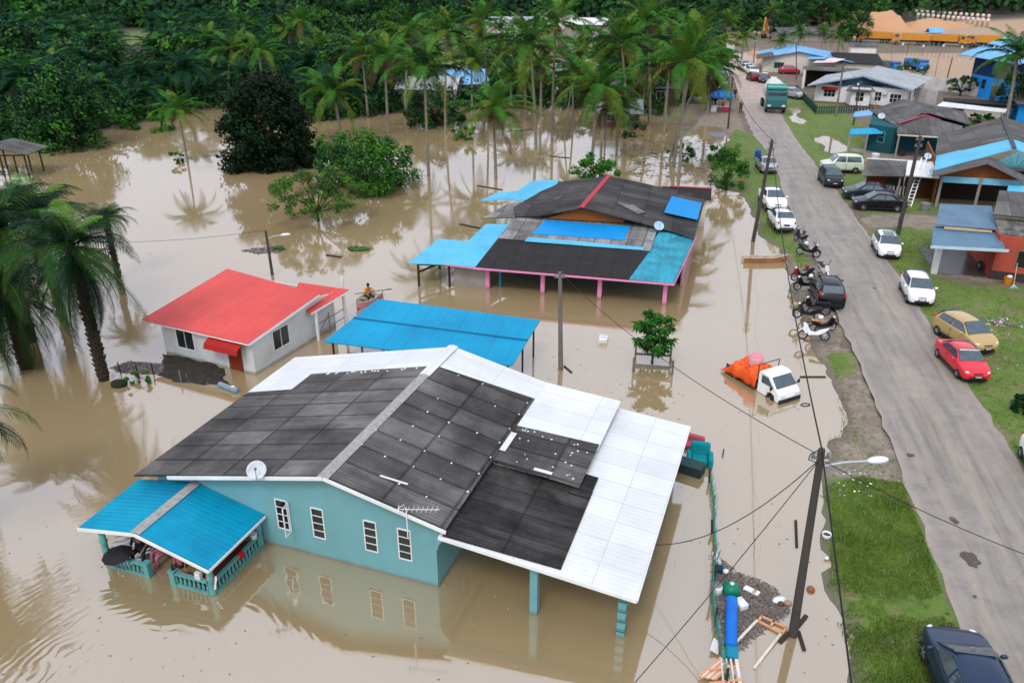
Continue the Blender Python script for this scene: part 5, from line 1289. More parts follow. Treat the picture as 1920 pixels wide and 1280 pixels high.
tree((1362,352),262,66,'leafy bush on the grass verge beside the silver car','mid',46,3600,.22,name='bush',cat='bush',r=.07,trunkh=-.1,z0=.2,seed=11)
tree((1345,300),262,45,'low green shrub behind the verge bush at the sandy shore','bright',18,1200,.22,name='bush',cat='bush',r=.05,trunkh=-.1,z0=.2,seed=13)
tree((1838,236),212,68,'hedge of bright green leaves behind the grey roofed houses','bright',30,1700,.3,name='bush',cat='bush',r=.05,trunkh=-.1,z0=LAND,seed=14)
tree((1800,180),140,60,'dark tree between blue hall and palm','dark',30,1500,.3,r=.15,trunkh=.1,z0=LAND,seed=15)
tree((1905,220),120,110,'dark tree at the right frame edge under the palm','dark',60,3500,.35,r=.2,trunkh=.1,z0=LAND,seed=16)
tree((1705,152),108,62,'bushy palm-like shrub behind the white walled house','mid',30,2000,.3,name='bush',cat='bush',r=.08,trunkh=-.02,z0=LAND,seed=17)
tree((12,275),222,75,'low dark bush at the left frame edge','dark',40,3000,.35,name='bush',cat='bush',r=.08,trunkh=-.05,seed=18)
tree((1925,770),738,70,'low dark leafy shrub at the right frame edge behind the red car','dark',50,5200,.16,name='bush',cat='bush',r=.05,trunkh=-.1,z0=LAND,seed=19)
tree((1280,300),265,50,'low shrub on the muddy shore right of the pale palm trunks','mid',18,1100,.25,name='bush',cat='bush',r=.05,trunkh=-.05,seed=20)
tree((1180,258),215,50,'small dark shrub between palm trunks on the far shore','dark',18,1100,.25,name='bush',cat='bush',r=.05,trunkh=-.05,seed=21)
tree((872,262),228,45,'sprawling green shrub behind the short palm with the skirt','mid',18,900,.25,name='bush',cat='bush',r=.05,trunkh=-.05,seed=22)
tree((262,718),695,60,'green leafy weed between the fence stakes','bright',12,600,.13,name='weed',cat='plant',r=.02,trunkh=-.1,seed=23)

# ---- the plantation and wood behind
def forest():
    rng = random.Random(99); n = 0
    proto_tr = {}
    def gap(px, D):  # sight lines to the pale strip seen through the trees
        return any(a < px < b_ for a, b_ in ((55, 82), (128, 146), (224, 288))) and 120 < D < 262
    pts = []
    y = 108.0
    while y < 262:
        x = -0.72*y-8
        while x < -14+(y-108)*.02:
            pts.append((x+rng.uniform(-2, 2), y+rng.uniform(-2, 2))); x += 7.6
        y += 7.4
    shore = np.array(pts); sdp = poly_sd(shore[:,0], shore[:,1], FLOOD)
    cnt = 0
    tb = trunk_mesh(3.4, .3, .26, (0,0)); TM = mesh_of(tb, 'oil_palm_trunk', BARKD, True)
    for (x, y), s_ in zip(pts, sdp):
        if s_ > -1.5: continue
        zc = y*math.cos(PITCH)+CAMH*math.sin(PITCH); px = 960+F*x/zc
        if px < -120 or gap(px, y) or cnt >= 250: continue
        if 610 < px and y > 150 : continue
        t = thing('oil_palm', 'dark green oil palm in the plantation behind the flood', 'palm tree', (x, y, LAND), rng.uniform(0, 6.28), 'oil palms of the plantation')
        k = rng.uniform(.8, 1.15); h = 3.0*k+rng.uniform(0, 1.6)
        inst('trunk', TM, t, sc=(k, k, h/3.4)); inst('crown', rng.choice(CROWN_OIL), t, (0, 0, h), sc=k, tilt=(rng.uniform(-.15,.15), rng.uniform(-.15,.15))); cnt += 1
    return cnt
NP = forest()
TREE_M = []
for s_, (kd, rx, rz_) in enumerate((('deep', 4.2, 4.0), ('dark', 3.6, 3.6), ('mid', 3.2, 3.0), ('dark', 5.0, 4.6))):
    mats = {'dark': [L_TDK, L_DARK, L_MID], 'mid': LM, 'deep': [L_TDK, L_DARK, L_DARK]}[kd]
    b, cl = leafy(200+s_, rx, rx, rz_, rz_+1.0, 55, 2600, .6, bottom=-.7)
    TREE_M.append((mesh_of(b, 'wood_crown', mats), mesh_of(limbs(cl, rz_+1, 2.0, .25, s_), 'wood_trunk', BARKD, True)))
def scatter_wood():
    rng = random.Random(17)
    lab = [('dark rounded tree in the wood behind the village', 'trees of the wood behind the village')]
    def put(px, py, k, v):
        g = G(px, py, LAND); t = thing('broadleaf_tree', lab[0][0], 'tree', (g.x, g.y, LAND), rng.uniform(0, 6.28), lab[0][1])
        inst('trunk', TREE_M[v][1], t, sc=k); inst('crown', TREE_M[v][0], t, sc=(k*rng.uniform(.85,1.15), k*rng.uniform(.85,1.15), k*rng.uniform(.85,1.1)))
    # behind the grove and round the huts
    for px, py, k in ((660,195,.9),(700,170,.9),(740,190,.8),(640,150,1),(690,130,1),(600,180,1),(560,120,1),(740,120,.9),(790,180,.7),(960,190,.6),(985,170,.7),(1015,190,.6),(1055,195,.6),(1090,185,.6),(1125,190,.7),(1150,170,.7),(1185,165,.8),(1205,190,.7),(1235,190,.8),(1290,190,.7),(1310,170,.7),(1330,150,.7),(1240,150,.9),(1275,150,.9),(1190,120,1),(1240,115,1),(1290,110,1.0),(1330,100,.9),(1150,110,.9),(1115,130,.7),(940,140,.7),(965,110,.8),(905,165,.5),(1180,90,1),(1215,80,1.1),(1330,80,1.0),(1290,80,1),(1375,60,.9),(1345,60,1),(1400,50,.9),(1480,58,.9),(1510,50,.9),(1540,52,.9),(1570,50,1),(1600,62,1.1),(1625,50,1.2),(1600,48,1.3),(1460,45,.9),(1390,72,.7),(1418,68,.7),(1458,70,.7),(1485,72,.7),(1350,85,.7),(1585,78,.7),(1605,80,.7),
        (1340,205,.5),(1318,195,.6),(0,200,1),(40,180,1.2),(200,165,1.0),(350,150,1.1),(90,40,1.0),(30,35,1.1),(160,40,1.1),(200,30,1.1),(470,160,1.1),(520,90,1.0),(620,80,1.1),(720,75,1),(800,90,.9),(850,42,1.0),(930,45,.7),(1010,60,.8),(1145,60,.9),(760,60,1.2),(700,45,1.2),(640,50,1.2),(590,60,1.2),(812,70,.9)):
        put(px, py, k, rng.randrange(4))
scatter_wood()
def far_wood():
    """wood covering the slopes behind everything: thousands of leaf clumps, nobody could count the trees"""
    rng = np.random.RandomState(8); b_v = []; b_f = []; mi = []
    N = 3300; cnt = 0
    while cnt < N:
        y = 262+rng.rand()**1.4*330; x = (rng.rand()*2-1)*.78*y
        px = 960+F*x/(y*math.cos(PITCH)+8)
        lim = 300 if px > 1560 else (275 if px < 620 else 285)
        if y < lim: continue
        if 830 < px < 1130 and y < 300: continue
        far = min(1, max(0, (y-300)/500)); gz = far*far*(3-2*far)*70+min(1,max(0,(x-120)/400))*min(1,max(0,(y-150)/200))*30
        H_ = rng.uniform(7, 13) if px < 1500 else rng.uniform(10, 17); r = rng.uniform(3.0, 5.2); cnt += 1; tone = rng.rand()
        for j in range(40):
            d = rng.normal(size=3); d /= np.linalg.norm(d); d[2] = abs(d[2]); fz = rng.rand()**.7; c = np.array([x, y, gz+(H_-r)*fz])+d*np.array([r, r, r])*rng.uniform(.75, 1.05)*(1.1-.25*fz)
            s_ = rng.uniform(.7, 1.7); u = rng.normal(size=3); u /= np.linalg.norm(u); n_ = d*.8+rng.normal(size=3)*.5; v = np.cross(n_, u); v /= (np.linalg.norm(v)+1e-6); u = np.cross(v, n_/np.linalg.norm(n_))
            i = len(b_v); b_v += [tuple(c-u*s_), tuple(c+v*s_*.55), tuple(c+u*s_*.9), tuple(c-v*s_*.6)]; b_f.append((i, i+1, i+2, i+3)); mi.append(0 if tone < .5 else (1 if tone < .9 else 2))
    b = MB(); b.v = b_v; b.f = b_f; b.m = mi; b.uv = [None]*len(b_f)
    return b
def undergrowth():
    rng = np.random.RandomState(12); vs = []; fs = []; mi = []
    strips = [([(-60,272),(60,262),(180,250),(250,240),(310,226),(380,204),(430,206),(600,228),(680,222),(740,212),(790,205),(860,202),(960,198),(960,178),(860,182),(740,190),(600,200),(430,180),(300,190),(180,215),(-60,225)], 1300, 2.3),
              ([(-60,225),(180,215),(300,190),(430,180),(600,200),(740,190),(700,120),(400,110),(-60,130)], 900, 2.6),
              ([(960,200),(1100,208),(1240,222),(1290,215),(1300,150),(1200,140),(960,150)], 380, 1.3), ([(700,150),(960,150),(960,178),(740,190)], 200, 1.4)]
    for pxs, n, hh in strips:
        poly = [G2(*q, 0) for q in pxs]; P = np.array(poly); c = 0
        while c < n:
            x = rng.uniform(P[:,0].min(), P[:,0].max()); y = rng.uniform(P[:,1].min(), P[:,1].max())
            if poly_sd(np.array([x]), np.array([y]), poly)[0] < 0: continue
            c += 1; H_ = hh*rng.uniform(.4, 1.5); r = rng.uniform(.6, 1.5); tone = rng.rand()
            for j in range(26):
                q = np.array([x, y, .1])+np.array([rng.normal()*r*.6, rng.normal()*r*.6, H_*rng.rand()])
                u = rng.normal(size=3); u /= np.linalg.norm(u); v = np.cross(u, rng.normal(size=3)); v /= np.linalg.norm(v); s_ = rng.uniform(.15, .42)
                i = len(vs); vs += [tuple(q-u*s_), tuple(q+v*s_*.5), tuple(q+u*s_), tuple(q-v*s_*.5)]; fs.append((i,i+1,i+2,i+3)); mi.append(0 if tone < .45 else (1 if tone < .85 else 2))
    b = MB(); b.v = vs; b.f = fs; b.m = mi; b.uv = [None]*len(fs); return b
tag(undergrowth().build('undergrowth', [L_TDK, L_DARK, L_MID]), 'low dark undergrowth along the far shore of the flood', 'undergrowth', kind='stuff')
fwd = far_wood().build('distant_wood', [L_TDK, L_DARK, L_MID])
tag(fwd, 'dense dark wood covering the rising ground beyond the village', 'wood', kind='stuff')
# ================================================================== VEHICLES
RUB = M('tyre_rubber', (.02,.02,.02), rough=.85)
RIM = M('wheel_rim', (.45,.46,.48), (.35,.36,.38), rough=.35, metal=.7)
CGL = M('car_glass', (.03,.055,.07), (.055,.085,.10), scale=2.5, rough=.04, spec=.9)  # bluish teal reflections are put into the glass colour
LAMPC = M('lamp_glass', (.7,.72,.74), rough=.1, spec=.8)
LAMPR = M('tail_lamp_red', (.5,.015,.02), rough=.15, spec=.7)
PLATE = M('black_number_plate', (.012,.012,.012), rough=.4)
PLTXT = M('plate_white', (.75,.75,.75), rough=.5)
def paint(n, h, rough=.28, metal=0.0):
    c = srgb(h); return M('paint_'+n, c, tuple(x*.93 for x in c), scale=.8, rough=rough, metal=metal, coat=.6 if sum(c) > .3 else .25, spec=.4 if sum(c) > .3 else .25, dirt=.12 if sum(c) > .3 else .03, dirtc=(.18,.15,.12), dscale=1.5)
def wheel(parent, x, y, r, w_=.17, z=None, name='wheel', rimc=None):
    z = r if z is None else z; s_ = 1 if x > 0 else -1
    b = MB(); b.lathe((x, y, z), [(r*.62,-w_/2),(r*.93,-w_/2),(r,-w_*.3),(r,w_*.3),(r*.93,w_/2),(r*.62,w_/2)], 20, axis='X')
    t_ = b.build(name, RUB, parent, smooth=False)
    b = MB(); ox = x+s_*(w_/2-.02); b.lathe((ox, y, z), [(r*.66,-.015),(r*.66,.012),(r*.2,.0)], 16, axis='X')
    for k in range(5):
        a = k*2*math.pi/5; b.bar((ox+s_*.018, y, z), (ox+s_*.02, y+math.cos(a)*r*.6, z+math.sin(a)*r*.6), .05, .02, up=(1,0,0))
    b.build('rim', rimc or RIM, t_); return t_
PROF = {
 'hatch': dict(st=[(-1.86,.60,.30,.62,.66,.50),(-1.80,.76,.22,.86,.90,.62),(-1.70,.81,.20,.95,1.05,.66),(-1.45,.825,.20,.95,1.36,.60),(-1.20,.83,.20,.95,1.45,.585),(-.4,.83,.20,.94,1.51,.58),(.25,.83,.20,.93,1.46,.58),(.55,.83,.20,.93,1.34,.60),(1.02,.82,.20,.93,1.0,.70),(1.12,.82,.20,.92,.955,.74),(1.55,.79,.20,.83,.87,.68),(1.76,.72,.22,.70,.74,.60),(1.86,.55,.30,.52,.56,.45)],
     ws=(1.04,.985,.69,.36,1.43,.55), rw=(-1.72,1.04,.60,-1.42,1.40,.53), sf=(.86,-.22,.30), sr=(-.30,-1.38,-1.22), wy=(1.22,-1.2), r=.28, hl=(.58,1.70,.70), tl=(.70,-1.74,.95)),
 'sedan': dict(st=[(-2.1,.60,.32,.62,.66,.50),(-2.05,.76,.24,.84,.88,.64),(-1.95,.80,.20,.92,.97,.68),(-1.5,.83,.20,.94,.99,.70),(-1.38,.83,.20,.94,1.02,.68),(-.95,.84,.20,.93,1.33,.60),(-.5,.84,.20,.92,1.41,.58),(.25,.84,.20,.91,1.40,.57),(.5,.84,.20,.91,1.31,.59),(1.02,.83,.20,.90,.97,.70),(1.14,.83,.20,.89,.93,.74),(1.75,.79,.20,.78,.82,.68),(1.98,.72,.22,.66,.70,.60),(2.08,.55,.30,.50,.54,.45)],
     ws=(1.04,.955,.69,.34,1.38,.54), rw=(-1.40,1.02,.66,-.80,1.36,.55), sf=(.86,-.2,.30), sr=(-.28,-1.12,-.72), wy=(1.33,-1.3), r=.29, hl=(.58,1.92,.67), tl=(.66,-2.02,.80)),
 'wagon': dict(st=[(-1.95,.64,.34,.74,.78,.58),(-1.90,.78,.26,.96,1.0,.68),(-1.86,.81,.24,1.02,1.20,.70),(-1.78,.83,.24,1.03,1.52,.66),(-1.5,.84,.24,1.03,1.66,.64),(-.5,.84,.24,1.02,1.70,.64),(.45,.84,.24,1.0,1.66,.63),(.65,.84,.24,1.0,1.55,.65),(1.0,.83,.24,1.0,1.10,.74),(1.08,.83,.24,.99,1.04,.77),(1.6,.80,.24,.93,.97,.72),(1.80,.76,.26,.82,.86,.66),(1.9,.58,.32,.6,.64,.5)],
     ws=(1.02,1.09,.73,.52,1.60,.61), rw=(-1.86,1.10,.66,-1.72,1.52,.60), sf=(.80,-.2,.45), sr=(-.28,-1.6,-1.5), wy=(1.2,-1.15), r=.32, hl=(.62,1.78,.80), tl=(.74,-1.86,1.0)),
}
def car(label, colour, kind='hatch', at=None, head=0.0, group=None, sc=1.0, roof=None, plate=True, z0=LAND+.03, visor=None):
    p = PROF[kind]; st = p['st']
    t = thing('parked_car', label, 'car', (at[0], at[1], z0), head, group)
    t.scale = (sc, sc, sc)
    b = MB(); vs = []; NR = 14
    for (y, w, zb, zl, zr, wr) in st:
        half = [(0,zb),(w*.8,zb),(w*.97,zb+.06),(w,zb+(zl-zb)*.45),(w*.985,zl-.04),(w*.94,zl+.01),(wr,zr-.035),(wr*.6,zr+.0)]
        ring = half+[(-x, z) for x, z in half[:0:-1]]
        NR = len(ring); vs += [(x, y, z) for x, z in ring]
    fs = []
    for k in range(len(st)-1):
        for i in range(NR): fs.append((k*NR+i, k*NR+(i+1) % NR, (k+1)*NR+(i+1) % NR, (k+1)*NR+i))
    fs += [tuple(range(NR-1, -1, -1)), tuple(range((len(st)-1)*NR, len(st)*NR))]
    b.add(vs, fs); b.build('body', colour, t, smooth=True, sub=1)
    b2_ = MB(); b2_.box((0, (st[0][0]+st[-1][0])/2, .17), (1.36, st[-1][0]-st[0][0]-.5, .16)); b2_.build('contact_shade_box', BLACK, t)  # black box added to block light and darken the ground contact
    ys = [s_[0] for s_ in st]
    def ip(y, k): return float(np.interp(y, ys, [s_[k] for s_ in st]))
    def sx(y, z):
        w, zl, zr, wr = ip(y,1), ip(y,3), ip(y,4), ip(y,5); return w*.94+(wr-w*.94)*min(1, max(0, (z-zl)/max(.05, zr-zl)))
    def glass(name, poly, mat=CGL, off=.018):
        c = sum((Vector(q) for q in poly), Vector())/len(poly); n = (Vector(poly[1])-Vector(poly[0])).cross(Vector(poly[2])-Vector(poly[0])).normalized()
        if n.dot(c-Vector((0, c.y*.5, .6))) < 0: n = -n
        a = [Vector(q)+n*off for q in poly]; d = [Vector(q)-n*.02 for q in poly]; k = len(poly); g = MB()
        g.add(a+d, [tuple(range(k)), tuple(range(2*k-1, k-1, -1))]+[(i, k+i, k+(i+1) % k, (i+1) % k) for i in range(k)]); return g.build(name, mat, t)
    y0, z0_, x0, y1, z1, x1 = p['ws']; glass('windscreen', [(-x0,y0,z0_),(x0,y0,z0_),(x1,y1,z1),(-x1,y1,z1)], off=.03)
    y0, z0_, x0, y1, z1, x1 = p['rw']; glass('rear_window', [(-x0,y0,z0_),(x0,y0,z0_),(x1,y1,z1),(-x1,y1,z1)], off=.03)
    for s_ in (-1, 1):
        yf, yb_, yt = p['sf']; zl = ip(0,3)+.05; zt = ip(-.1,4)-.11
        glass('side_window', [(s_*sx(yf,zl), yf, zl), (s_*sx(yt,zt), yt, zt), (s_*sx(yb_,zt), yb_, zt), (s_*sx(yb_,zl), yb_, zl)], off=.022)
        yf, yb_, yt = p['sr']; zt2 = min(zt, ip(yt,4)-.10)
        glass('side_window', [(s_*sx(yf,zl), yf, zl), (s_*sx(yf,zt), yf, zt), (s_*sx(yt,zt2), yt, zt2), (s_*sx(yb_,zl), yb_, zl+.02)], off=.022)
        for y in p['wy']: wheel(t, s_*(ip(y,1)-.075), y, p['r'])
        b = MB(); x, y, z = p['hl']; b.ball((s_*x, y, z), .12, 10, 6, sq=(1.0,.5,.5), rz=-s_*.6); b.build('headlight', LAMPC, t, smooth=True)
        b = MB(); x, y, z = p['tl']; b.ball((s_*x, y, z), .12, 8, 6, sq=(.65,.6,1.5)); b.build('taillight', LAMPR, t, smooth=True)
        b = MB(); b.ball((s_*(ip(.8,1)+.09), .78, ip(.8,3)+.06), .10, 8, 6, sq=(1.1,.6,.7)); b.build('mirror', colour, t, smooth=True)
        b = MB()
        for yy in p['wy']:
            pts = [(s_*(ip(yy,1)+.004), yy+math.cos(a)*(p['r']+.045), max(.2, p['r']+math.sin(a)*(p['r']+.045))) for a in [R(k*20) for k in range(-1, 11)]]
            b.tube(pts, .022, 5)
        b.build('wheel_arches', BLACK, t) if False else None
    yf = st[-1][0]; yr = st[0][0]
    b = MB(); b.box((0, yf-.03, .34), (.85,.06,.14)); b.build('grille', BLACK, t)
    b = MB(); b.box((0, yf+.01, .46), (.46,.03,.11)); o = b.build('number_plate', PLATE, t)
    b = MB(); b.box((0, yr-.005, .62), (.46,.05,.12)); b.build('number_plate', PLATE, t)
    b = MB(); b.box((0, yr+.02, .36), (1.15,.08,.12)); b.build('rear_bumper', BLACK, t)
    b = MB(); b.box((0, yf+.028, .46), (.34,.006,.05)); b.build('plate_lettering', PLTXT, o)
    b = MB(); b.box((0, yf-.06, .62), (.5,.08,.05)); b.build('upper_grille', BLACK, t)
    for s_ in (-1, 1):
        b = MB(); xs = ip(0,1); b.bar((s_*(xs-.005), p['wy'][1]+.34, .26), (s_*(xs-.005), p['wy'][0]-.34, .26), .03, .10); b.build('side_sill', BLACK, t)
        for yy in (p['sf'][1]-.03,):
            b = MB(); b.bar((s_*(xs+.001), yy, .34), (s_*(xs*.985), yy, ip(0,3)-.05), .012, .012); b.build('door_gap', BLACK, t)
        b = MB(); b.bar((s_*(xs+.0), -.1, ip(0,3)-.16), (s_*(xs+.0), -.28+.0, ip(0,3)-.16), .02, .025); b.build('door_handle', BLACK, t)
    if roof: b = MB(); b.box((0, -.2, ip(-.2,4)+.0), (.75,.9,.02)); b.build('sunroof', CGL, t)
    if visor:
        y0, z0_, x0, y1, z1, x1 = p['ws']; b = MB(); u = .86; x = x0+(x1-x0)*u
        b.bar((-x*.95, y0+(y1-y0)*u+.03, z0_+(z1-z0_)*u+.04), (x*.95, y0+(y1-y0)*u+.03, z0_+(z1-z0_)*u+.04), .01, .1); b.build('sun_strip', visor, t)
    return t
def side_at(rw, fw, right=True, wb=2.42, half=.78, z=LAND):
    """centre and heading from the ground points of the two wheels on one side (rear, front)"""
    a = G(*rw, z); c = G(*fw, z); h = heading((a.x,a.y), (c.x,c.y)); d = Vector((math.sin(h), math.cos(h), 0)); n = Vector((math.cos(h), -math.sin(h), 0))
    m = (a+c)/2; return m-n*half if right else m+n*half, h
def rear_at(px, py, h, back=1.85, z=LAND):
    d = Vector((math.sin(h), math.cos(h), 0)); return G(px, py, z)+d*back
PW = paint('white', '#f0f1f2'); PB = paint('black', '#0c0e14'); PR = paint('red', '#d3152c'); PG = paint('gold', '#b99d63', metal=.15); PN = paint('navy', '#22344e', metal=.2)
PS = paint('silver', '#a9adb3', metal=.3); PDG = paint('charcoal', '#1d262e'); PGW = paint('pale_green', '#c9d0bd'); PDR = paint('maroon', '#7b1c22'); PPU = paint('plum', '#3a2c3e'); PDB = paint('dark_blue','#18283f')
c, h = side_at((1681,543),(1699,569), True); car('plain white hatchback facing the camera on the right verge, nearer of two', PW, 'hatch', c, R(195), sc=.9)
c, h = side_at((1630,462),(1643,483), True); car('white hatchback with dark sunroof strip facing the camera on the right verge', PW, 'hatch', c, R(194), roof=True, sc=.9)
c = (G(1750,628,LAND)+G(1862,672,LAND))/2; car('gold hatchback parked slantwise behind the red car', PG, 'hatch', c+Vector((.25,.45,0)), R(170), sc=.93)
c, h = side_at((1760,672),(1788,709), True); car('bright red sedan facing the camera at the road edge', PR, 'sedan', c+Vector((-.1,.1,0)), R(184), sc=.84, visor=PLTXT)
car('white car cut off by the right frame edge on the road', PW, 'hatch', G(1915,915,LAND)+Vector((1.5,.8,0)), R(195), sc=.9)
car('dark navy sedan at the bottom frame edge on the grass verge', PN, 'sedan', G(1723,1244,LAND)+Vector((.70,-1.30,0)), R(10))
car('black hatchback with red tail lamps parked among the motorbikes', PB, 'hatch', rear_at(1557,583,R(11),1.75), R(11), sc=.96)
car('white older saloon seen from behind on the left verge', PW, 'sedan', rear_at(1474,438,R(5),2.0), R(5), sc=.9)
car('white sedan facing the camera between silver car and saloon', PW, 'sedan', rear_at(1457,399,R(184),-2.05)-Vector((0,0,0))+Vector((math.sin(R(184))*0,0,0)) if False else G(1457,399,LAND)+Vector((.15,2.0,0)), R(184))
car('silver sedan beside the leafy bush on the left verge', PS, 'sedan', G(1441,328,LAND)+Vector((.3,2.0,0)), R(6), sc=.95)
car('dark green-black hatchback standing alone at the right edge of the road', PDG, 'hatch', G(1564,355,LAND)+Vector((.3,1.9,0)), R(188))
car('pale green and white boxy wagon parked on the lawn', PGW, 'wagon', (G(1552,323,LAND)+G(1608,330,LAND))/2+Vector((.1,.9,0)), R(-82), sc=1.0)
car('black sedan nearer of two black cars by the grey shack', PB, 'sedan', (G(1608,393,LAND)+G(1694,402,LAND))/2+Vector((.1,.8,0)), R(-80), sc=.97)
car('grey-black sedan farther of two dark cars by the grey shack', PDG, 'sedan', (G(1590,374,LAND)+G(1676,382,LAND))/2+Vector((0,.9,0)), R(-80), sc=.97)
car('white car farthest of the row of white cars up the road', PW, 'sedan', G(1398,130,LAND)+Vector((0,1.5,0)), R(180))
car('white car in the middle of the row of white cars up the road', PW, 'hatch', G(1405,137,LAND)+Vector((0,1.5,0)), R(180))
car('white car nearest of the row up the road, touching a maroon car', PW, 'hatch', G(1414,142,LAND)+Vector((0,1.5,0)), R(180))
car('maroon car at the near end of the white row', PDR, 'hatch', G(1415,153,LAND)+Vector((0,1.2,0)), R(0))
car('plum coloured car behind the cement mixer', PPU, 'sedan', G(1438,157,LAND)+Vector((0,2,0)), R(200))
car('dark blue sedan just behind the cement mixer drum', PDB, 'sedan', G(1456,166,LAND)+Vector((0,2,0)), R(195))
car('silver car half hidden beside the teal cement mixer', PS, 'hatch', G(1488,186,LAND)+Vector((.2,1,0)), R(150))
car('red covered car in front of the cream house', paint('bright_red','#b3182c'), 'hatch', G(1483,140,LAND)+Vector((0,1,0)), R(100))

# ---- small lorry half sunk in the flood
def lorry():
    a = G(1398,704,0); c = G(1480,752,0); h = heading((a.x,a.y),(c.x,c.y)); o = c-Vector((math.sin(h),math.cos(h),0))*1.45
    t = thing('pickup_lorry', 'small white lorry standing in the flood with its bed under an orange tarpaulin', 'lorry', (o.x,o.y,-.30), h); t.scale = (.86,.86,.86)
    b = MB(); w_ = .76
    b.extrude([(.0,.35),(.0,1.55),(.12,1.66),(.62,1.68),(.82,1.62),(1.38,1.02),(1.60,.86),(1.66,.62),(1.66,.35),(1.32,.35),(1.24,.62),(1.0,.72),(.76,.62),(.68,.35)], -w_, w_, 'YZ'); b.build('cab', PW, t, smooth=False, bevel=.06)
    b = MB(); n = Vector((0,.73,.68)); b.add([Vector(q)+n*.01 for q in ((-.66,.90,1.56),(.66,.90,1.56),(.70,1.36,1.08),(-.70,1.36,1.08))]+[Vector(q)-n*.03 for q in ((-.66,.90,1.56),(.66,.90,1.56),(.70,1.36,1.08),(-.70,1.36,1.08))], [(0,1,2,3),(7,6,5,4),(0,4,5,1),(1,5,6,2),(2,6,7,3),(3,7,4,0)]); b.build('windscreen', CGL, t)
    for s_ in (-1,1):
        b = MB(); b.extrude([(.28,1.05),(.28,1.5),(.72,1.5),(1.12,1.08),(1.12,1.05)], s_*(w_+.008)-.006, s_*(w_+.008)+.006, 'YZ'); b.build('side_window', CGL, t)
        wheel(t, s_*.70, 1.0, .28, z=.32); wheel(t, s_*.70, -1.7, .28, z=.32)
        b = MB(); b.box((s_*.52,1.66,.72),(.34,.04,.14)); b.build('headlight', LAMPC, t)
        b = MB(); b.bar((s_*.78,1.15,1.05),(s_*.98,1.22,1.1),.03); b.box((s_*1.0,1.22,1.12),(.14,.05,.2)); b.build('mirror', BLACK, t)
    b = MB(); b.box((0,1.67,.44),(1.52,.12,.24)); b.build('bumper', BLACK, t, bevel=.02)
    b = MB(); b.box((0,1.735,.46),(.46,.02,.12)); b.build('number_plate', PLATE, t)
    b = MB(); b.box((0,-1.25,.62),(1.62,2.35,.1)); b.box((.79,-1.25,.82),(.04,2.35,.34)); b.box((-.79,-1.25,.82),(.04,2.35,.34)); b.build('bed', S('blue_bed','#2a3d7a'), t)
    b = MB()
    for s_ in (-1,1): b.bar((s_*.72,-.06,.6),(s_*.72,-.06,1.95),.035)
    b.bar((-.72,-.06,1.93),(.72,-.06,1.93),.035); b.bar((-.72,-.06,1.5),(.72,-.06,1.5),.03); b.build('rack', BLACK, t)
    return t, h
LT, LH = lorry()
def tarp():
    m = thing('tarpaulin', 'creased orange tarpaulin draped over the bed of the sunk lorry', 'tarpaulin', LT.location, LH); m.scale = (.86,.86,.86)
    vs = []; NX, NY = 30, 34; rng = random.Random(2)
    for j in range(NY+1):
        for i in range(NX+1):
            u = i/NX*2-1; v = j/NY; y = -2.6+2.57*v
            x = u*.98; edge = max(0, (abs(u)-.80)/.20); top = 1.05+.12*math.sin(v*9+1)*(1-abs(u))+.16*(1-u*u)+.1*v
            z = top*(1-edge)+.56*edge; x = (min(abs(x), .86)+edge*.04)*(1 if u > 0 else -1)
            back = max(0, (.22-v)/.22); z = z*(1-back)+.45*back; y -= back*.15
            n = mnoise.noise(Vector((x*2.2, y*2.2, 3)))*.2+abs(mnoise.noise(Vector((x*4, y*3.5, 9))))*.28-.06; z += n*(1-edge*.6); x += mnoise.noise(Vector((y*5, z*2, 1)))*.06*edge
            vs.append((x, y, z))
    fs = [(j*(NX+1)+i, j*(NX+1)+i+1, (j+1)*(NX+1)+i+1, (j+1)*(NX+1)+i) for j in range(NY) for i in range(NX)]
    b = MB(); b.add(vs, fs); o = b.build('sheet', M('orange_tarp', (.78,.10,.015), (.62,.07,.012), scale=2, rough=.45, bump=.15, bscale=9, dirt=.25, dirtc=(.75,.30,.02), dscale=1.5), m, smooth=True)
    sm = o.modifiers.new('thickness','SOLIDIFY'); sm.thickness = .012
    return m
TARP = tarp()
t = thing('barrel', 'pinkish plastic tub standing on the orange tarpaulin', 'tub', LT.matrix_basis @ Vector((-.1,-1.0,1.5)) if False else Vector(LT.location)+Vector((math.sin(LH)*-.9, math.cos(LH)*-.9, 1.08)))
b = MB(); b.lathe((0,0,0), [(.27,0),(.33,.1),(.35,.42),(.32,.5),(.30,.52)], 18); b.build('tub', M('pink_plastic', (.72,.36,.38), (.62,.3,.32), rough=.45), t, smooth=False)
b = MB(); b.lathe((0,0,.52), [(.31,0),(.31,.03),(.05,.05)], 18); b.build('lid', M('pink_lid', (.62,.22,.26), rough=.45), t)

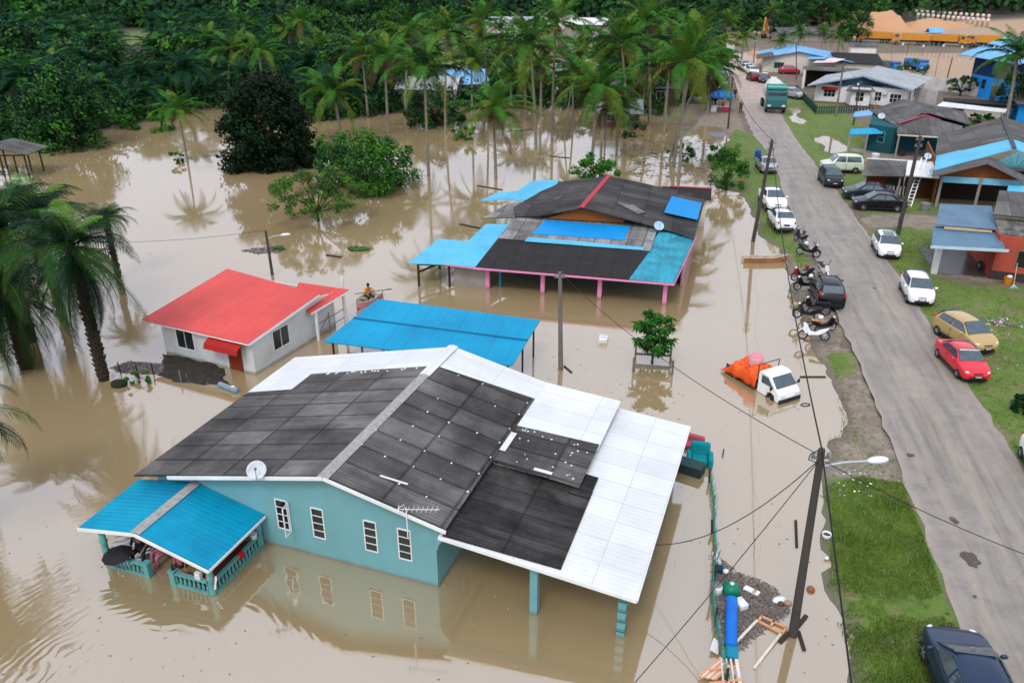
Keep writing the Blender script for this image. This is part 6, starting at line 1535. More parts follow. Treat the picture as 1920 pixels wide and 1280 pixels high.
# ---- motorbikes
def motorbike(label, at, h, col, lean=.0, z0=LAND+.0, helmet=None, seatc=None, scoot=True):
    t = thing('motorbike', label, 'motorbike', (at[0], at[1], z0), h, 'motorbikes parked at the water edge'); t.rotation_euler = (0, lean, -h); t.scale = (.9,.9,.9)
    for y in (.62,-.62):
        b = MB(); b.tube([(0,y+math.cos(a)*.25,.28+math.sin(a)*.25) for a in [R(k*22.5) for k in range(17)]], .045, 6); w_ = b.build('wheel', RUB, t)
        b = MB(); b.tube([(0,y+math.cos(a)*.2,.28+math.sin(a)*.2) for a in [R(k*22.5) for k in range(17)]], .015, 4)
        for k in range(6): a = k*math.pi/3; b.bar((0,y,.28),(0,y+math.cos(a)*.2,.28+math.sin(a)*.2),.02)
        b.build('rim', RIM, w_)
    b = MB(); b.extrude([(.32,.28),(.50,.72),(.56,.95),(.46,.97),(.22,.55),(-.1,.48),(-.3,.62),(-.75,.78),(-.86,.74),(-.6,.48),(-.25,.30)], -.07, .07, 'YZ'); b.build('body', MBk if col is not MWh else col, t, bevel=.03)
    b = MB(); b.extrude([(.50,.36),(.66,.60),(.60,.92),(.52,.92),(.48,.60),(.38,.36)], -.15, .15, 'YZ'); b.build('leg_shield', col, t, bevel=.03)
    b = MB(); b.extrude([(.02,.66),(.0,.74),(-.35,.79),(-.78,.86),(-.82,.80),(-.4,.70)], -.12, .12, 'YZ'); b.build('seat', seatc or BLACK, t, bevel=.03)
    b = MB(); b.tube([(0,.62,.28),(0,.52,.62),(0,.44,.98)], .03); b.build('fork', STEEL, t)
    b = MB(); b.tube([(-.33,.30,1.04),(-.12,.42,1.0),(.12,.42,1.0),(.33,.30,1.04)], .018); b.build('handlebar', BLACK, t)
    b = MB(); b.ball((0,.56,.92), .09, 8, 6); b.build('headlight', LAMPC, t)
    b = MB(); b.tube([(.12,.05,.25),(.14,-.3,.26),(.14,-.8,.36)], .035, 7, radii=[.02,.035,.045]); b.build('exhaust', RIM, t)
    b = MB(); b.lathe((0,.62,.28), [(.30,-.05),(.31,0),(.30,.05)], 10, axis='X') if False else b.tube([(0,.62+math.cos(a)*.33,.28+math.sin(a)*.33) for a in (R(20),R(55),R(90),R(125),R(160))], .05, 5); b.build('mudguard', col, t)
    for s_ in (-1,1):
        b = MB(); b.tube([(s_*.2,.38,1.02),(s_*.26,.36,1.2)], .01, 5); b.ball((s_*.27,.35,1.22), .05, 7, 5, sq=(1.2,.4,.8)); b.build('mirror', BLACK, t)
    if helmet:
        b = MB(); b.ball((0,-.25,.95), .15, 12, 9, sq=(.9,1.05,1)); b.build('helmet', helmet, t, smooth=True)
    return t
MBk = paint('bike_black','#15161a'); MBl = paint('bike_blue','#1a3566'); MWh = paint('bike_white','#d8dadc'); MGr = paint('bike_green','#23332f'); MRd = paint('bike_red','#8a1a20')
motorbike('blue and white motorbike at the rear of the white saloon', G(1499,455,LAND), R(-12), MBl, .12, helmet=MBl)
motorbike('black motorbike turned towards the road below the blue one', G(1514,480,LAND), R(125), MBk, -.1, helmet=MWh)
motorbike('pale scooter standing upright on the road edge above the black hatchback', G(1543,518,LAND), R(178), MWh, .08, helmet=None)
motorbike('black motorbike with a white helmet left of the black hatchback', G(1511,545,LAND-.05), R(-95), MBk, .12, helmet=MWh)
motorbike('dark motorbike squeezed against the left side of the black hatchback', G(1527,556,LAND-.05), R(170), MBk, -.1)
motorbike('grey and black motorbike nearest the floodwater', G(1512,604,LAND-.18), R(-70), MGr, .2, helmet=None)
motorbike('black motorbike with tan seat and white helmet below the black hatchback', G(1540,622,LAND-.05), R(82), MBk, .12, helmet=MWh, seatc=S('tan_leather','#b98a5c'))
motorbike('white scooter tipped at the muddy edge, nearest the lorry', G(1524,644,LAND-.2), R(-80), MWh, .35)

motorbike('dark motorbike close behind the one nearest the floodwater', G(1527,590,LAND-.1), R(-60), MBk, .1, helmet=None)
motorbike('black motorbike with red leg shield left of the white helmet motorbike', G(1504,528,LAND-.1), R(-100), MRd, .1, helmet=MRd)

# ---- heavy vehicles
YEL = paint('dump_yellow', '#d08a1c', rough=.5); YEX = paint('digger_yellow','#c48a2e', rough=.5); TLC = paint('mixer_teal','#0f8c82', rough=.4); TLD = paint('mixer_dark_teal','#0c5c5c'); BLC = paint('truck_blue','#2277c2')
def dump_truck(label, at, h, group=None, cabcol=YEL, boxcol=YEL):
    t = thing('dump_truck', label, 'truck', (at[0],at[1],LAND), h, group)
    b = MB(); b.extrude([(2.6,.7),(2.6,2.6),(2.8,2.8),(3.9,2.8),(4.3,1.7),(4.35,.7)], -1.2, 1.2, 'YZ'); b.build('cab', cabcol, t, bevel=.08)
    b = MB(); b.bar((-1.05,4.12,2.2),(1.05,4.12,2.2),.06,.85,up=(0,.4,1)); b.build('windscreen', CGL, t)
    for s_ in (-1,1):
        b = MB(); b.box((s_*1.21,3.4,2.15),(.03,.9,.7)); b.build('side_window', CGL, t)
        for y in (3.3,-1.9,-3.2): wheel(t, s_*1.05, y, .5, .35)
        b = MB(); b.box((s_*.85,4.36,1.0),(.4,.05,.2)); b.build('headlight', LAMPC, t)
    b = MB(); b.extrude([(2.3,1.15),(2.3,2.75),(-4.1,2.6),(-4.3,1.15)], -1.25, 1.25, 'YZ')
    for k in range(8):
        for s_ in (-1,1): b.box((s_*1.27,-4+k*.87,1.9),(.05,.08,1.4))
    b.build('tipper_box', boxcol, t)
    b = MB(); b.box((0,0,.85),(.9,8.2,.3)); b.box((0,4.38,.6),(2.3,.15,.3)); b.build('chassis', BLACK, t)
    if cabcol is BLC: t.scale = (.72,.6,.8)
    return t
dts = []
for k, ((x0,y0),(x1,y1),lb) in enumerate((((1614,80),(1671,82),'yellow dump truck at the left end of the row in the yard'),((1677,84),(1744,86),'yellow dump truck second from the left in the row'),((1757,86),(1808,89),'yellow dump truck facing away behind the white banner'),((1812,88),(1900,92),'yellow dump truck at the right end of the row'))):
    a = G(x0,y0,LAND); c = G(x1,y1,LAND); m = (a+c)/2; dump_truck(lb, (m.x,m.y+1.2), heading((c.x,c.y),(a.x,a.y)) if k != 2 else heading((a.x,a.y),(c.x,c.y)), 'dump trucks in the construction yard')
dump_truck('blue cabbed lorry with grey bed parked behind the white bungalow', (G(1672,140,LAND).x, G(1672,140,LAND).y+2.5), R(160), None, BLC, S('grey_bed','#6f7672'))
dump_truck('small blue lorry half hidden behind the bushy shrub', (G(1722,135,LAND).x, G(1722,135,LAND).y+1.5), R(170), None, BLC, BLC)
def mixer():
    g = G(1463,213,LAND); t = thing('cement_mixer', 'teal cement mixer lorry with white drum coming down the road', 'lorry', (g.x,g.y+3.6,LAND), R(191)); t.scale = (1.15,1.15,1.15)
    b = MB(); b.extrude([(1.5,.6),(1.5,2.4),(1.65,2.55),(2.9,2.55),(3.3,1.5),(3.4,.6)], -1.15, 1.15, 'YZ'); b.build('cab', TLD, t, bevel=.1)
    b = MB(); b.bar((-1,3.12,2.0),(1,3.12,2.0),.05,.75,up=(0,.4,1)); b.build('windscreen', CGL, t)
    b = MB(); b.box((0,2.0,2.75),(2.3,1.6,.3)); b.build('roof_box', TLC, t, bevel=.06)
    b = MB(); b.box((0,1.0,2.6),(2.2,.5,.9)); b.build('water_tank', TLC, t, bevel=.08)
    b = MB(); b.lathe((0,-1.0,2.1), [(.5,-2.7),(.9,-1.9),(1.2,-.4),(1.15,.8),(.7,1.6)], 18, axis='Y', M_=Matrix.Rotation(R(-10),4,'X')); b.build('drum', M('drum_white',(.66,.66,.62),(.45,.44,.4),scale=1.5,rough=.6), t, smooth=True)
    b = MB(); b.bar((0,-3.4,2.9),(0,-3.9,1.6),.7,.15); b.build('chute', TLC, t)
    b = MB(); b.box((0,-.5,.8),(.9,6.8,.3)); b.box((0,3.42,.6),(2.2,.15,.3)); b.build('chassis', BLACK, t)
    for s_ in (-1,1):
        for y in (2.4,-2.0,-3.1): wheel(t, s_*1.0, y, .45, .3)
        b = MB(); b.box((s_*.8,3.44,.9),(.35,.05,.2)); b.build('headlight', LAMPC, t)
mixer()
def excavator(label, at, h, col=YEX):
    t = thing('excavator', label, 'excavator', (at[0],at[1],LAND), h)
    for s_ in (-1,1): b = MB(); b.extrude([(-1.9,.1),(1.9,.1),(2.1,.5),(1.8,.9),(-1.8,.9),(-2.1,.5)], s_*1.2-.28, s_*1.2+.28, 'YZ'); b.build('track', BLACK, t)
    b = MB(); b.box((0,-.6,1.7),(2.4,3.2,1.2)); b.build('engine_housing', col, t, bevel=.1)
    b = MB(); b.box((-.75,.9,2.2),(.9,1.4,1.8)); b.build('operator_cab', CGL, t, bevel=.08)
    b = MB(); b.tube([(.3,.9,1.8),(.3,2.2,4.6),(.3,4.2,5.4)], .28, 4); b.build('boom', col, t)
    b = MB(); b.tube([(.3,4.2,5.5),(.3,5.2,2.2)], .2, 4); b.build('stick', col, t)
    b = MB(); b.extrude([(4.9,2.3),(5.6,2.2),(5.7,1.3),(5.0,.9),(4.4,1.5)], -.2, .8, 'YZ'); b.build('bucket', S('bucket_steel','#6f6558'), t)
excavator('orange excavator at the far bend of the road', (G(1440,72,LAND).x, G(1440,72,LAND).y), R(-150))
excavator('far excavator with raised yellow boom above the palms', (G(1528,47,LAND).x, G(1528,47,LAND).y), R(70))
# white van and market tent on the left of the road
def van():
    g = G(1357,175,LAND); t = thing('van', 'white van behind the blue market tent', 'van', (g.x,g.y+2.5,LAND), R(185))
    b = MB(); b.extrude([(-2.2,.35),(-2.25,1.9),(-2.1,2.1),(1.0,2.1),(1.7,1.25),(2.3,1.05),(2.35,.35)], -.85, .85, 'YZ'); b.build('body', PW, t, bevel=.08)
    b = MB(); b.bar((-.75,1.38,1.68),(.75,1.38,1.68),.05,.75,up=(0,.75,1)); b.build('windscreen', CGL, t)
    for s_ in (-1,1):
        for y in (1.5,-1.4): wheel(t, s_*.78, y, .32)
        b = MB(); b.box((s_*.86,.6,1.55),(.02,.9,.45)); b.build('side_window', CGL, t)
van()
# ================================================================== PEOPLE
SKIN = M('skin', (.32,.17,.10), (.28,.145,.085), scale=6, rough=.55)
HAIR = M('black_hair', (.012,.010,.009), rough=.6)
def skin_mesh(name, verts, edges, radii, mat, parent, root=0, sub=1):
    me = bpy.data.meshes.new(name); me.from_pydata(verts, edges, []); o = bpy.data.objects.new(name, me); COL.objects.link(o)
    o.modifiers.new('skin', 'SKIN'); sl = me.skin_vertices[0].data
    for i, r_ in enumerate(radii): sl[i].radius = (r_, r_) if not isinstance(r_, tuple) else r_
    sl[root].use_root = True
    s_ = o.modifiers.new('sub', 'SUBSURF'); s_.levels = sub; s_.render_levels = sub
    me.materials.append(mat); o.parent = parent
    o.modifiers['skin'].use_smooth_shade = True
    return o
def person(label, at, h, pose='sit', shirt='#d8a13a', trousers='#2a2f3a', cap=None, sc=1.0, group=None, z0=0.0, long_=False):
    t = thing('person', label, 'person', (at[0],at[1],z0), h, group); t.scale = (sc,sc,sc)
    if pose == 'sit':
        J = dict(pel=(0,0,.16), wa=(0,.0,.32), ch=(0,.04,.50), nk=(0,.07,.66), hd=(0,.10,.76), top=(0,.12,.87),
                 ls=(-.18,.05,.58), le=(-.26,.14,.35), lw=(-.17,.36,.30), rs=(.18,.05,.58), re=(.26,.14,.35), rw=(.17,.36,.30),
                 lh=(-.10,.04,.14), lk=(-.17,.46,.20), la=(-.16,.50,-.20), lf=(-.17,.64,-.24), rh=(.10,.04,.14), rk=(.17,.46,.20), ra=(.16,.50,-.20), rf=(.17,.64,-.24))
    elif pose == 'squat':
        J = dict(pel=(0,-.1,.28), wa=(0,-.05,.42), ch=(0,.05,.60), nk=(0,.14,.74), hd=(0,.19,.83), top=(0,.21,.94),
                 ls=(-.18,.1,.67), le=(-.24,.28,.5), lw=(-.15,.46,.50), rs=(.18,.1,.67), re=(.24,.28,.5), rw=(.15,.46,.50),
                 lh=(-.10,-.06,.26), lk=(-.17,.30,.48), la=(-.14,.06,.10), lf=(-.16,.22,.04), rh=(.10,-.06,.26), rk=(.17,.30,.48), ra=(.14,.06,.10), rf=(.16,.22,.04))
    else:
        st_ = .14 if pose == 'walk' else .03
        J = dict(pel=(0,0,.92), wa=(0,0,1.06), ch=(0,0,1.26), nk=(0,.01,1.44), hd=(0,.03,1.54), top=(0,.03,1.66),
                 ls=(-.19,0,1.37), le=(-.25,-st_,1.10), lw=(-.24,.06-st_,.87), rs=(.19,0,1.37), re=(.25,st_*.7,1.10), rw=(.24,.08+st_,.88),
                 lh=(-.10,0,.88), lk=(-.11,.05+st_,.49), la=(-.11,st_,.08), lf=(-.12,.14+st_,.03), rh=(.10,0,.88), rk=(.11,.03-st_*.3,.49), ra=(.11,-st_*1.3,.09), rf=(.12,.13-st_*1.3,.03))
    N_ = list(J); ix = {k: i for i, k in enumerate(N_)}; V = [Vector(J[k]) for k in N_]
    rad = dict(pel=(.15,.11), wa=(.125,.09), ch=(.16,.105), nk=.055, hd=(.075,.09), top=(.065,.08), ls=.058, le=.042, lw=.03, rs=.058, re=.042, rw=.03, lh=.085, lk=.06, la=.042, lf=.035, rh=.085, rk=.06, ra=.042, rf=.035)
    E_ = [('pel','wa'),('wa','ch'),('ch','nk'),('nk','hd'),('hd','top'),('ch','ls'),('ls','le'),('le','lw'),('ch','rs'),('rs','re'),('re','rw'),('pel','lh'),('lh','lk'),('lk','la'),('la','lf'),('pel','rh'),('rh','rk'),('rk','ra'),('ra','rf')]
    ed = [(ix[a], ix[b_]) for a, b_ in E_]; rr = [rad[k] for k in N_]
    for s_, wk, ek in ((-1,'lw','le'),(1,'rw','re')):
        w_ = Vector(J[wk]); d = (w_-Vector(J[ek])).normalized(); palm_ = w_+d*.07; V.append(palm_); rr.append((.035,.018)); pi_ = len(V)-1; ed.append((ix[wk], pi_))
        sd_ = d.cross(Vector((0,0,1))); sd_ = sd_.normalized() if sd_.length > .1 else Vector((0,1,0)); dn = Vector((0,0,-1)) if abs(d.z) < .8 else Vector((0,.6,0))
        for k, (of, ln) in enumerate(((-.030,.060),(-.010,.072),(.010,.068),(.030,.052))):
            q1 = palm_+sd_*of+d*.035; q2 = q1+d*ln*.6+dn*.02; V += [q1, q2]; rr += [.009,.007]; ed += [(pi_, len(V)-2), (len(V)-2, len(V)-1)]
        q1 = w_+d*.035+sd_*.045*s_; q2 = q1+d*.035+sd_*.015*s_; V += [q1, q2]; rr += [.011,.008]; ed += [(ix[wk], len(V)-2), (len(V)-2, len(V)-1)]
    skin_mesh('body', V, ed, rr, SKIN, t)
    hd = Vector(J['hd']); dz = (Vector(J['top'])-hd).normalized()
    b = MB(); b.ball(hd+Vector((0,.095,.0)), .018, 6, 4, sq=(.7,1,1.2)); b.build('nose', SKIN, t, smooth=True)
    for s_ in (-1,1):
        b = MB(); b.ball(hd+Vector((s_*.032,.078,.03)), .012, 6, 4); b.build('eye', M('eye_dark',(.01,.01,.01)), t)
        b = MB(); b.ball(hd+Vector((s_*.083,.0,.01)), .025, 6, 4, sq=(.4,.8,1.2)); b.build('ear', SKIN, t)
    b = MB(); b.box(hd+Vector((0,.086,-.035)), (.045,.01,.01)); b.build('mouth', M('lips',(.25,.07,.06)), t)
    b = MB(); b.ball(hd+Vector((0,-.015,.055)), .108, 12, 8, sq=(.92,1.02,.92)); hob = b.build('hair', M('cap_'+cap, srgb(cap), rough=.7) if cap else HAIR, t, smooth=True)
    def sub(keys, edges, k, mat, name, root):
        ii = {q: i for i, q in enumerate(keys)}; skin_mesh(name, [Vector(J[q]) if q in J else keys[q] for q in keys], [(ii[a], ii[b_]) for a, b_ in edges], [tuple(x*k for x in rad[q]) if isinstance(rad[q], tuple) else rad[q]*k+.006 for q in keys], mat, t, ii[root])
    sub(['pel','wa','ch','ls','le','rs','re'] if long_ else ['pel','wa','ch','ls','le','rs','re'], [('pel','wa'),('wa','ch'),('ch','ls'),('ls','le'),('ch','rs'),('rs','re')], 1.14, M('cloth_'+shirt, srgb(shirt), tuple(x*.7 for x in srgb(shirt)), scale=6, rough=.85), 'shirt', 'ch')
    sub(['pel','lh','lk','la','rh','rk','ra'], [('pel','lh'),('lh','lk'),('lk','la'),('pel','rh'),('rh','rk'),('rk','ra')], 1.14, M('cloth_'+trousers, srgb(trousers), rough=.85), 'trousers', 'pel')
    return t
# on the porch
person('person in a dark blue shirt and dark cap at the left porch railing', thl(-9.95,-2.05,0)[:2], HD+R(150), 'sit', '#16283f', '#20242c', cap='#1b2530', z0=.30)
person('person in a tan shirt sitting under the middle of the porch roof', thl(-9.15,-1.75,0)[:2], HD+R(200), 'sit', '#8d7454', '#b06a86', z0=.22)
person('person in pink standing in the porch gateway', thl(-8.5,-1.95,0)[:2], HD+R(185), 'stand', '#b8607f', '#2a2226', sc=.86, z0=-.75)
# in the boat
BO = G(690,566,0)
def rowboat(name, label, at, h, L_, W_, hullm, inm, z0=0.0, roll=0.0, seats=2):
    t = thing(name, label, 'boat', (at[0],at[1],z0), h); t.rotation_euler = (0, roll, -h)
    st = []; n = 12
    for k in range(n+1):
        u = k/n*2-1; w_ = W_/2*(1-max(0,u)**2.4)*(1-.28*max(0,-u)**3); st.append((u*L_/2, max(.02,w_), .30+.14*max(0,u)**2, -.08+.16*max(0,u)**3))
    b = MB(); vs = []; 
    for y, w_, zt, zb in st: vs += [(-w_,y,zt),(-w_*.78,y,zb),(w_*.78,y,zb),(w_,y,zt),(w_-.035 if w_ > .05 else .0,y,zt),(max(.0,w_*.78-.04),y,zb+.05),(-max(.0,w_*.78-.04),y,zb+.05),(-(w_-.035) if w_ > .05 else .0,y,zt)]
    fs = []; ms = []
    for k in range(n):
        for i in range(8):
            fs.append((k*8+i, k*8+(i+1) % 8, (k+1)*8+(i+1) % 8, (k+1)*8+i))
    fs += [tuple(range(7,-1,-1)), tuple(range(n*8, n*8+8))]
    b.add(vs, fs); b.m = [0 if (i % 8) in (0,1,2) else 1 for i in range(len(fs))]; b.build('hull', [hullm, inm], t)
    for k in range(seats):
        y = -L_*.28+k*L_*.32; b = MB(); b.box((0,y,.24),(W_*.82,.24,.03)); b.build('seat', S('boat_plank','#a48a68',scale=4), t)
    b = MB(); b.tube([(-s_[1],s_[0],s_[2]+.015) for s_ in st]+[(s_[1],s_[0],s_[2]+.015) for s_ in st[::-1]], .02, 5); b.build('gunwale', S('gunwale','#c9c3b8'), t)
    return t
rowboat('rowing_boat', 'small pale boat with a pink bow deck carrying a man in yellow', BO, R(-160), 2.6, .95, S('boat_pink','#c98a8e',scale=2), S('boat_inside','#b9b2a8',scale=2,dirt=.4))
person('person in a yellow shirt sitting in the small pale boat', (BO.x,BO.y+.25), R(150), 'sit', '#e2a52c', '#2b2c33', z0=.22)
b = MB(); b.bar((-.9,-.2,.35),(.95,.35,.42),.035); b.box((1.05,.38,.42),(.3,.12,.03),.3)
t = thing('oar', 'dark oar held across the small pale boat', 'oar', (BO.x+.1,BO.y+.6,0)); b.build('shaft', DARKW, t)
bb = G(1435,489,.05); rowboat('wooden_boat', 'orange bottomed wooden boat pulled up at the water edge', bb, R(88), 3.1, .85, S('boat_orange','#a9714c',scale=2,dirt=.4), S('boat_grey','#b7aa9b',scale=2,dirt=.4), z0=.02, roll=-.1, seats=3)
# people up the road
person('person in black walking at the left road edge past the tent', G2(1377,186,LAND), R(10), 'walk', '#17181c', '#15161a', z0=LAND+.02)
person('person in dark clothes standing beside the pole at the road', G2(1388,213,LAND), R(190), 'stand', '#22242c', '#2c2c30', z0=LAND+.02)
person('person in dark clothes far up the reddish road', G2(1381,118,LAND), R(190), 'walk', '#2a2a30', '#1b1b20', z0=LAND+.02)
person('person in a red shirt under the blue market tent', (G(1356,212,LAND).x, G(1356,212,LAND).y+.7), R(180), 'stand', '#a0324a', '#26262c', z0=LAND)
# ================================================================== POLES, CABLES, CLUTTER
POLEM = M('creosoted_pole', (.045,.04,.036), (.085,.078,.07), scale=1.5, rough=.85, dirt=.5, dirtc=(.015,.013,.012), dscale=1.5, bump=.3)
POLEG = S('grey_pole', '#77706a', scale=2, rough=.8, dirt=.4)
def pole(base, top, label, z0=0.0, r=.13, mat=POLEM, lamp=None, ins=2):
    g = G(*base, z0); z, x = height_at(top[0], top[1], g.x, g.y); h = z-z0; lx = x-g.x
    t = thing('utility_pole', label, 'pole', (g.x, g.y, z0))
    b = MB(); b.cone((-.12*lx,0,-1.2),(lx,0,h), r*1.1, r*.72, 12); b.build('shaft', mat, t, smooth=False)
    for k in range(ins):
        b = MB(); b.box((lx*.97, 0, h-.25-.45*k), (.5,.08,.07)); b.lathe((lx-.2,0,h-.2-.45*k), [(.03,0),(.05,.04),(.03,.1)], 8); b.lathe((lx+.2,0,h-.2-.45*k), [(.03,0),(.05,.04),(.03,.1)], 8); b.build('insulator_bracket', STEEL, t)
    if lamp:
        ln, rise, a = lamp; d = Vector((math.sin(a), math.cos(a), 0)); zb = h-.55
        p0 = Vector((lx,0,zb)); p1 = p0+d*ln+Vector((0,0,rise))
        b = MB(); b.tube([p0, p0.lerp(p1,.5)+Vector((0,0,.05)), p1], .028, 8); arm = b.build('lamp_arm', S('galvanised','#b9bfc2',rough=.5), t)
        b = MB(); q = Matrix.Rotation(-a, 4, 'Z'); b.ball((0,0,0), .32, 14, 8, sq=(.42,1,.28)); b.v = [tuple(q @ Vector(v_)+p1+d*.28) for v_ in b.v]; b.build('lamp_head', S('lamp_head','#e2e6e8',rough=.35), arm, smooth=True)
    return Vector((g.x+lx, g.y, z))
T_near = pole((1487,1190),(1541,842),'nearest leaning dark timber pole with a street lamp arm', 0, .13, lamp=(1.45,.02,R(80)), ins=1)
T_p2 = pole((1412,450),(1448,262),'dark timber pole on the left verge beside the white sedan', .1, .14)
T_p3 = pole((1365,240),(1374,145),'timber pole at the left road edge in front of the blue tent', .2, .12)
T_pR = pole((1683,440),(1726,255),'dark timber pole on the lawn in front of two black cars', LAND, .15)
T_r2 = pole((1600,235),(1613,152),'thin pole in front of the white bungalow porch, left of teal house', LAND, .1, lamp=(1.0,.3,R(-150)))
T_r3 = pole((1567,217),(1582,118),'pole on the grass before the red awning window', LAND, .14, mat=POLEG)
T_mid = pole((1052,692),(1050,510),'grey pole standing alone in the flood behind the white roof', 0, .12, mat=POLEG, ins=1)
T_l = pole((511,515),(498,432),'small dark pole with a lamp head in the flood behind the red roof', 0, .10, lamp=(.9,.15,R(70)), ins=0)
T_f = pole((1494,150),(1493,80),'slim pole against the cream house wall', LAND, .1)
T_f2 = pole((1770,168),(1786,108),'street lamp pole in the yard left of the blue hall', LAND, .1, lamp=(1.1,.1,R(80)), ins=0)
T_f3 = pole((1413,118),(1417,72),'leaning pole at the far bend by the orange earth', LAND, .1, lamp=(.8,.1,R(-170)), ins=0)
T_f4 = pole((1752,150),(1762,96),'thin steel pole in the fenced yard', LAND, .06, mat=STEEL, ins=0)
T_f5 = pole((1672,112),(1674,84),'short thin pole in front of the yellow trucks', LAND, .06, mat=STEEL, ins=0)
T_f6 = pole((1555,292),(1558,258),'short wooden post standing in the road side puddle', .1, .06, mat=POLEG, ins=0)
def cable(label, p, q, sag, r=.018, n=26):
    b = MB(); b.tube([p.lerp(q, k/n)-Vector((0,0,sag*4*(k/n)*(1-k/n))) for k in range(n+1)], r, 5)
    tag(b.build('overhead_cable', M('cable_black', (.012,.012,.013), rough=.6)), label, 'cable')
cable('thick black overhead cable between the nearest pole and the verge pole', T_near, T_p2, .9, .023)
e_ = G(1598,1275,5.4); cable('thick black overhead cable running from the nearest pole to the bottom edge', T_near, T_near+(e_-T_near)*3.2, .1, .022)
cable('thin sagging cable from the nearest pole to the grey flooded pole', T_near-Vector((0,0,.2)), T_mid, .55, .012)
cable('thin drooping cable from the nearest pole to the carport eave', T_near-Vector((0,0,.3)), thl(6.4,2.2,1.8), .75, .014)
cable('thin cable dropping steeply from the nearest pole to the lower left', T_near-Vector((0,0,.3)), G(1185,1285,2.2), .12, .012)
e_ = G(1920,1012,4.8); cable('thin cable crossing the road from the nearest pole to the right', T_near-Vector((0,0,.3)), T_near+(e_-T_near)*1.6, .3, .012)
cable('cable strung from the verge pole to the pole by the tent', T_p2, T_p3, .8, .02)
cable('cable from the lawn pole to the bungalow pole', T_pR, T_r2, .7, .018)
cable('cable between the two poles in front of the bungalow', T_r2, T_r3, .2, .018)
cable('long cable from the lamp pole behind the red roof to the left edge', T_l, Vector((-40,46,4.5)), 1.1, .012)
cable('cable from the tent pole to the slim far pole', T_p3, T_f, .9, .02)
# cables hang loose at the nearest pole
b = MB(); b.tube([T_near+Vector((-.05,0,.0)), T_near+Vector((-.3,-.05,-.12)), T_near+Vector((-.32,-.03,-.3)), T_near+Vector((-.1,0,-.4))], .015, 5)
tag(b.build('cable_coil', M('cable_black', (.012,.012,.013))), 'loose loop of black cable at the head of the nearest pole', 'cable')
g = T_near.lerp(T_p2, .085); b = MB(); b.tube([(g.x+math.cos(a)*.14-.12, g.y, g.z-.55+math.sin(a)*.05) for a in [R(k*40) for k in range(10)]], .02, 5); tag(b.build('cable_clamp', BLACK), 'small black clamp on the thick cable above the water', 'cable clamp')

# planks at the foot of the nearest pole
def plank(label, a, c, w_=.14, mat=None, z=.03, h=.05, name='floating_plank', cat='plank', cap=None):
    p = G(*a, z); q = G(*c, z); b = MB(); b.bar(p, q, w_, h); tag(b.build(name, mat or DARKW), label, cat)
plank('dark plank pointing right from the foot of the nearest pole', (1490,1180),(1512,1153),.12)
plank('dark broken plank below the foot of the nearest pole', (1497,1182),(1508,1218),.1)
plank('dark plank going left from the foot of the nearest pole', (1484,1182),(1462,1203),.12)
plank('dark waterlogged branch floating beyond the debris raft', (1492,975),(1494,1025),.09)
plank('dark stick floating in front of the sunk lorry', (1500,706),(1548,706),.07)
plank('thin stick floating between armchair and lorry', (1357,842),(1355,856),.05)
plank('short dark stick at the foot of the grey flooded pole', (1058,686),(1072,698),.08)
plank('drifting log near the flooded palm trunks', (1030,293),(1068,296),.2, BARKD, name='log', cat='log')
plank('long thin log drifting behind the pink columned house', (895,348),(942,356),.18, BARKD, name='log', cat='log')
plank('dark log drifting left of the blue side roof', (862,420),(900,428),.22, BARKD, name='log', cat='log')
plank('dark log at the corner below the lamp pole', (612,478),(640,482),.2, BARKD, name='log', cat='log')
plank('floating branch beside the white pale trunks on the shore', (1262,285),(1300,290),.2, BARKD, name='log', cat='log')
plank('floating pole near the round bush on the far shore', (950,246),(1000,243),.2, BARKD, name='log', cat='log')

# planter frame with the small big-leafed tree
g = G(1223,690,0); t = thing('planter_frame', 'weathered square timber frame around the small tree in the flood', 'planter', (g.x,g.y,0), R(8))
for x, y in ((-.95,-.5),(.95,-.55),(-.85,.75),(.9,.75)): b = MB(); b.box((x,y,-.0),(.09,.09,1.5 if y < 0 else 1.9)); b.build('post', POLEG, t)
for p, q in (((-.95,-.5),(.95,-.55)),((-.85,.75),(.9,.75)),((-.95,-.5),(-.85,.75)),((.95,-.55),(.9,.75))): b = MB(); b.bar((*p,.38),(*q,.38),.05,.1); b.build('rail', POLEG, t)
def bigleaf():
    g = G(1223,682,0); t = thing('young_tree', 'young tree with big drooping green leaves inside the timber frame', 'tree', (g.x, g.y+.05, 0))
    b = MB(); b.tube([(0,0,-1),(0,0,.6),(.05,0,1.5),(0,0,2.3)], .05, 6, radii=[.07,.06,.045,.03]); br = []; rng = random.Random(6)
    for k in range(15):
        z = .5+1.8*k/14; a = k*2.4; l = .55+.35*math.sin(math.pi*k/14); p0 = Vector((0,0,z)); p1 = p0+Vector((math.cos(a)*l, math.sin(a)*l, .35)); b.tube([p0, p1], .018, 4); br.append((p1, a)); br.append((p0.lerp(p1,.55), a))
    br.append((Vector((0,0,2.45)), 0))
    b.build('trunk', BARKD, t); b = MB()
    for p, a0 in br:
        for j in range(20):
            a = j*.34+rng.uniform(-.2,.2); e = rng.uniform(-.9,.5); d = Vector((math.cos(a)*math.cos(e), math.sin(a)*math.cos(e), math.sin(e))); l = rng.uniform(.3,.48); s_ = d.cross(Vector((0,0,1))).normalized()*.085
            m_ = p+d*l*.5+Vector((0,0,.02)); q = p+d*l-Vector((0,0,.1)); b.add([p+Vector((0,0,0)), m_+s_, q, m_-s_], [(0,1,2,3)], rng.choice((0,1,1,2)))
    b.build('crown', [L_DARK, L_GRN, L_BR], t)
bigleaf()
g = G(1131,640,0); t = thing('floating_bin', 'white plastic container floating alone between pole and timber frame', 'container', (g.x,g.y,0), R(10))
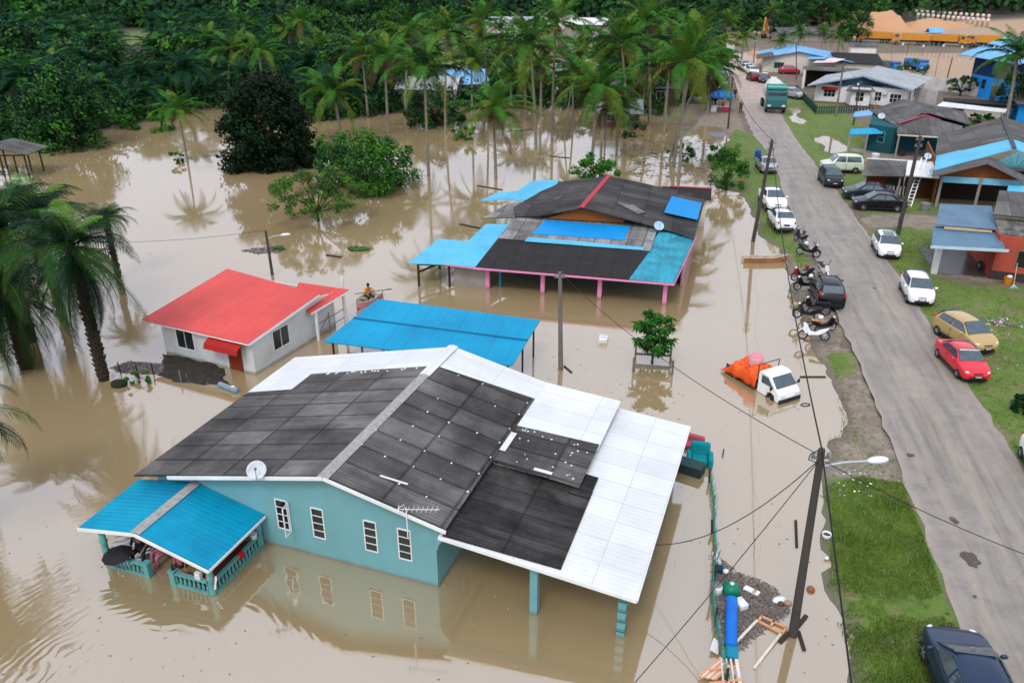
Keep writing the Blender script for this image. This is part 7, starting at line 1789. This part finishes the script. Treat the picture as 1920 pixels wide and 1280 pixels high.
b = MB(); b.box((0,0,.12),(.46,.62,.34)); b.build('shell', WFASC, t, bevel=.08); b = MB(); b.box((0,0,.31),(.3,.44,.04)); b.build('lid', S('grey_lid','#c3c9cc'), t, bevel=.02)

# armchair, couch and box by the carport
def armchair(label, at, h, mat, z0, rx=0):
    t = thing('armchair', label, 'armchair', at, h); t.location.z = z0; t.rotation_euler = (rx, 0, -h)
    b = MB(); b.box((0,0,.28),(.62,.6,.3)); b.build('seat', mat, t, bevel=.07); b = MB(); b.box((0,.32,.58),(.78,.22,.75)); b.build('backrest', mat, t, bevel=.1)
    for s_ in (-1,1): b = MB(); b.box((s_*.42,-.02,.36),(.2,.72,.46)); b.build('armrest', mat, t, bevel=.09)
    return t
armchair('turquoise armchair sitting in the water by the carport', G(1311,868,0), R(12), S('turquoise_velvet','#0a8a93',scale=5,rough=.9,dirt=.3,dirtc=(.005,.09,.12)), -.14)
t = thing('couch', 'faded red couch tipped behind the turquoise armchair', 'couch', G(1293,838,0), R(30)); b = MB(); b.box((0,0,.1),(1.0,.5,.25)); b.build('seat', S('faded_red_cloth','#a4525a',scale=3,rough=.9), t, bevel=.08); b = MB(); b.box((0,.28,.28),(1.05,.2,.42)); b.build('backrest', S('faded_red_cloth','#a4525a'), t, bevel=.08)
p = G(1268,868,.2); q = G(1318,884,.2); t = thing('water_trough', 'dark green boarded box lying in the water beside the carport edge', 'box', (p+q)/2); b = MB(); b.bar(p+Vector((0,0,-.05)),q+Vector((0,0,-.05)),.55,.5); b.build('side_boards', S('dark_green_boards','#26383a',scale=3,dirt=.3), t, True, bevel=.01); b = MB(); b.bar(p+Vector((0,0,.215)),q+Vector((0,0,.215)),.6,.03); b.build('lid', S('dark_green_lid','#2f4648',scale=3), t, True)

# net fence with leaning stakes
FP = [(1331,905),(1337,950),(1338,1000),(1341,1050),(1336,1090),(1335,1130),(1341,1175),(1352,1225),(1362,1290)]
FW = [G(*q, 0) for q in FP]; t = thing('net_fence', 'collapsed green net fence with leaning stakes along the debris raft', 'fence', FW[0]); rng = random.Random(3)
for k, p in enumerate(FW):
    b = MB(); b.bar(p-Vector((0,0,.6)), p+Vector((rng.uniform(-.1,.12), rng.uniform(.0,.1), rng.uniform(.45,.8))), .06); b.build('stake', POLEG if k % 2 else DARKW, t, True)
NETM = M('green_net', (.03,.20,.16), (.05,.28,.22), scale=5, rough=.8)
b = MB()
for p, q in zip(FW, FW[1:]):
    n = 16
    for i in range(n):
        c = p.lerp(q, i/n)+Vector((rng.uniform(-.05,.05),0,0)); b.bar(c-Vector((0,0,.1)), c+Vector((rng.uniform(-.08,.1),0,.42+.08*rng.random())), .012)
    for z in (.05,.15,.25,.35,.45): b.bar(p+Vector((0,0,z)), q+Vector((0,0,z+rng.uniform(-.05,.05))), .014)
b.build('net', NETM, t, True)

# debris raft: stuff
def raft(name, label, pxs, n, seed, mats, size=(.06,.5), zt=.04, kind='stuff', w0=.03):
    poly = [G2(*q, 0) for q in pxs]; P = np.array(poly); rng = random.Random(seed); b = MB(); c = 0; k = 0
    while c < n and k < n*30:
        k += 1; x = rng.uniform(P[:,0].min(), P[:,0].max()); y = rng.uniform(P[:,1].min(), P[:,1].max())
        d = poly_sd(np.array([x]), np.array([y]), poly)[0]
        if d < 0 or (d < .35 and rng.random() > d/.35+.15): continue
        c += 1; l = rng.uniform(*size)*(1 if rng.random() < .15 else .35); a = rng.gauss(2.3, .8); w_ = rng.uniform(w0*.4, w0*1.4)
        dx, dy = math.cos(a)*l/2, math.sin(a)*l/2; z = rng.uniform(.002, zt)
        b.bar((x-dx,y-dy,z), (x+dx,y+dy,z+rng.uniform(-.01,.02)), w_, w_*.6, rng.randrange(len(mats)) if rng.random() < .9 else len(mats)-1)
    o = b.build(name, mats); tag(o, label, 'debris', kind=kind); return o
DBR = [M('debris_dark',(.06,.05,.048),rough=.9), M('debris_brown',(.14,.11,.095),rough=.9), M('debris_grey',(.23,.20,.19),rough=.9)]
b = MB(); pr = [G(*q, .006) for q in ((1336,1040),(1352,1045),(1385,1072),(1420,1085),(1450,1100),(1478,1130),(1480,1148),(1452,1170),(1425,1190),(1395,1215),(1352,1200),(1340,1150),(1336,1100))]
raft('floating_debris','grey mat of floating twigs and leaf litter caught on the net fence',[(1334,1035),(1352,1045),(1385,1072),(1425,1085),(1455,1102),(1482,1130),(1484,1150),(1455,1172),(1425,1192),(1392,1222),(1352,1210),(1338,1150),(1334,1095)],9500,4,DBR,(.02,.30),.02,w0=.011)
raft('floating_debris','line of leaf litter drifted between the shaggy palm and the red roofed house',[(205,690),(240,678),(310,682),(318,700),(280,702),(230,700)],2600,5,DBR,(.05,.5),.03,w0=.025)
raft('floating_debris','small island of litter below the lamp pole in the left flood',[(452,470),(480,465),(520,463),(536,468),(520,474),(480,476)],900,6,DBR,(.06,.5),.04,w0=.05)
GRS = [M('weed_green',(.07,.16,.03),rough=.7), M('weed_dark',(.03,.08,.02),rough=.7)]
raft('floating_weed','thin strip of green weed floating left of the blue side roof',[(648,466),(665,463),(692,465),(692,471),(660,472)],500,7,GRS,(.1,.6),.10,w0=.05)
raft('floating_weed','green tuft on the small litter island',[(508,466),(530,464),(535,469),(512,470)],260,8,GRS,(.1,.6),.18,w0=.05)
def mud_bank():
    poly = [G2(*q, 0) for q in ((305,664),(350,668),(425,690),(420,712),(440,722),(395,721),(330,718),(300,702))]; P = np.array(poly)
    X, Y = np.meshgrid(np.linspace(P[:,0].min(), P[:,0].max(), 70), np.linspace(P[:,1].min(), P[:,1].max(), 50))
    d = poly_sd(X, Y, poly)+(fbm(X, Y, 1.5, 5)-.5)*.5; Z = np.clip(d*.3, -.1, .07)+(fbm(X, Y, 2.0, 8)-.5)*.07
    b = MB(); ny_, nx_ = X.shape; b.add(list(zip(X.ravel(), Y.ravel(), Z.ravel())), [(a*nx_+c, a*nx_+c+1, (a+1)*nx_+c+1, (a+1)*nx_+c) for a in range(ny_-1) for c in range(nx_-1)])
    o = b.build('mud_bank', M('black_mud', (.022,.019,.015), (.045,.037,.028), scale=3, rough=.8, bump=.3, bscale=9), smooth=True); o['kind'] = 'structure'
mud_bank()
raft('floating_debris','dark twigs and pale scraps lying on the mud at the front of the red roofed house',[(305,664),(350,668),(425,690),(420,712),(440,722),(395,721),(330,718),(300,702)],150,9,[M('mat_black',(.02,.018,.014),rough=.9), M('mat_brown',(.05,.042,.034),rough=.9), DBR[2]],(.05,.5),.08,w0=.02)
raft('floating_debris','broken sticks drifting among the flooded palms',[(1180,262),(1330,262),(1330,330),(1290,345),(1180,330)],420,10,DBR,(.2,1.4),.03,w0=.06)
raft('floating_debris','twigs drifting behind the round bush on the far shore',[(820,245),(980,232),(1010,262),(900,275)],160,11,DBR,(.2,1.6),.03,w0=.06)
# things caught in the raft
def blob(name, label, cat, at, parts, z=0.0, h=0.0, tilt=(0,0)):
    t = thing(name, label, cat, G(*at, z), h); t.rotation_euler = (tilt[0], tilt[1], -h)
    for nm, fn, mt, bv in parts: b = MB(); fn(b); b.build(nm, mt, t, bevel=bv, smooth=bv == 0)
    return t
GRN = S('green_plastic','#0f7c5c',rough=.35); WHP = S('white_plastic','#dfe2e2',rough=.4,dirt=.2); BLP = M('blue_foam',(.01,.16,.62),(.008,.13,.5),scale=3,rough=.5)
blob('drum','round green plastic drum floating in the debris','drum',(1371,1106),[('shell',lambda b: b.lathe((0,0,0),[(.12,-.25),(.24,-.2),(.27,0),(.24,.2),(.12,.27)],16,axis='Y'),GRN,0),('cap',lambda b: b.lathe((0,0,.26),[(.07,0),(.07,.04)],10),WHP,0)],.08)
blob('drum','white plastic drum at the net fence left of the green drum','drum',(1342,1112),[('shell',lambda b: b.lathe((0,0,0),[(.15,0),(.19,.05),(.19,.3),(.15,.36)],16),WHP,0),('rim',lambda b: b.lathe((0,0,.36),[(.16,0),(.16,.03)],16),STEEL,0)],-.05)
blob('jerrycan','white jerrycan floating right of the blue mattress','jerrycan',(1389,1136),[('shell',lambda b: b.box((0,0,.1),(.3,.42,.22)),WHP,.05),('handle',lambda b: b.tube([(-.08,.1,.2),(-.08,.1,.27),(.08,.1,.27),(.08,.1,.2)],.015),WHP,0)],0,R(-20))
blob('foam_board','thin white board floating just beyond the green drum','board',(1409,1108),[('board',lambda b: b.box((0,0,.03),(.5,.22,.05)),WHP,.01),('tape',lambda b: b.box((.1,0,.058),(.1,.18,.01)),S('tan_tape','#c99a6a'),.0)],0,R(40))
blob('plastic_sheet','crumpled white plastic sheet at the right of the debris','plastic sheet',(1461,1125),[('sheet',lambda b: b.ball((0,0,.03),.26,9,5,sq=(1,.6,.18)),WHP,0)],0,R(-20))
blob('foam_board','long white foam strip upright against the net fence','board',(1343,1050),[('board',lambda b: b.box((0,0,.08),(.16,.55,.12)),WHP,.02)],0,R(-5))
blob('foam_board','white lid leaning at the lower end of the net fence','board',(1338,1215),[('board',lambda b: b.box((0,0,.12),(.26,.5,.03)),WHP,.01)],0,R(25),(0,.4))
blob('bottle_crate','dark blue crate in the upper corner of the debris','crate',(1346,1070),[('crate',lambda b: b.box((0,0,.08),(.32,.24,.2)),S('dark_blue_plastic','#153a52'),.02),('bag',lambda b: b.ball((.25,.0,.06),.13,8,5,sq=(1,.8,.6)),WHP,0)],0,R(20))
blob('coconut','brown coconut floating right of the nearest pole','coconut',(1520,1106),[('husk',lambda b: b.ball((0,0,.03),.13,12,8,sq=(1,1.1,.9)),S('husk_brown','#8a5c3c',scale=8,dirt=.4),0)])
blob('coconut','pale brown coconut at the right end of the debris','coconut',(1477,1131),[('husk',lambda b: b.ball((0,0,.02),.11,12,8,sq=(1.2,1,.8)),S('husk_pale','#b08b78',scale=8,dirt=.2),0)])
blob('coconut','dark coconut left of the pale one in the debris','coconut',(1464,1133),[('husk',lambda b: b.ball((0,0,.02),.11,12,8,sq=(1,1,.8)),S('husk_dark','#5d4634',scale=8,dirt=.4),0)])
blob('paint_pail','white pail full of dark water on the grass edge','pail',(1549,1008),[('shell',lambda b: b.lathe((0,0,0),[(.13,0),(.16,.2),(.15,.2),(.13,.12),(.02,.12)],16),WHP,0),('water',lambda b: b.lathe((0,0,.13),[(.13,0),(.13,.01)],12),M('dark_water',(.02,.02,.02),rough=.1),0)],.02)
blob('plastic_cup','small white cup lying on the grass edge below the pail','cup',(1546,1048),[('shell',lambda b: b.lathe((0,0,.04),[(.05,0),(.07,.12)],10,axis='X'),WHP,0)],.02)
# blue mattress: ribbed roll
a = G(1372,1122,.12); c = G(1370,1212,.12); hd_ = heading((c.x,c.y),(a.x,a.y)); t = thing('mattress', 'bright blue ribbed foam mattress lying along the net fence', 'mattress', (a+c)/2, hd_); L_ = (a-c).length
b = MB(); prof = []
n = 40
for k in range(n+1):
    y = -L_/2+L_*k/n; prof.append(((.19 if k not in (0,n) else .12)*(1-.06*abs(math.sin(k/n*math.pi*11))), y))
b.lathe((0,0,0), prof, 16, axis='Y'); b.v = [(x*1.0, y, z*.72+.05) for x, y, z in b.v]; b.build('foam', BLP, t, smooth=True)
b = MB(); b.box((.05,-L_/2-.2,.0),(.34,.45,.14)); b.build('folded_end', S('teal_cloth','#1b86a8',rough=.8), t, bevel=.05)
# timber frame with long legs
TAN = S('new_timber','#d59a72',scale=5,rough=.7); PALE = S('pale_timber2','#d9cfc0',scale=5,rough=.7,dirt=.2)
t = thing('window_frame', 'broken orange timber frame with two long legs floating below the debris', 'timber frame', G(1440,1170,.03))
A_, B_, C2, D2 = G(1428,1155,.05), G(1475,1176,.05), G(1466,1187,.05), G(1422,1164,.05); E2, F2 = G(1451,1164,.05), G(1444,1175,.05)
for p, q in ((A_,B_),(B_,C2),(C2,D2),(D2,A_),(E2,F2)): b = MB(); b.bar(p,q,.07,.05); b.build('frame_bar', TAN, t, True)
b = MB(); b.bar(G(1464,1188,.06), G(1414,1252,.03), .075, .05); b.build('leg', PALE, t, True)
b = MB(); b.bar(G(1420,1162,.06), G(1378,1206,.03), .075, .05); b.build('leg', PALE, t, True)
t = thing('window_grille', 'stack of pale timber louvre frames at the bottom edge beside the blue mattress', 'timber frame', G(1345,1262,.1))
for k in range(7):
    b = MB(); p = G(1310+k*5,1268+k*1,.1); q = G(1352+k*3,1232+k*3,.30); b.bar(p,q,.05,.05); b.build('slat', PALE if k % 2 else TAN, t, True)
for x in (0,.3,.6,.9,1.0): b = MB(); p = G(1352+x*30,1234+x*2,.3); q = G(1358+x*34,1300,.25); b.bar(p,q,.05,.06); b.build('upright', PALE, t, True)
for y in (1250,1275): b = MB(); b.bar(G(1330,y+5,.28),G(1392,y-2,.3),.05,.04); b.build('cross_bar', TAN, t, True)

# stakes and stone by the shaggy palm
for k, (x, y, lb) in enumerate(((228,700,'thin dark stake nearest the shaggy palm'),(262,706,'dark stake behind the leafy weed'),(290,702,'short dark stake at the corner of the dark mat'),(342,716,'pale stake in front of the dark mat'))):
    g = G(x,y,0); b = MB(); b.cone((g.x,g.y,-.5),(g.x-.08,g.y,.62),.04,.03,7); tag(b.build('fence_stake', DARKW if k < 3 else POLEG), lb, 'stake')
g = G(224,723,0); b = MB(); b.ball((0,0,.1),.36,12,8,sq=(1.1,.8,.7)); b.v = [tuple(Vector(v_)*(1+.12*mnoise.noise(Vector(v_)*5))+g) for v_ in b.v]; tag(b.build('stone', S('black_stone','#2b2d22',scale=5,rough=.95), smooth=True), 'dark mossy stone in the water at the foot of the shaggy palm', 'stone')
p = G(412,720,.1); q = G(446,733,.1); t = thing('water_pipe', 'grey plastic pipe with a white cap floating at the black roof edge', 'pipe', p); b = MB(); b.cone(p,q,.13,.13,14); b.build('pipe', S('blue_grey_pipe','#7d95a3'), t, True); b = MB(); b.ball(p.lerp(q,.75)+Vector((0,0,.14)),.09,8,5,sq=(1.4,1,.6)); b.build('cap', WHP, t, True)

# blue market tent with stall
g = G(1352,212,LAND); t = thing('market_tent', 'blue pyramid canopy over a stall at the left road edge', 'tent', (g.x,g.y+.5,LAND), R(12))
b = MB(); ap = Vector((0,1.4,3.0)); cs = [Vector((-1.6,-.2,2.1)),Vector((1.6,-.2,2.1)),Vector((1.6,3,2.1)),Vector((-1.6,3,2.1))]
for p, q in zip(cs, cs[1:]+cs[:1]): b.add([p,q,ap],[(0,1,2)]); b.add([p,q,q-Vector((0,0,.25)),p-Vector((0,0,.25))],[(0,1,2,3)])
b.build('canopy', M('tent_blue',(.012,.20,.62),(.01,.17,.55),rough=.6), t)
for c_ in cs: b = MB(); b.bar((c_.x*.97,c_.y,0),(c_.x*.97,c_.y,2.1),.06); b.build('leg', STEEL, t)
b = MB(); b.box((0,.4,.75),(2.6,.8,.06)); b.build('counter', CREAM, t); b = MB(); b.box((-.9,.1,.4),(.7,.06,.75)); b.build('front_panel', WHP, t); b = MB(); b.box((.6,.05,.45),(1.0,.06,.7)); b.build('side_panel', S('red_cloth','#a3324a'), t)
t = thing('side_tent', 'pale blue and white awning beside the white van', 'awning', (G(1348,160,LAND).x, G(1348,160,LAND).y, LAND)); b = MB(); b.slab([(-1.5,-1.5,2.2),(1.3,-1.5,2.2),(1.3,2.5,2.9),(-1.5,2.5,2.9)],.05); b.build('sheet', SKYB, t)
for x, y in ((-1.4,-1.4),(1.2,-1.4),(1.2,2.4),(-1.4,2.4)): b = MB(); b.bar((x,y,0),(x,y,2.2),.06); b.build('leg', STEEL, t)
g = G(1420,298,LAND); t = thing('barrel', 'blue plastic barrel on the verge behind the silver sedan', 'barrel', g); b = MB(); b.lathe((0,0,0),[(.26,0),(.3,.1),(.3,.75),(.24,.88)],14); b.build('shell', S('barrel_blue','#1c4f9c',rough=.4), t); b = MB(); b.lathe((0,0,.88),[(.24,0),(.24,.03)],14); b.build('lid', S('barrel_lid','#2b66b5'), t)
g = G(1390,342,LAND); b = MB(); b.ball(g+Vector((0,0,.08)),.2,8,5,sq=(1.3,.8,.5)); tag(b.build('red_bag', S('red_plastic','#c8382c')), 'small red plastic bag on the grass below the leafy bush', 'bag')
g = G(1395,150,LAND); 
t = thing('white_crate', 'white box standing at the left edge of the far reddish road', 'box', G(1363,98,LAND)); b = MB(); b.box((0,0,1.1),(3.0,2.0,2.2)); b.build('shell', WHP, t, bevel=.05); b = MB(); b.box((0,0,2.25),(3.2,2.2,.1)); b.build('lid', GREYW, t)
# rubbish heap on the lawn
rng = random.Random(12)
raft_c = G(1874,607,LAND); b = MB()
for k in range(150):
    r_ = abs(rng.gauss(0,.45)); a = rng.uniform(0,6.28); c = raft_c+Vector((math.cos(a)*r_*1.6, math.sin(a)*r_*.9, .05+rng.random()*.12)); b.box(c, (rng.uniform(.03,.16), rng.uniform(.03,.12), .02), mi=rng.randrange(4), mat=Matrix.Rotation(rng.uniform(0,3),4,(rng.random(),rng.random(),1)))
tag(b.build('litter', [WHP, S('litter_red','#b8323c'), S('litter_grey','#8b8f93'), S('litter_teal','#3f8c86')]), 'heap of mixed litter on the lawn right of the white hatchback', 'litter', kind='stuff')
b = MB()
for k in range(70):
    c = G(rng.uniform(1780,1918), rng.uniform(600,700), LAND+.03)
    if k % 3 == 0: c = G(rng.uniform(1560,1640), rng.uniform(880,930), LAND+.02)
    if on_road(c.x, c.y) > -.2: continue
    b.box(c, (rng.uniform(.03,.1), rng.uniform(.02,.07), .015), rng.uniform(0,3), rng.randrange(2))
tag(b.build('litter', [WHP, S('litter_grey','#8b8f93')]), 'scattered scraps of white litter over the lawns', 'litter', kind='stuff')
t = thing('basket', 'orange basket by the salmon wall', 'basket', G(1888,533,LAND)); b = MB(); b.lathe((0,0,0),[(.2,0),(.26,.45),(.24,.45),(.18,.05)],12); b.build('bowl', S('orange_plastic','#d07a22'), t); b = MB(); b.ball((.05,0,.5),.18,8,5,sq=(1,.8,.6)); b.build('cloth', WHP, t)
t = thing('rake', 'upright rake with pale tines beside the orange basket', 'rake', G(1899,540,LAND)); b = MB(); b.bar((0,0,.2),(.05,.3,1.5),.035); b.build('handle', S('pale_stick','#c9b48f'), t); b = MB()
for k in range(9): b.bar((0,0,.25),(-.28+k*.07,-.12,.0),.015)
b.build('tines', S('pale_green_plastic','#b5d8c4'), t)
t = thing('wheelbarrow_wheel', 'spoked wheel standing in the shade under the slate blue carport', 'wheel', G(1841,510,LAND)+Vector((0,.4,0))); wheel(t, .0, 0, .32, .08)
# fence in front of the bungalow
FB = [G(*q, LAND) for q in ((1492,172),(1512,195),(1530,214),(1600,212),(1640,216))]; t = thing('board_fence', 'dark green board fence around the front of the white bungalow', 'fence', FB[0])
for p, q in zip(FB, FB[1:]):
    n = int((q-p).length/.35); b = MB()
    for k in range(n): c = p.lerp(q, k/n); b.bar(c-Vector((0,0,.2)), c+Vector((0,0,1.0)), .2, .04)
    b.bar(p+Vector((0,.04,.8)), q+Vector((0,.04,.8)), .05); b.bar(p+Vector((0,.04,.3)), q+Vector((0,.04,.3)), .05); b.build('panel', S('dark_green_fence','#2c4a44',scale=2,dirt=.4), t, True)
# umbrella, clothes and bottles on the porch
t = thing('umbrella', 'black umbrella hanging open over the left porch railing', 'umbrella', thl(-10.2,-2.8,.62), HD); t.rotation_euler = (R(14), R(-10), -HD); t.scale = (.95,.7,.7)
b = MB(); n = 10
vs = [(0,0,.30)]+[(math.cos(2*math.pi*k/n)*.62, math.sin(2*math.pi*k/n)*.62, .0) for k in range(n)]+[(math.cos(2*math.pi*k/n)*.34, math.sin(2*math.pi*k/n)*.34, .22) for k in range(n)]
b.add(vs, [(0,11+k,11+(k+1) % n) for k in range(n)]+[(1+k,1+(k+1) % n,11+(k+1) % n,11+k) for k in range(n)]); b.build('canopy', M('umbrella_black',(.012,.012,.014),rough=.7), t); b = MB(); b.bar((0,0,.34),(0,0,-.45),.014); b.build('shaft', STEEL, t)
def porch_item(name, label, cat, loc, fn, mt):
    t = thing(name, label, cat, thl(*loc), HD); b = MB(); fn(b); o = b.build('main_piece', mt, t, smooth=True)
    return t
def single(name, label, cat, loc, fn, mt):
    b = MB(); fn(b); o = b.build(name, mt); place(o, thl(*loc), HD); tag(o, label, cat)
def cloth(w_, h_, s=1):
    def f(b):
        n = 8; vs = []
        for j in range(n+1):
            for i in range(n+1):
                u = i/n-.5; v = j/n; vs.append((u*w_*(1+.1*math.sin(v*5)), -.08-.03*math.sin(i*1.9+s)+.12*(1-v), .02+(.04 if v < .2 else 0)-h_*max(0,v-.2)))
        b.add(vs, [(j*(n+1)+i, j*(n+1)+i+1, (j+1)*(n+1)+i+1, (j+1)*(n+1)+i) for j in range(n) for i in range(n)])
    return f
b = MB(); cloth(.36,.5)(b); b.m = [k % 2 for k in range(len(b.m))]; o = b.build('towel', [S('towel_red','#d2384c'), S('towel_white','#eadfe0')]); place(o, thl(-6.62,-2.62,.62), HD); tag(o, 'red and white striped towel over the front corner post of the porch', 'towel')
single('bag', 'plain red cloth bag hanging on the long right porch railing', 'bag', (-6.58,-1.25,.42), lambda b: b.ball((0,0,0),.2,10,7,sq=(.5,.9,.8)), S('bag_red','#b81c1c'))
single('water_bottle', 'white and blue jerrycan on the front porch railing by the towel', 'jerrycan', (-7.05,-2.7,.62), lambda b: b.box((0,0,0),(.2,.12,.26)), WHP)
single('bottle', 'dark bottle with white cap on the gate pier', 'bottle', (-8.03,-2.72,.68), lambda b: b.lathe((0,0,-.1),[(.05,0),(.05,.15),(.02,.2),(.02,.25)],10), S('bottle_navy','#1a2c44'))
single('bag', 'black bag behind the front porch railing', 'bag', (-6.9,-2.5,.42), lambda b: b.ball((0,0,0),.17,10,7,sq=(1,.7,.9)), BLACK)
single('pail', 'white pail at the wall end of the porch railing', 'pail', (-6.62,-.45,.62), lambda b: b.lathe((0,0,-.12),[(.09,0),(.12,.2)],12), WHP)

# specks of leaf litter and foam drifting on the flood
rng = random.Random(77); b = MB(); n = 0
while n < 1000:
    px = rng.uniform(-20, 1580); py = rng.uniform(230, 1290); p = G(px, py, .004)
    if mnoise.noise(Vector((p.x*.12, p.y*.12, 4))) < rng.uniform(-.3, .5): continue
    if poly_sd(np.array([p.x]), np.array([p.y]), FLOOD)[0] < .3 or (p.y < 22 and rng.random() < .6): continue
    n += 1; s_ = rng.uniform(.012, .05)*(1+p.y/60); a = rng.uniform(0, 6.28); u = Vector((math.cos(a), math.sin(a), 0))*s_; v = Vector((-u.y, u.x, 0))*.5
    b.add([p-u, p+v, p+u, p-v], [(0,1,2,3)], rng.choice((0,0,1,2)))
y = 13.0
k = 0
while y < 51:
    c = G(1422,700,0); xx = 10.15+(y-28)*.276+math.sin(y*.9)*.10+math.sin(y*2.7)*.05; y += .12+rng.random()*.12
    p = Vector((xx, y, .004)); u = Vector((.02, .08+.05*rng.random(), 0)); v = Vector((.016, 0, 0)); b.add([p-u, p+v, p+u, p-v], [(0,1,2,3)], 1)
tag(b.build('floating_specks', [DBR[1], M('foam_line',(.42,.33,.26),rough=.9), M('leaf_speck',(.16,.15,.05),rough=.9)]), 'scattered leaf specks and a thin foam line on the floodwater', 'litter', kind='stuff')

# ---- construction yard: earth mounds, piles, banner
def mound(px0, px1, py, depth, h, label, seed, name='earth_mound'):
    a = G(px0, py, LAND); c = G(px1, py, LAND); w_ = c.x-a.x; vs = []; NX, NY = 60, 18
    for j in range(NY+1):
        for i in range(NX+1):
            u = i/NX; v = j/NY; x = a.x+w_*u; y = a.y+depth*v; e = min(1, 6*u, 6*(1-u)); f = min(1, 3.0*v, 3.0*(1-v))
            z = LAND-.2+h*e*f*(.72+.5*mnoise.noise(Vector((x*.08, y*.1, seed))))+.5*mnoise.noise(Vector((x*.4, y*.4, seed)))*f*e
            vs.append((x, y, z))
    b = MB(); b.add(vs, [(j*(NX+1)+i, j*(NX+1)+i+1, (j+1)*(NX+1)+i+1, (j+1)*(NX+1)+i) for j in range(NY) for i in range(NX)])
    o = b.build(name, M('orange_earth', (.50,.24,.10), (.42,.26,.16), scale=.15, rough=.95, dirt=.5, dirtc=(.55,.36,.22), dscale=.05, bump=.5, bscale=2), smooth=True); o['kind'] = 'structure'; return o
mound(1628, 1735, 62, 38, 6.5, '', 3)
mound(1700, 1920, 60, 22, 3.2, '', 8)
mound(1420, 1500, 112, 14, 1.5, '', 5)
mound(1330, 1480, 40, 24, 3.0, '', 9)
pm_a = MB(); pm_a.cone((0,0,-.8),(0,0,1.0),.4,.4,10); PME = mesh_of(pm_a, 'pile_shaft', CONC)
pm_b = MB(); pm_b.lathe((0,0,1.0), [(.4,0),(.5,.1),(.5,.6),(.3,.8)], 10); PMC = mesh_of(pm_b, 'pile_cap', M('pile_cap',(.78,.66,.62),(.70,.48,.42),scale=.3))
def pile(p):
    t = thing('concrete_pile', 'pale capped concrete pile in the rows behind the yellow trucks', 'pile', p, 0, 'capped piles in rows behind the yellow trucks'); inst('shaft', PME, t); inst('cap', PMC, t, sc=(1,1,1)); 
for k in range(15): 
    u = k/14; pile(G(1718+130*u, 46+13*u, LAND)+Vector((0,0,1.8)))
for k in range(15):
    u = k/14; pile(G(1704+145*u, 40+12*u, LAND)+Vector((0,0,2.2)))
for k in range(11): pile(G(1585+9*k*.9, 34+k*.2, LAND)+Vector((0,0,1.5)))
g = G(1748,84,LAND); t = thing('banner_tent', 'small white and pale blue tent standing between yellow trucks', 'tent', g); b = MB(); b.prism([(-1.4,-1),(1.4,-1),(1.4,1),(-1.4,1)],0,3.0); b.build('wall', WWALL, t); b = MB(); b.slab([(-1.9,-1.4,2.9),(1.9,-1.4,2.9),(1.9,0,4.0),(-1.9,0,4.0)],.08); b.slab([(-1.9,1.4,2.9),(1.9,1.4,2.9),(1.9,0,4.0),(-1.9,0,4.0)],.08); b.build('roof', SKYB, t)
for k, (x, y) in enumerate(((1690,100),(1728,104),(1766,103),(1800,106))):
    t = thing('marker_post', 'thin white capped marker post in the bare yard', 'post', G(x,y,LAND), 0, 'marker posts in the bare yard'); b = MB(); b.cone((0,0,-.2),(0,0,1.8),.07,.06,6); b.build('shaft', STEEL, t); b = MB(); b.box((0,0,1.95),(.4,.1,.5)); b.build('plate', WHP, t)
# yard mesh fence
FB = [G(*q, LAND) for q in ((1600,96),(1700,104),(1810,110))]; t = thing('mesh_fence', 'thin wire mesh fence across the bare yard', 'fence', FB[0])
for p, q in zip(FB, FB[1:]):
    b = MB(); n = 14
    for k in range(n+1): c = p.lerp(q, k/n); b.bar(c, c+Vector((0,0,2.6)), .07)
    for z in (1.3,2.6): b.bar(p+Vector((0,0,z)), q+Vector((0,0,z)), .04)
    b.build('panel', STEEL, t, True)
# clutter round the village houses
rng = random.Random(31)
for k, (x, y, lb, cc) in enumerate(((1462,137,'blue tub beside the red covered car','#2458b0'),(1508,142,'blue tank right of the red covered car','#2458b0'),(1664,360,'grey tub behind the black cars','#8c8f90'),(1733,395,'grey box on the ground left of the slate blue roofs','#7f7f80'),(1690,292,'small dark tub under the teal house carport','#2f3338'),(1640,300,'white tub at the step of the teal house','#d8dadb'))):
    t = thing('tub', lb, 'tub', G(x,y,LAND)); b = MB(); b.lathe((0,0,0),[(.32,0),(.4,.6),(.36,.6)],12); b.build('shell', S('tub_'+cc[1:], cc, rough=.45), t); b = MB(); b.lathe((0,0,.6),[(.37,0),(.37,.03)],12); b.build('lid', S('tublid_'+cc[1:], cc, rough=.6), t)
